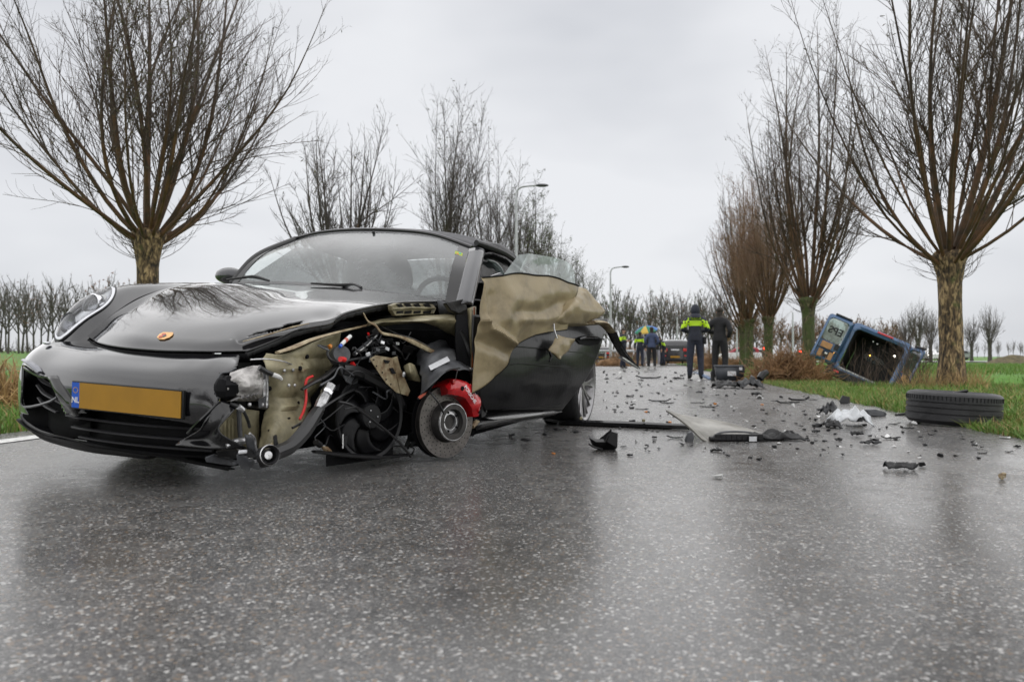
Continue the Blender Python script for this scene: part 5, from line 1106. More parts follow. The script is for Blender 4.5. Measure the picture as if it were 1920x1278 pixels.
text('PORSCHE', 'caliper_lettering', 'plate_white', cal, (tA + tB) / 2, tB - tA, tup, .0245, .0006, .012)
hose('brake_hose', [(800, 730, .78), (812, 742, .86), (824, 758, .88), (832, 775, .86)], .0045, parent=hub)
hose('abs_wire', [(858, 693, .86), (854, 712, .84), (850, 730, .8)], .002, 'bare_metal', 5, parent=hub)
MB().tube([dc - dn_ * .06, dc - dn_ * .16 + Vector((0, 0, .03)), dc - dn_ * .3 + Vector((-.05, 0, .06))], [.06, .045, .035], 10).build('axle_stub', 'dark_void', hub)
junk('suspension_arm', 778, 820, .62, .07, 7, 'black_plastic', 31, hub)
MB().plate(pp([(890, 702), (900, 704), (899, 724), (893, 716)], .82), (-.003, -.01, 0)).build('paint_chip', 'white_plastic', liner)
# sill
sl = [(888, 786, .83), (960, 776, .85), (1050, 766, .88)]
b = MB(); b.grid(net([[cv(*p) + Vector((0, -.10, .03)) for p in sl], [cv(*p) for p in sl], [cv(p[0] + 4, p[1] + 18 - 5 * i, p[2] + .01) for i, p in enumerate(sl)], [cv(p[0] + 4, p[1] + 22 - 5 * i, p[2] - .10) for i, p in enumerate(sl)]], 4, 6)); b.build('sill', 'black_gloss', car, solid=.005)
hose('sill_shards', [(912, 768, .87), (924, 764, .88), (938, 766, .88)], [.004, .012, .003], 'grey_plastic', flat=.4); hose('sill_bracket', [(886, 800, .84), (892, 792, .84), (898, 790, .84)], [.010, .014, .006], 'rust_beige')
b = MB(); b.grid([[Vector((-.5, .76, .15)), Vector((-2.1, .80, .15))], [Vector((-.5, .76, .6)), Vector((-2.1, .8, .6))]]); b.build('sill_inner', 'dark_void', car, solid=.01)

# tangle of torn wires and liner scraps in the opened corner
g_ = random.Random(77)
for k in range(26):
    x = g_.uniform(598, 775); y = g_.uniform(640, 842); v0 = g_.uniform(.50, .66)
    P = [(x, y, v0)]
    for _ in range(3): P.append((P[-1][0] + g_.uniform(-26, 26), P[-1][1] + g_.uniform(-16, 20), v0 + g_.uniform(-.03, .03)))
    hose('torn_wire', P, g_.uniform(.0018, .0042), g_.choice(['black_pipe'] * 5 + ['grey_plastic']), 5)
for k in range(16):
    x = g_.uniform(600, 790); y = g_.uniform(690, 852); c = cv(x, y, g_.uniform(.48, .62)); n_ = g_.randint(4, 6)
    P = [c + Vector((math.cos(a) * g_.uniform(.012, .04), math.sin(a) * .012 * g_.random(), math.sin(a) * g_.uniform(.012, .04))) for a in sorted(g_.uniform(0, 6.28) for _ in range(n_))]
    MB().plate(P, (.004, .005, 0)).build('liner_scrap', g_.choice(['black_plastic', 'dark_void', 'fan_black']), car)
for k in range(10):
    x = g_.uniform(500, 575); y = g_.uniform(668, 840); p = hit(bvh_x, x, y, .001)
    if p: MB().sphere(p, (.004 + .008 * g_.random(), .002, .003 + .006 * g_.random()), 6).build('dirt_mark', g_.choice(['dark_void', 'rust_beige']), chassis)
# ================================================================ LOOSE TYRE
def g0(px, py, dz=0.): p = gp(px, py); p.z = dz; return p
mat('tyre_tread', (.020, .020, .022), .5, var=.35, scale=14, bump=.25, bscale=70)
tp = gp(1798, 800); tp.z = 0; tR = .312; tW = .235; tp.y += .26
tp.x += .10
ty = empty('loose_tyre', tp, (R(1.5), R(2.5), .4), label='black car tyre lying flat at the grassy road edge', cat='tyre')
prof = [(.225, .012), (.25, .0), (.288, .006), (.305, .024)]
for z0, z1 in ((.030, .072), (.082, .112), (.122, .150), (.160, .205)): prof += [(tR, z0), (tR, z1), (tR - .011, z1 + .002), (tR - .011, z1 + .008)]
prof = prof[:-2] + [(.304, .219), (.288, .229), (.25, .235), (.225, .222), (.222, .2), (.24, .118), (.222, .03)]
MB().lathe(prof, 72, 0, None, closed=True).build('tyre_body', 'tyre_tread', ty, angle=25)
blk = MB().box((0, 0, 0), (.012, .030, .006)); bl = blk.build('tread_sipe', 'dark_void', ty); bl.location = (tR - .008, 0, .205); first = True
for k in range(72):
    a = 2 * math.pi * k / 72
    for zz in (.188,):
        o = bl if first else bl.copy(); first = False
        if o is not bl: col.objects.link(o)
        o.parent = ty; o.location = ((tR - .004) * math.cos(a), (tR - .004) * math.sin(a), zz); o.rotation_euler = (R(90), 0, a); o.scale = (1, 1.0, .8)
c_ = at(1765, 747, tp.y - .05)
st = MB().tube([(at(1742, 746, tp.y + .1)), at(1770, 741, tp.y), at(1812, 733, tp.y)], [.012, .02, .022], 8, flat=.6, smooth=3).build('trim_strip', 'black_plastic'); tag(st, 'black plastic trim strip sticking out of the loose tyre', 'trim')

# ================================================================ DEBRIS
def gs(py): return (py - HOR) / CH          # pixels per metre at a ground row
def scrap_mesh(name, w, d, h, seed, m, kind='shard'):
    g = random.Random(seed); b = MB()
    if kind == 'shard':
        n = g.randint(5, 8); P = [Vector((w / 2 * math.cos(a) * g.uniform(.55, 1.1), d / 2 * math.sin(a) * g.uniform(.5, 1.1), 0)) for a in sorted(g.uniform(0, 6.28) for _ in range(n))]
        P = [p + Vector((0, 0, h * g.uniform(0, 1) ** 2)) for p in P]; b.plate(P, (0, 0, max(.004, h * .25)))
    elif kind == 'strip':
        k = 5; P = [Vector((w * (i / k - .5), d * g.uniform(-.4, .4), h * .3 + h * .7 * g.random() * (i in (0, k)))) for i in range(k + 1)]; b.tube(P, [max(.004, h * .35)] * (k + 1), 5, flat=.6)
    elif kind == 'chunk':
        for _ in range(4):
            b.box((g.uniform(-.3, .3) * w, g.uniform(-.3, .3) * d, h * g.uniform(.25, .6)), (w * g.uniform(.25, .7), d * g.uniform(.2, .6), h * g.uniform(.3, .7)), Matrix.Rotation(g.uniform(-.5, .5), 3, 'X') @ Matrix.Rotation(g.uniform(0, 3), 3, 'Z'))
    elif kind == 'crumple':
        G = [[Vector((w * (i / 9 - .5), d * (j / 7 - .5), 0)) for j in range(8)] for i in range(10)]
        for r in G:
            for p in r:
                q = noise.noise((p.x / w * 4 + seed, p.y / d * 3, seed)); q2 = abs(noise.noise((p.x / w * 7, p.y / d * 6 + seed, 2)))
                p.z = max(0.003, h * (.35 + .6 * q + .7 * q2)); p.x += w * .07 * noise.noise((p.x * 30, p.y * 30, seed)); p.y += d * .10 * noise.noise((p.y * 30, p.x * 30, seed + 5))
        b.grid(G)
    return b
def scrap(name, px, py, wpx, hpx, m, label, group=None, kind='shard', seed=None, cat='debris', depth=None):
    s = gs(py); seed = seed if seed is not None else int(px * 7 + py); w = wpx / s; h = max(.006, hpx / s); d = depth or max(.03, w * .55)
    b = scrap_mesh(name, w, d, h, seed, m, kind); o = b.build(name, m, None, solid=.006 if kind == 'crumple' else 0, angle=25)
    p = g0(px, py, .001); o.location = p; o.rotation_euler.z = random.Random(seed).uniform(-.5, .5)
    return tag(o, label, cat, group)
# large distinct pieces
nb = 'black_plastic'
b = MB(); A0, A1 = g0(1062, 797, .02), g0(1300, 806, .02)
b.tube([A0 + Vector((-.15, .1, .02)), A0, A0.lerp(A1, .5), A1], [.02, .028, .030, .022], 6, flat=.8); o = b.build('sill_trim_rail', 'black_gloss'); tag(o, 'long straight black sill rail lying from the rear wheel towards the bent wing panel', 'trim')
for t in (.12, .62): MB().box(A0.lerp(A1, t) + Vector((0, -.02, .035)), (.02, .02, .02)).build('rail_clip', 'beige_primer', o, bevel=.003)
# bent wing panel standing on its edge
mat('panel_inside', (.20, .19, .165), .33, var=.3, scale=9, c2=(.32, .31, .28), bump=.1, bscale=40)
Z0 = gp(1325, 826).y
def wq(px, py, dy=0.): return at(px, py, Z0 + dy)
pnl = [[wq(1254, 769, .25), wq(1290, 792, .12), wq(1318, 820, 0), wq(1332, 828, -.03)], [wq(1276, 776, .40), wq(1310, 788, .26), wq(1345, 808, .08), wq(1352, 820, 0)], [wq(1312, 782, .55), wq(1345, 789, .38), wq(1380, 806, .14), wq(1385, 818, .03)], [wq(1348, 788, .65), wq(1378, 795, .45), wq(1408, 808, .18), wq(1415, 818, .06)], [wq(1392, 804, .7), wq(1412, 806, .5), wq(1430, 812, .2), wq(1434, 820, .08)]]
o = MB().grid(net(pnl, 6, 6)).build('wing_panel', 'panel_inside', solid=.005); tag(o, 'bent grey wing panel lying on the road among black bumper scraps', 'car panel')
MB().tube([wq(1252, 770, .24), wq(1270, 781, .17), wq(1295, 800, .08), wq(1318, 822, 0), wq(1330, 829, -.04)], [.016, .018, .02, .02, .012], 6, flat=.5, smooth=3).build('folded_edge', 'panel_inside', o)
MB().tube([wq(1332, 824, -.04), wq(1350, 811, -.02), wq(1390, 809, .05), wq(1430, 814, .06)], .006, 6, smooth=4).build('rim_bead', 'grey_plastic', o)
b = MB(); b.tube([wq(1330, 822, -.03), wq(1370, 822, -.02), wq(1430, 824, 0), wq(1500, 826, .1)], [.02, .026, .026, .015], 6, flat=.7)
for k in range(9): b.box(wq(1345 + 10 * k, 819, -.03), (.03, .03, .035))
o = b.build('bumper_carrier', nb, bevel=.003); tag(o, 'black ribbed bumper carrier lying under the bent wing panel', 'car part')
MB().plate([wq(1405, 818, -.08), wq(1419, 818, -.08), wq(1419, 827, -.08), wq(1405, 827, -.08)], (0, .004, 0)).build('carrier_label', 'label_paper', o)
def gpiece(name, P, m, label, thick=.01, cat='debris', parent=None):
    """a traced upright shard standing on the ground: (px,py) outline with ground row py0"""
    o = MB().plate(P, (0, thick, 0)).build(name, m, parent, bevel=.002)
    return tag(o, label, cat) if label else o
def stand(poly, py0, dy=None): Y = gp(960, py0).y; return [at(x, y, Y + (dy[i] if dy else 0)) for i, (x, y) in enumerate(poly)]
# crumpled black fan of plastic right of the panel
b = MB(); Y = gp(960, 846).y
b.plate([at(x, y, Y + .01 * i) for i, (x, y) in enumerate(((1104, 820), (1118, 828), (1134, 828), (1140, 816), (1148, 808), (1153, 812), (1158, 818), (1158, 838), (1150, 847), (1128, 846), (1112, 838)))], (0, .04, .012)); b.plate([at(x, y, Y - .02) for x, y in ((1137, 828), (1146, 808), (1158, 812), (1157, 840))], (.01, .06, 0)); b.tube([at(1104, 832, Y - .03), at(1114, 838, Y - .02), at(1130, 842, Y)], .006, 5)
tag(b.build('mirror_mount', nb, bevel=.003), 'black jagged plastic mount standing on the road in front of the sill rail', 'debris')
b = MB(); Y = gp(960, 828).y
b.plate([at(x, y, Y) for x, y in ((1287, 824), (1292, 812), (1298, 808), (1302, 818), (1300, 828), (1330, 830), (1328, 834), (1288, 834))], (0, .05, 0)); tag(b.build('headlamp_piece', 'grey_plastic', bevel=.003), 'broken grey and black lamp piece next to the wing panel corner', 'debris')
# white reservoir and grey shards by the verge
def standing(name, poly, py0, m, label, th=.03, cat='debris', seed=1):
    g = random.Random(seed); Y = gp(960, py0).y; b = MB(); b.plate([at(x, y, Y + g.uniform(0, .06)) for x, y in poly], (.0, th, 0)); return tag(b.build(name, m, bevel=.003), label, cat)
mat('undertray_grey', (.028, .029, .032), .45, var=.3, scale=6)
def crumpled(name, px, py, wpx, hpx, dpx, m, label, seed=1, cat='debris', dome=.8):
    s = gs(py); w, h, d = wpx / s, hpx / s, dpx / s; G = []
    for i in range(15):
        row = []
        for j in range(11):
            a, c = i / 7 - 1, j / 5 - 1; e_ = 1 - .12 * abs(noise.noise((a * 3, c * 3, seed))) * 2
            q = abs(noise.noise((a * 1.7 + seed, c * 1.5, seed * .7))) * 1.1 + .5 * abs(noise.noise((a * 4, c * 4 + seed, 1)))
            z = h * (dome * max(0, 1 - (a * a + c * c) * .55) * (.55 + .5 * q) + (1 - dome) * q * 1.3)
            row.append(Vector((a * w / 2 * e_ + w * .06 * noise.noise((c * 3, a, seed)), c * d / 2 * e_ + d * .10 * noise.noise((a * 3, c * 2, seed + 9)), max(.004, z))))
        G.append(row)
    o = MB().grid(G).build(name, m, None, solid=.008, angle=18); o.location = g0(px, py, .001); o.location.y += d * .45
    return tag(o, label, cat)
mat('white_translucent', (.60, .62, .64), .42, var=.12, scale=14, bump=.2, bscale=30)
crumpled('fluid_reservoir', 1604, 799, 70, 44, 62, 'white_translucent', 'shattered white plastic fluid reservoir near the grass edge', 11, 'car part', .85)
crumpled('bumper_scrap', 1462, 827, 96, 26, 46, nb, 'crumpled black bumper scrap at the end of the bent wing panel', 14, dome=.5)
crumpled('crumpled_cover', 1562, 780, 30, 30, 34, 'undertray_grey', 'crumpled grey plastic cover behind the white reservoir', 6)
standing('plastic_flap', [(1574, 752), (1580, 741), (1594, 744), (1594, 756), (1578, 757)], 757, nb, 'upright black plastic flap on the verge edge behind the white reservoir', .02)
crumpled('black_shell', 1564, 803, 32, 20, 34, nb, 'black curved shell fragment in front of the white reservoir', 7)
standing('grey_slab', [(1626, 768), (1640, 767), (1660, 772), (1663, 776), (1660, 781), (1630, 779)], 781, 'grey_plastic', 'layered grey plastic slab right of the white reservoir', .10)
standing('verge_strip', [(1680, 776), (1696, 774), (1710, 772), (1710, 777), (1682, 779)], 779, nb, 'black strip lying between the loose tyre and the grey slab', .03)
standing('ribbed_grille', [(1526, 796), (1532, 793), (1541, 794), (1543, 799), (1536, 801), (1528, 801)], 801, nb, 'small ribbed black grille piece left of the black shell', .05)
crumpled('wheel_arch_scrap', 1368, 728, 50, 20, 50, nb, 'large black wheel arch scrap lying in front of the plastic crate', 3)
crumpled('undertray', 1412, 729, 44, 27, 44, 'undertray_grey', 'folded dark grey undertray at the road edge beside the brush heap', 4)
tag(MB().tube([at(1424, 710, gp(960, 729).y + .2), at(1430, 702, gp(960, 729).y + .25), at(1437, 698, gp(960, 729).y + .3)], [.05, .06, .05], 8).build('black_hose_stub', nb), 'short black hose stub sticking out of the dark grey undertray', 'hose')
standing('upright_tube', [(1334, 714), (1333, 700), (1335, 694), (1340, 696), (1339, 702), (1341, 714)], 714, nb, 'upright black plastic post between the officer and the crate', .06)
b = MB(); Y = gp(960, 712).y; b.tube([at(1301, 698, Y + .9), at(1312, 700, Y + .6), at(1324, 706, Y + .2), at(1333, 711, Y)], [.02, .05, .06, .04], 8, smooth=4, flat=.6); tag(b.build('blue_panel_strip', 'van_blue_debris') if mat('van_blue_debris', (.12, .17, .27), .3, metal=.2, var=.3, scale=5) else None, 'bent pale blue body strip behind the hooded officer', 'debris')
# medium and small scraps traced from the photo
LST = [(1158, 710, 18, 4, nb, 'shard'), (1215, 710, 44, 7, nb, 'strip'), (1272, 711, 20, 5, nb, 'crumple'), (1138, 711, 10, 4, nb, 'chunk'), (1180, 745, 18, 4, nb, 'shard'), (1202, 714, 14, 3, nb, 'shard'), (1158, 738, 8, 3, nb, 'chunk'), (1237, 753, 40, 6, nb, 'strip'), (1250, 757, 26, 5, nb, 'strip'), (1308, 756, 26, 4, nb, 'strip'), (1330, 764, 32, 5, nb, 'strip'), (1312, 736, 16, 4, nb, 'shard'), (1362, 743, 10, 4, nb, 'shard'), (1185, 766, 12, 5, nb, 'chunk'), (1204, 768, 24, 4, nb, 'strip'), (1186, 791, 18, 5, nb, 'chunk'), (1208, 794, 20, 3, nb, 'strip'), (1228, 822, 10, 5, nb, 'chunk'), (1266, 822, 28, 6, nb, 'strip'), (1278, 834, 10, 3, nb, 'shard'), (1168, 839, 16, 4, nb, 'shard'), (1342, 846, 22, 5, nb, 'chunk'), (1422, 862, 10, 5, nb, 'chunk'), (1452, 839, 12, 6, nb, 'chunk'), (1495, 842, 8, 3, nb, 'chunk'), (1418, 742, 18, 8, nb, 'crumple'), (1452, 752, 18, 4, nb, 'shard'), (1465, 746, 9, 5, nb, 'chunk'), (1478, 757, 44, 8, nb, 'strip'), (1500, 752, 40, 9, nb, 'strip'), (1524, 750, 20, 3, nb, 'strip'), (1400, 757, 6, 2, nb, 'shard'), (1432, 790, 14, 3, nb, 'shard'), (1415, 800, 12, 3, nb, 'shard'), (1530, 812, 14, 6, nb, 'crumple'), (1552, 808, 8, 6, nb, 'chunk'), (1545, 828, 6, 4, nb, 'chunk'), (1565, 815, 8, 4, nb, 'chunk'), (1606, 818, 22, 11, nb, 'crumple'), (1600, 800, 26, 5, nb, 'strip'), (1620, 798, 12, 4, nb, 'chunk'), (1678, 796, 22, 4, nb, 'strip'), (1703, 804, 20, 6, nb, 'strip'), (1572, 826, 14, 5, nb, 'chunk'), (1632, 834, 34, 8, nb, 'crumple'), (1690, 880, 54, 14, nb, 'crumple'), (1731, 875, 16, 10, nb, 'chunk'), (1766, 856, 14, 9, nb, 'chunk'), (1842, 850, 18, 3, nb, 'strip'), (1894, 848, 16, 4, nb, 'shard'), (1908, 838, 10, 4, nb, 'chunk'), (1826, 835, 14, 3, nb, 'shard'), (1748, 816, 14, 4, nb, 'strip'), (1548, 742, 14, 3, nb, 'shard'), (1672, 823, 40, 6, nb, 'strip'), (1500, 800, 16, 3, nb, 'shard'), (1508, 806, 10, 3, nb, 'shard'), (1640, 826, 16, 4, nb, 'chunk'), (1080, 812, 16, 6, nb, 'chunk'), (1050, 808, 22, 6, nb, 'crumple'), (1022, 815, 14, 5, nb, 'chunk'), (985, 828, 24, 5, nb, 'shard'), (960, 818, 14, 6, nb, 'chunk')]
seen = {}
for i, (x, y, w, h, m, k) in enumerate(LST):
    lab = {'shard': 'flat black plastic shard on the wet road', 'strip': 'thin black plastic strip on the wet road', 'chunk': 'small black plastic chunk on the wet road', 'crumple': 'crumpled scrap of black plastic on the wet road'}[k]
    if (x, y) == (1690, 880): lab = 'long black lattice grille fragment alone on the open road'
    if (x, y) == (1632, 834): lab = 'black hooked clip fragment beside a white chip'
    scrap({'shard': 'plastic_shard', 'strip': 'plastic_strip', 'chunk': 'plastic_chunk', 'crumple': 'plastic_scrap'}[k], x, y, w, h, m, lab, {'shard': 'flat black shards', 'strip': 'thin black strips', 'chunk': 'small black chunks', 'crumple': 'crumpled black scraps'}[k] if 'alone' not in lab and 'hooked' not in lab else None, k, cat='debris')
for x, y, w, h in ((1424, 748, 18, 7), (1487, 765, 8, 8), (1645, 821, 12, 7), (1345, 896, 22, 7), (1455, 833, 24, 5), (1320, 841, 14, 3), (1664, 822, 20, 7), (1885, 822, 22, 4), (1533, 783, 14, 4), (1678, 838, 12, 2), (1400, 790, 9, 3), (1715, 797, 14, 7), (1704, 848, 8, 3), (1828, 834, 12, 3), (1460, 770, 8, 3), (1030, 790, 12, 5), (1043, 797, 10, 6)):
    scrap('white_chip', x, y, w, h, 'white_plastic', 'small white plastic chip on the wet road', 'white chips', 'shard')
for x, y in ((1429, 760), (1212, 773), (1255, 792), (1038, 851), (1340, 758)): scrap('orange_chip', x, y, 7, 3, 'wire_orange', 'tiny orange lens chip on the wet road', 'orange chips', 'chunk')
scrap('beige_fastener', 1878, 898, 14, 14, 'rust_beige', 'beige bolt shaped fastener alone on the road', None, 'chunk')
g_ = random.Random(8)
for i in range(250):         # crumbs
    y = 696 + 165 * g_.random() ** 1.2; x = 1130 + g_.random() * (760 if y > 780 else 430 if y > 740 else 290)
    p = gp(x, y)
    if XL(p.y) + .3 < p.x < XR(p.y) - .1: scrap('plastic_crumb', x, y, g_.uniform(3, 9), g_.uniform(1.2, 4.5), nb if g_.random() < .85 else 'white_plastic', 'tiny crumb of broken plastic on the wet road', 'crumbs of broken plastic', g_.choice(['shard', 'chunk', 'shard']), seed=i * 13)

# ================================================================ VAN IN THE DITCH
mat('van_blue', (.05, .105, .21), .28, metal=.35, coat=.8, var=.15, scale=3); mat('van_dark', (.012, .012, .014), .55, var=.3, scale=5)
mat('van_tan', (.42, .22, .095), .6, var=.15, scale=9); mat('lamp_red', (.55, .02, .02), .25, coat=.5); mat('lamp_glow', (1, .93, .8), .4, emit=(1, .93, .8), es=5); mat('amber_glow', (1, .5, .1), .4, emit=(1, .45, .08), es=3)
glass('van_glass', (.55, .68, .62), .5, (.45, .53, .50), .8, 6, .1); glass('van_front_glass', (.25, .42, .34), .25, (.25, .40, .32), .6, 6, .1)
VY = 22.0; vo = at(1571.5, 687, VY)
van = empty('crashed_van', vo, (R(-5), R(25), R(-30)), label='blue delivery van tipped nose down in the ditch with rear doors open', cat='van')
OW, OH = 1.30, 1.14
def rring(x0, x1, z0, z1, r, y, n=5):
    P = []
    for cx, cz, a0 in ((x1 - r, z1 - r, 0), (x0 + r, z1 - r, 90), (x0 + r, z0 + r, 180), (x1 - r, z0 + r, 270)):
        for k in range(n + 1): a = R(a0 + 90 * k / n); P.append(Vector((cx + r * math.cos(a), y, cz + r * math.sin(a))))
    return P + [P[0]]
body = MB().grid([rring(-.02, OW + .02, 0, OH + .02, .13, .0), rring(-.10, OW + .10, -.06, OH + .10, .16, -.015), rring(-.17, OW + .17, -.12, OH + .17, .18, .03), rring(-.20, OW + .20, -.25, OH + .20, .18, .5), rring(-.22, OW + .22, -.28, OH + .20, .2, 1.9), rring(-.2, OW + .2, -.28, OH + .12, .2, 2.2), rring(-.15, OW + .15, -.28, OH - .35, .2, 2.8), rring(-.05, OW + .05, -.25, OH - .5, .2, 3.6)]).build('body_shell', 'van_blue', van)
MB().grid([rring(-.0, OW + .0, .0, OH, .12, .004), rring(.04, OW - .04, .03, OH - .02, .12, .10), rring(.0, OW, .02, OH, .12, 1.7)]).build('cargo_lining', 'van_dark', van)
MB().add(rring(.02, OW - .02, .02, OH - .02, .12, 1.7)[:-1], [tuple(range(24))]).build('bulkhead', 'van_dark', van)
MB().plate([Vector((.30 + .55 * math.cos(a) * .55 + .28, 1.66, .62 + .11 * math.sin(a))) for a in np.linspace(0, 6.28, 14)[:-1]], (0, .01, 0)).build('front_window_view', 'van_front_glass', van)
for x, z, m_, r_ in ((.50, .66, 'amber_glow', .022), (1.14, .86, 'lamp_glow', .028), (.62, .98, 'white_plastic', .02), (.50, 1.0, 'white_plastic', .02)): MB().sphere((x, 1.0 if m_ == 'amber_glow' else .12, z), r_, 8).build('cargo_lamp', m_, van)
MB().tube([(0.0, -.03, -.0), (OW + .05, -.03, -.02)], .022, 6).build('loading_sill', 'bare_metal', van)
bmp = MB().grid(net([[Vector((x, -.05 - .05 * math.sin(math.pi * (x + .25) / (OW + .5)), z)) for x in (-.27, -.1, .3, .8, OW + .1, OW + .27)] for z in (-.06, -.14, -.30)], 3, 3)).build('rear_bumper', 'black_plastic', van, solid=.05)
for x in (.02, OW - .02): MB().box((x, -.13, -.14), (.15, .02, .05)).build('reflector', 'lamp_red', bmp, bevel=.01)
MB().tube([(-.16, -.02, -.08), (-.30, -.05, -.50)], .02, 6).build('bumper_stay', 'bare_metal', van)
MB().box((OW * .55, -.02, OH + .13), (.42, .03, .05)).build('high_brake_light', 'lamp_red', van, bevel=.01)
for x in (-.19, OW + .19): MB().box((x, .06, .55), (.05, .10, .36)).build('tail_lamp', 'lamp_red', van, bevel=.015)
for x in (-.24, OW + .24):
    MB().lathe([(.18, -.09), (.29, -.10), (.31, -.07), (.31, .07), (.29, .10), (.18, .09), (.001, .05)], 28, 0, Matrix.Translation((x, .75, -.25)) @ Matrix.Rotation(R(90), 4, 'Y')).build('wheel', 'rubber', van)
def van_door(name, hinge_x, w, ang, mirror):
    e = bpy.data.objects.new(name, None); col.objects.link(e); e.parent = van; e.location = (hinge_x, -.04, 0); e.rotation_euler.z = ang
    s = -1 if mirror else 1
    def X(a): return s * a
    pan = MB().grid([rring(X(0) if s > 0 else X(w), X(w) if s > 0 else X(0), -.05, OH + .12, .08, 0), rring(min(X(.07), X(w - .06)), max(X(.07), X(w - .06)), .04, OH + .04, .10, -.02), rring(min(X(.09), X(w - .08)), max(X(.09), X(w - .08)), .06, OH + .02, .10, .03)])
    pan.build('door_panel', 'van_blue', e, solid=.03)
    x0, x1 = min(X(.09), X(w - .08)), max(X(.09), X(w - .08))
    MB().box(((x0 + x1) / 2, .035, .28), (x1 - x0, .02, .50)).build('door_lower_skin', 'van_blue', e)
    gl = MB().grid([rring(x0, x1, .54, OH + .01, .10, .01)[:12], rring(x0, x1, .54, OH + .01, .10, .01)[12:24][::-1]]).build('door_glass', 'van_glass', e)
    MB().box(((x0 + x1) / 2 - .05 * s * -1, .015, .41), (.30, .02, .17)).build('trim_panel', 'van_tan', e, bevel=.01)
    for q in (-.13, .16): MB().box(((x0 + x1) / 2 + q, .015, .16), (.12, .02, .22)).build('trim_panel', 'van_tan', e, bevel=.01)
    MB().box(((x0 + x1) / 2 + .02, .012, .17), (.17, .02, .16)).build('latch_cavity', 'van_dark', e, bevel=.02)
    MB().box(((x0 + x1) / 2 + .03, .0, .20), (.07, .03, .05)).build('latch', 'white_plastic', e, bevel=.01)
    MB().sphere((x1 - .04, .0, .30), .018, 8).build('door_marker', 'amber_glow', e)
    MB().tube([(x0 - .02, -.01, .30), (x1 + .03, -.01, .30)], .012, 6).build('latch_rod', 'van_dark', e)
    MB().box((x1 - .03, .008, .46), (.15, .03, .16)).build('handle_recess', 'van_dark', e, bevel=.03)
    MB().box(((x0 + x1) / 2 + .05, .02, OH + .15), (w * .7, .06, .06)).build('door_spoiler', 'van_dark', e, bevel=.02)
    return e, gl
dl, gl = van_door('left_rear_door', -.12, .68, R(12), True)
text('EPS', 'window_lettering', 'van_dark', gl, Vector((-.34, -.004, .84)), (-1, 0, 0), (0, 0, 1), .27, .001, .03)
dr, _ = van_door('right_rear_door', OW + .10, .62, R(-52), False)

# ================================================================ BRUSH AND REEDS
mat('brush_brown', (.24, .125, .05), .75, var=.5, scale=3, c2=(.36, .21, .10)); mat('reed_tan', (.36, .235, .10), .7, var=.35, scale=3); mat('stalk_dark', (.07, .045, .03), .7, var=.4, scale=4)
def heap(name, px, py, w, h, d, n, label, m='brush_brown', l=.45):
    p = onground(px, gp(960, py).y); T = Tubes()
    for _ in range(n):
        a = nr.rand() * 6.28; r = nr.rand() ** .6; q = np.array([math.cos(a) * r * w / 2, math.sin(a) * r * d / 2, 0.]); top = h * max(.05, 1 - r ** 2) * (.75 + .35 * noise.noise((q[0] * 2.2 + px, q[1] * 2, 0)))
        q[2] = top * nr.rand() ** .4; dd = nr.randn(3) * np.array([1, 1, .45]); S = shoot(q, dd, l * (.4 + nr.rand()), 4, -.3, 1.6); S[:, 2] = np.maximum(S[:, 2], 0.0); T.tube(S, .010, .004, 3, 0)
    core = MB().sphere((0, 0, 0), (w * .40, d * .36, h * .62), 14); me = T.mesh(name, [m]); e = empty(name, p, label=label, cat='brush heap', group='heaps of dead brush'); obj('brush_stems', me, e); core.v = [(x, y, z + .12 * noise.noise((x * 3, y * 3, z * 3))) for x, y, z in core.v]; core.build('heap_core', m, e)
    return e
heap('brush_heap', 1478, 716, 1.25, .50, 1.2, 2600, 'large heap of brown dead brush beside the tipped van')
heap('brush_heap', 1336, 694, 1.3, .55, 1.0, 900, 'round brown brush heap behind the civilian beside the crate')
heap('brush_heap', 1396, 688, 2.6, .5, 1.4, 900, 'low spread of brown brush beneath the far willows')
heap('brush_heap', 8, 766, .9, .30, .8, 2200, 'pile of dry reed litter on the verge behind the headlamp', 'reed_tan', .35)
heap('brush_heap', 1160, 686, 3.0, .7, 1.4, 700, 'far brown brush heap behind the officer holding a phone')
heap('brush_heap', 1290, 681, 6.0, .8, 2, 700, 'long brown hedge bank behind the dark hatchback')
def stalks(px0, px1, py, n, h, m, label, name='dead_stalks', lean=.25, lat=1, r=.004, cat='reeds'):
    T = Tubes(); c = onground((px0 + px1) / 2, gp(960, py).y)
    for _ in range(n):
        q = onground(rnd.uniform(px0, px1), gp(960, py).y + rnd.uniform(-.5, .6)) - c; S = shoot(np.array(q), [nr.randn() * lean, nr.randn() * lean, 1], h * (.5 + .7 * nr.rand()), 5, -.1, .35); T.tube(S, r, r * .35, 3, 0)
        if lat: sides(T, S, r * .8, h * .6, 9, .35, 0, 0, 0, 0)
    return tag(obj(name, T.mesh(name, [m]), None, c), label, cat, kind='stuff')
TW = 1.0
stalks(1686, 1742, 731, 60, .85, 'stalk_dark', 'dark dead weed stalks between the van and the near willow trunk')
stalks(1690, 1850, 733, 420, .33, 'reed_tan', 'tan dry grass tufts round the near willow foot', 'dry_grass', .5, 0, .003, 'grass')
stalks(1590, 1680, 727, 40, .7, 'stalk_dark', 'thin dead weed stalks in front of the open cargo bay')
stalks(1450, 1560, 716, 160, .35, 'reed_tan', 'pale dry grass below the brush heap', 'dry_grass', .5, 0, .004, 'grass')
stalks(-40, 40, 700, 90, .5, 'reed_tan', 'straw coloured stems leaning over the left verge', 'dry_grass', .6, 0, .004, 'grass')
stalks(1230, 1480, 684, 260, .5, 'reed_tan', 'far pale dry grass along the verge bend', 'dry_grass', .4, 0, .008, 'grass')

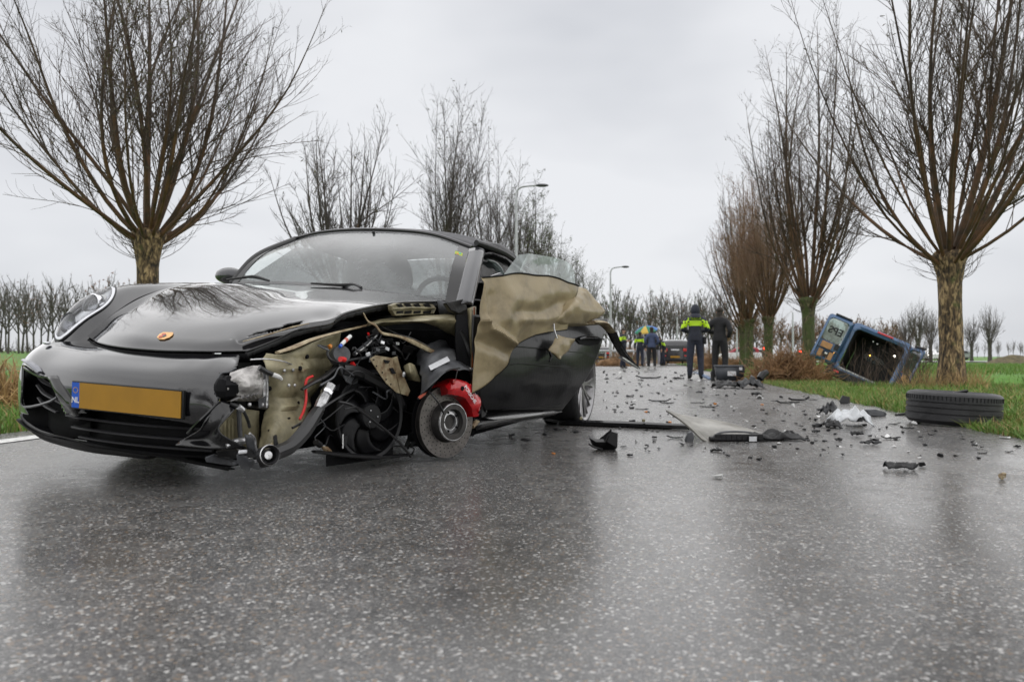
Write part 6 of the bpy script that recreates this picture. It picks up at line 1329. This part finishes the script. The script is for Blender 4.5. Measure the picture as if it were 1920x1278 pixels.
# ================================================================ LAMP POSTS
mat('galvanised', (.42, .43, .44), .45, metal=.5, var=.15, scale=5)
def lamp_post(px, Y, top, arm, label, base=None):
    p = onground(px, Y); h = at(px, top, Y).z - p.z; e = empty('lamp_post', p, label=label, cat='lamp post', group='street lamps')
    MB().tube([(0, 0, -.1), (0, 0, h * .5), (0, 0, h)], [.085, .07, .045], 10).build('post', 'galvanised', e)
    if arm:
        MB().tube([(0, 0, h), (arm * .15, 0, h + .22), (arm * .6, 0, h + .30), (arm, 0, h + .32)], [.045, .04, .035, .03], 8, smooth=4).build('arm', 'galvanised', e)
        MB().sphere((arm * 1.12, 0, h + .32), (abs(arm) * .30, .13, .07), 12).build('lamp_head', 'grey_plastic', e)
    return e
lamp_post(1145, 48, 510, .8, 'grey lamp post with short arm behind the torn door')
lamp_post(968, 33, 362, .95, 'tall lamp post whose head shows above the soft top')
lamp_post(1270, 66, 594, 0, 'thin pale pole behind the dark hatchback roof'); lamp_post(1382, 62, 612, 0, 'thin pale pole left of the mossy willows'); lamp_post(1487, 58, 585, 0, 'thin pale pole between the willows and the van'); lamp_post(1640, 150, 600, 1.2, 'distant pole above the van roof')
# guard rail on the left verge
gr_ = empty('guard_rail', onground(1155, 62), label='grey guard rail behind the officer with the phone', cat='guard rail')
MB().tube([(-3, 0, .95), (3.2, 0, .95)], .09, 6, flat=1.0).build('rail', 'galvanised', gr_)
for x in (-2.4, -.8, .8, 2.4): MB().box((x, .05, .45), (.10, .10, .95)).build('post', 'galvanised', gr_)
# soil heap on the right
b = MB().grid([[Vector((x, y, 1.5 * math.exp(-((x / 3.2) ** 2 + (y / 2) ** 2)) + .12 * noise.noise((x, y, 1)))) for y in np.linspace(-5, 5, 14)] for x in np.linspace(-8, 8, 22)])
o = b.build('soil_heap', 'soil_brown') if mat('soil_brown', (.12, .10, .055), .9, var=.4, scale=2, bump=.8, bscale=8, bdist=.1) else None; o.location = onground(1902, 64); o.location.z -= .15; o.scale = (.6, .6, .6); tag(o, 'low brown soil heap at the far end of the meadow', 'soil heap')

# ================================================================ CARS IN THE DISTANCE
def small_car(name, px, py, Yext, width, height, length, m, label, yaw=0, rear=True, extra=None):
    Y = gp(960, py).y if Yext is None else Yext; p = onground(px, Y); p.z = max(p.z, .0) if Yext is None else p.z
    e = empty(name, p, (0, 0, yaw), label=label, cat='car'); w = width / 2; H = height
    def ring(y, z0, z1, hw, top, r=.12): return [Vector((-hw * .9, y, z0)), Vector((-hw, y, z0 + .12)), Vector((-hw, y, z1 - .10)), Vector((-hw * top, y, z1)), Vector((0, y, z1 + .02)), Vector((hw * top, y, z1)), Vector((hw, y, z1 - .10)), Vector((hw, y, z0 + .12)), Vector((hw * .9, y, z0))]
    S = [ring(-.04, .32, .72 * H * .92, w * .90, .85), ring(.02, .22, .64 * H, w * .98, .9), ring(length * .12, .20, .66 * H, w, .92), ring(length * .6, .20, .66 * H, w, .92), ring(length * .85, .22, .60 * H, w * .97, .9), ring(length, .3, .5 * H, w * .85, .85)]
    b = MB(); b.grid(net(S, 3, 2)); b.add(S[0], [tuple(range(9))]); b.add(S[-1], [tuple(range(9))]); b.build('body', m, e, angle=45)
    C = [ring(.10, .60 * H, .66 * H, w * .90, .92), ring(.30, .62 * H, .96 * H, w * .80, .88), ring(length * .38, .62 * H, H, w * .80, .86), ring(length * .55, .62 * H, .96 * H, w * .80, .86), ring(length * .72, .60 * H, .64 * H, w * .86, .9)]
    b = MB(); b.grid(net(C, 3, 2)); b.build('roof', extra or m, e, angle=45)
    MB().plate([Vector((-w * .70, .07, .68 * H)), Vector((w * .70, .07, .68 * H)), Vector((w * .62, .21, .90 * H)), Vector((-w * .62, .21, .90 * H))], (0, .01, 0)).build('rear_window', 'dark_glass', e)
    for s in (-1, 1):
        MB().plate([Vector((s * w * .84, .45, .69 * H)), Vector((s * w * .84, length * .62, .69 * H)), Vector((s * w * .815, length * .50, .91 * H)), Vector((s * w * .815, .55, .91 * H))], (s * .012, 0, 0)).build('side_window', 'dark_glass', e)
        for yy in (length * .17, length * .80): MB().lathe([(.001, .02), (.20, .02), (.21, -.0), (.30, .0), (.32, -.03), (.32, -.2)], 20, 0, Matrix.Translation((s * (w - .02), yy, .32)) @ Matrix.Rotation(R(90) * s, 4, 'Y')).build('wheel', 'rubber', e)
        if rear:
            MB().box((s * w * .70, -.035, .60 * H), (.40, .05, .17)).build('tail_lamp', 'lamp_red', e, bevel=.05); MB().box((s * w * .74, -.055, .37 * H), (.34, .04, .07)).build('fog_reflector', 'lamp_red', e, bevel=.02)
            MB().box((s * w * .45, .2, .17), (.10, .3, .16)).build('exhaust', 'dark_void', e, bevel=.03)
        else:
            MB().sphere((s * w * .72, length + .01, .46 * H), (.16, .05, .10), 10).build('headlight', 'lamp_glow', e)
    if rear:
        MB().box((0, -.065, .33 * H), (.52, .02, .11)).build('number_plate', 'plate_yellow', e, bevel=.004); MB().box((0, -.05, .60 * H), (.44, .04, .06)).build('chrome_bar', 'chrome', e, bevel=.01); MB().box((0, -.05, .20 * H), (w * 1.7, .06, .16)).build('rear_bumper', 'black_plastic', e, bevel=.03)
    return e
mat('mini_paint', (.020, .018, .022), .22, coat=.9); mat('white_paint', (.7, .7, .7), .25, coat=.6); mat('silver_paint', (.35, .36, .38), .3, metal=.6); mat('red_dark', (.30, .02, .03), .4)
small_car('parked_hatchback', 1266, 684.5, None, 1.78, 1.42, 3.9, 'mini_paint', 'dark hatchback with red tail lamps parked beyond the hooded officer', R(-12), True, None)
small_car('passing_car', 1424, 0, 82, 1.8, 1.5, 4.2, 'white_paint', 'white car with red roof behind the far willows', R(80), False, 'red_dark')
small_car('passing_car', 1452, 0, 88, 1.8, 1.45, 4.2, 'white_paint', 'white car partly hidden behind the brown willow trunk', R(84), False)
small_car('oncoming_car', 1700, 0, 96, 1.8, 1.45, 4.2, 'silver_paint', 'grey oncoming car with lit headlights beyond the van door', R(178), False)
small_car('oncoming_car', 1727, 0, 104, 1.8, 1.5, 4.2, 'white_paint', 'white oncoming car with lit headlights beside the near willow trunk', R(176), False)
small_car('parked_car', 1818, 0, 120, 1.8, 1.45, 4.2, 'silver_paint', 'small grey car standing beyond the meadow', R(80), False)
small_car('parked_car', 1128, 0, 74, 1.8, 1.4, 4.0, 'mini_paint', 'dark car with red tail lamp just behind the torn door rail', R(-10), True)
small_car('police_car', 1252, 0, 74, 1.8, 1.5, 4.4, 'white_paint', 'white police car with amber beacon hidden behind the hatchback', R(170), False)
tag(MB().sphere(at(1247, 642, 74), (.22, .2, .13), 10).build('beacon', 'amber_glow'), 'glowing amber beacon above the hatchback', 'beacon')
def traffic_light(px, Y, top, label):
    p = onground(px, Y); h = at(px, top, Y).z - p.z; e = empty('traffic_light', p, label=label, cat='traffic light', group='traffic lights')
    MB().tube([(0, 0, 0), (0, 0, h)], .06, 8).build('pole', 'galvanised', e); MB().box((0, 0, h + .05), (.3, .22, .8)).build('signal_head', 'van_dark', e, bevel=.04); MB().sphere((0, -.12, h + .28), (.10, .05, .10), 10).build('red_signal', 'red_glow', e)
mat('red_glow', (1, .06, .03), .4, emit=(1, .05, .02), es=6)
traffic_light(1500, 76, 664, 'traffic light glowing red left of the van door'); traffic_light(1433, 60, 660, 'dark traffic signal pole between the mossy willows')
# crate
cp_ = gp(1368, 714); ce = empty('plastic_crate', (cp_.x, cp_.y, .0), (0, 0, R(-12)), label='open dark grey plastic crate with white labels standing at the road edge', cat='crate')
b = MB(); w0, w1, dd, hh = .25, .29, .20, .30
for (a0, a1) in (((-w0, -dd), (w0, -dd)), ((w0, -dd), (w0, dd)), ((w0, dd), (-w0, dd)), ((-w0, dd), (-w0, -dd))):
    k_ = w1 / w0; b.add([(a0[0], a0[1], .01), (a1[0], a1[1], .01), (a1[0] * k_, a1[1] * k_, hh), (a0[0] * k_, a0[1] * k_, hh)], [(0, 1, 2, 3)])
b.add([(-w0, -dd, .02), (w0, -dd, .02), (w0, dd, .02), (-w0, dd, .02)], [(0, 1, 2, 3)]); b.build('crate_shell', 'crate_grey', ce, solid=.012) if mat('crate_grey', (.055, .06, .07), .45, var=.2, scale=7) else None
k_ = w1 / w0; P = [(-w1, -dd * k_, hh), (w1, -dd * k_, hh), (w1, dd * k_, hh), (-w1, dd * k_, hh), (-w1, -dd * k_, hh)]; MB().tube(P, .016, 6).build('rim', 'crate_grey', ce)
MB().box((.03, -.222, .16), (.16, .006, .10), Matrix.Rotation(R(-6), 3, 'X')).build('label_sheet', 'label_paper', ce); MB().box((.20, -.235, .25), (.06, .006, .06), Matrix.Rotation(R(-6), 3, 'X')).build('label_sheet', 'label_paper', ce)
# ================================================================ PEOPLE
mat('uniform_navy', (.014, .017, .030), .7, var=.3, scale=8); mat('trouser_navy', (.017, .021, .038), .75, var=.3, scale=8); mat('cloth_black', (.012, .012, .014), .8, var=.3, scale=8); mat('cloth_grey', (.30, .29, .32), .8, var=.2, scale=8)
mat('hi_vis', (.55, .85, .02), .5, emit=(.55, .9, .02), es=.0); mat('skin', (.45, .27, .19), .5, var=.1, scale=8); mat('hair_dark', (.03, .022, .017), .7, var=.3, scale=30); mat('shoe_black', (.012, .012, .012), .45); mat('shoe_white', (.6, .6, .58), .5); mat('cloth_blue', (.05, .07, .14), .75, var=.2, scale=8); mat('skin_b', (.36, .22, .15), .5)
def person(loc, H, yaw, label, outfit, arms, group='people at the scene', legs=(.0, .0), hood=False, lean=0., head_tilt=0., mats=None):
    """skeleton -> skin surface -> one body mesh; facing local -Y."""
    e = empty('person', loc, (0, 0, yaw), label=label, cat='person', group=group)
    s = H / 1.80; V = []; E = []; Rr = []
    def v(x, y, z, r): V.append((x * s, y * s, z * s)); Rr.append(r * s); return len(V) - 1
    ly = lambda z: -lean * max(0, z - .95)
    pel = v(0, 0, .98, .135); wst = v(0, ly(1.12), 1.12, .130); chs = v(0, ly(1.32), 1.32, .150); shl = v(0, ly(1.45) + .01, 1.45, .115); nk = v(0, ly(1.52), 1.53, .058); h0 = v(0, ly(1.6) - .015 - .3 * head_tilt * .1, 1.62, .082); h1 = v(0, ly(1.7) - .02 - head_tilt * .12, 1.72, .088)
    E += [(pel, wst), (wst, chs), (chs, shl), (shl, nk), (nk, h0), (h0, h1)]
    for sd, lg in ((-1, legs[0]), (1, legs[1])):
        hp = v(sd * .10, 0, .90, .112); kn = v(sd * (.115 + .01), -.03 - lg * .12, .50, .088); an = v(sd * .13, .02 + lg * .10, .10, .066); he = v(sd * .135, .02 + lg * .1, .045, .042); to = v(sd * .15, -.14 + lg * .1, .038, .040)
        E += [(pel, hp), (hp, kn), (kn, an), (an, he), (he, to)]
    hands = []
    for sd, A in ((-1, arms[0]), (1, arms[1])):
        sh = v(sd * .19, ly(1.42), 1.43, .088); (ex, ey_, ez), (wx, wy, wz) = A
        el = v(sd * ex, ey_ + ly(ez), ez, .070); wr = v(sd * wx, wy + ly(wz), wz, .050)
        d = Vector((sd * (wx - ex), wy - ey_, wz - ez)).normalized(); pm = Vector((sd * wx, wy + ly(wz), wz)) + d * .055; pa = v(*pm, .036)
        E += [(shl, sh), (sh, el), (el, wr), (wr, pa)]; hands.append((pm, d, sd))
        sdv = d.orthogonal().normalized(); up_ = d.cross(sdv)
        for k in range(4):
            o = sdv * (.028 - .019 * k); a = v(*(pm + o + d * .03), .0105); c = v(*(pm + o * 1.1 + d * (.075 + .01 * (k in (1, 2))) + up_ * .015), .009); E += [(pa, a), (a, c)]
        a = v(*(pm + sdv * .042 + d * .005), .011); c = v(*(pm + sdv * .05 + d * .045 + up_ * .02), .009); E += [(pa, a), (a, c)]
    me = bpy.data.meshes.new('body_base'); me.from_pydata(V, E, []); o = bpy.data.objects.new('body_base', me); col.objects.link(o)
    o.modifiers.new('k', 'SKIN'); sv = me.skin_vertices[0].data
    for i, r in enumerate(Rr): sv[i].radius = (r * (1.22 if i in (1, 2, 3) else 1), r * (.86 if i in (1, 2, 3) else 1)); sv[i].use_root = (i == 0)
    q = o.modifiers.new('s', 'SUBSURF'); q.levels = q.render_levels = 2
    bm_ = bpy.data.meshes.new_from_object(o.evaluated_get(bpy.context.evaluated_depsgraph_get())); bpy.data.objects.remove(o)
    names = list(dict.fromkeys([outfit['top'], outfit['legs'], outfit['shoe'], 'skin', 'hi_vis', 'hair_dark'])); bm_.materials.clear()
    for n in names: bm_.materials.append(M[n])
    ix = {n: i for i, n in enumerate(names)}; hz = outfit.get('band')
    for p in bm_.polygons:
        c = p.center / s; z = c.z; m_ = outfit['top']
        hd_ = min(((c - Vector((h[0]))).length for h in hands))
        if z < .105: m_ = outfit['shoe']
        elif hd_ < .085: m_ = 'skin'
        elif z < .98 and abs(c.x) < .27 and not any((c - Vector((sd * A[1][0], A[1][1], A[1][2]))).length < .10 for sd, A in ((-1, arms[0]), (1, arms[1]))): m_ = outfit['legs']
        elif z > 1.53: m_ = 'hair_dark' if (z > 1.72 or c.y > ly(1.65) - .02) else 'skin'
        elif hz and hz[0] < z + .25 * max(0, abs(c.x) - .16) < hz[1] and not (hz[0] + .018 + (hz[1] - hz[0]) * .55 < z + .25 * max(0, abs(c.x) - .16) < hz[0] + .034 + (hz[1] - hz[0]) * .55): m_ = 'hi_vis'
        p.material_index = ix[m_]; p.use_smooth = True
    bo = obj('body', bm_, e)
    jy = ly(1.2); J = MB()      # jacket skirt / hem
    J.lathe([(.185, .0), (.19, .05), (.182, .12)], 20, 0, Matrix.Diagonal((s, .78 * s, s, 1)) @ Matrix.Translation((0, jy, .93))); J.build('jacket_hem', outfit['top'], e)
    hy = ly(1.66)
    if hood:
        G = MB(); G.sphere(Vector((0, hy + .03, 1.65)) * s, Vector((.112, .130, .150)) * s, 18); G.tube([Vector((0, hy + .09, 1.46)) * s, Vector((0, hy + .08, 1.56)) * s], [.13 * s, .11 * s], 12); G.build('hood', outfit['top'], e, angle=80)
    else:
        MB().sphere(Vector((0, hy - .015, 1.72)) * s, Vector((.089, .10, .082)) * s, 16).build('hair', 'hair_dark', e)
        F = MB(); F.sphere(Vector((0, hy - .125, 1.655)) * s, Vector((.014, .02, .022)) * s, 8); F.sphere(Vector((-.09, hy - .02, 1.66)) * s, Vector((.012, .02, .03)) * s, 8); F.sphere(Vector((.09, hy - .02, 1.66)) * s, Vector((.012, .02, .03)) * s, 8); F.build('nose_and_ears', 'skin', e)
        F = MB(); [F.sphere(Vector((q_, hy - .105, 1.685)) * s, .010 * s, 6) for q_ in (-.034, .034)]; F.tube([Vector((-.025, hy - .108, 1.608)) * s, Vector((.025, hy - .108, 1.608)) * s], .006 * s, 5); F.build('eyes_and_mouth', 'hair_dark', e)
    return e, s, hands
POL = dict(top='uniform_navy', legs='trouser_navy', shoe='shoe_black', band=(1.26, 1.42))
down = ((.26, .02, 1.17), (.28, -.02, .93)); phone = ((.26, .0, 1.16), (.14, -.27, 1.22)); pocket = ((.29, .07, 1.18), (.20, -.06, 1.02)); front = ((.30, .0, 1.18), (.12, -.24, 1.15))
p = gp(1304, 711); e, s, _ = person((p.x, p.y, 0), 1.61, R(172), 'police officer with hood up and broad yellow band, back turned', POL, (front, front), hood=True, legs=(.1, -.25))
bk = MB()
for k, (x, z, w_) in enumerate([(0.02, 1.455, .20)]): pass
text('POLITIE', 'back_lettering', 'hi_vis', e, Vector((0, .155, 1.395)) * s + Vector((0, 0, .055)), (-1, 0, 0), (0, 0, 1), .062, .0012, .02)
MB().plate([Vector((x, .150, z)) * s for x, z in ((.17, 1.475), (.145, 1.45), (.17, 1.425), (.195, 1.45))], (0, .004, 0)).build('back_emblem', 'hi_vis', e)
MB().box(Vector((-.22, .02, .93)) * s, Vector((.07, .14, .18)) * s).build('holster', 'cloth_black', e, bevel=.02); MB().lathe([(.175, -.025), (.18, 0), (.175, .025)], 20, 0, Matrix.Diagonal((s, .8 * s, s, 1)) @ Matrix.Translation((0, 0, .99))).build('belt', 'cloth_black', e)
p = gp(1350, 708); person((p.x, p.y, 0), 1.63, R(150), 'person in dark jacket and work trousers standing beside the crate', dict(top='cloth_black', legs='cloth_black', shoe='shoe_black'), (pocket, front), legs=(.2, -.1))
p = gp(1168, 690.5); e, s, hd = person((p.x, p.y, 0), 1.65, R(58), 'police officer in yellow banded jacket looking down at a phone', POL, (phone, down), legs=(.15, -.25), head_tilt=.4)
MB().box(Vector((-.12, -.34, 1.25)) * s, (.07, .02, .14)).build('phone', 'cloth_black', e, bevel=.005)
p = gp(1200, 687); person((p.x, p.y, 0), 1.69, R(150), 'police officer under the umbrella with yellow shoulder band', POL, (down, down), legs=(.1, -.2))
p = gp(1222, 691.5); person((p.x, p.y, 0), 1.65, R(170), 'person in dark jacket, black trousers and white shoes near the umbrella', dict(top='cloth_blue', legs='cloth_black', shoe='shoe_white'), (pocket, pocket), legs=(.3, -.2))
p = gp(1211, 686); ep, sp, _ = person((p.x, p.y, 0), 1.63, R(20), 'person in grey trousers holding up the striped umbrella', dict(top='cloth_black', legs='cloth_grey', shoe='shoe_white'), (((.22, -.12, 1.25), (.16, -.22, 1.5)), down))
p2 = gp(1231, 686); person((p2.x, p2.y, 0), 1.61, R(10), 'person in pale grey trousers behind the white shoed civilian', dict(top='cloth_black', legs='cloth_grey', shoe='shoe_white'), (down, down))
p3 = gp(1243, 685); person((p3.x, p3.y, 0), 1.58, R(-60), 'police officer bending towards the parked dark hatchback', POL, (front, down), lean=.35, legs=(-.1, .2))
mat('umb_green', (.015, .20, .11), .6); mat('umb_yellow', (.62, .42, .07), .6); mat('umb_blue', (.05, .16, .45), .6)
uc = at(1210, 611, p.y - .1); ue = empty('umbrella', uc, (R(14), R(-12), 0), label='green, yellow and blue striped umbrella held over the group', cat='umbrella')
for k in range(8):
    a0_, a1_ = 2 * math.pi * k / 8, 2 * math.pi * (k + 1) / 8
    G = [[Vector((.62 * t * math.cos(a) * (1 - .06 * math.sin(math.pi * f) * t), .62 * t * math.sin(a) * (1 - .06 * math.sin(math.pi * f) * t), -.26 * t * t)) for f, a in ((f, a0_ + (a1_ - a0_) * f) for f in (0, .25, .5, .75, 1))] for t in (0.02, .3, .6, .85, 1)]
    MB().grid(G).build('canopy_panel', ('umb_green', 'umb_yellow', 'umb_green', 'umb_blue')[k % 4] if k not in (0,) else 'umb_blue', ue, solid=.003)
MB().tube([(0, 0, .05), (0, 0, -.75)], .008, 6).build('shaft', 'galvanised', ue); MB().tube([(0, 0, -.72), (0, 0, -.88)], .016, 6).build('grip', 'cloth_black', ue)
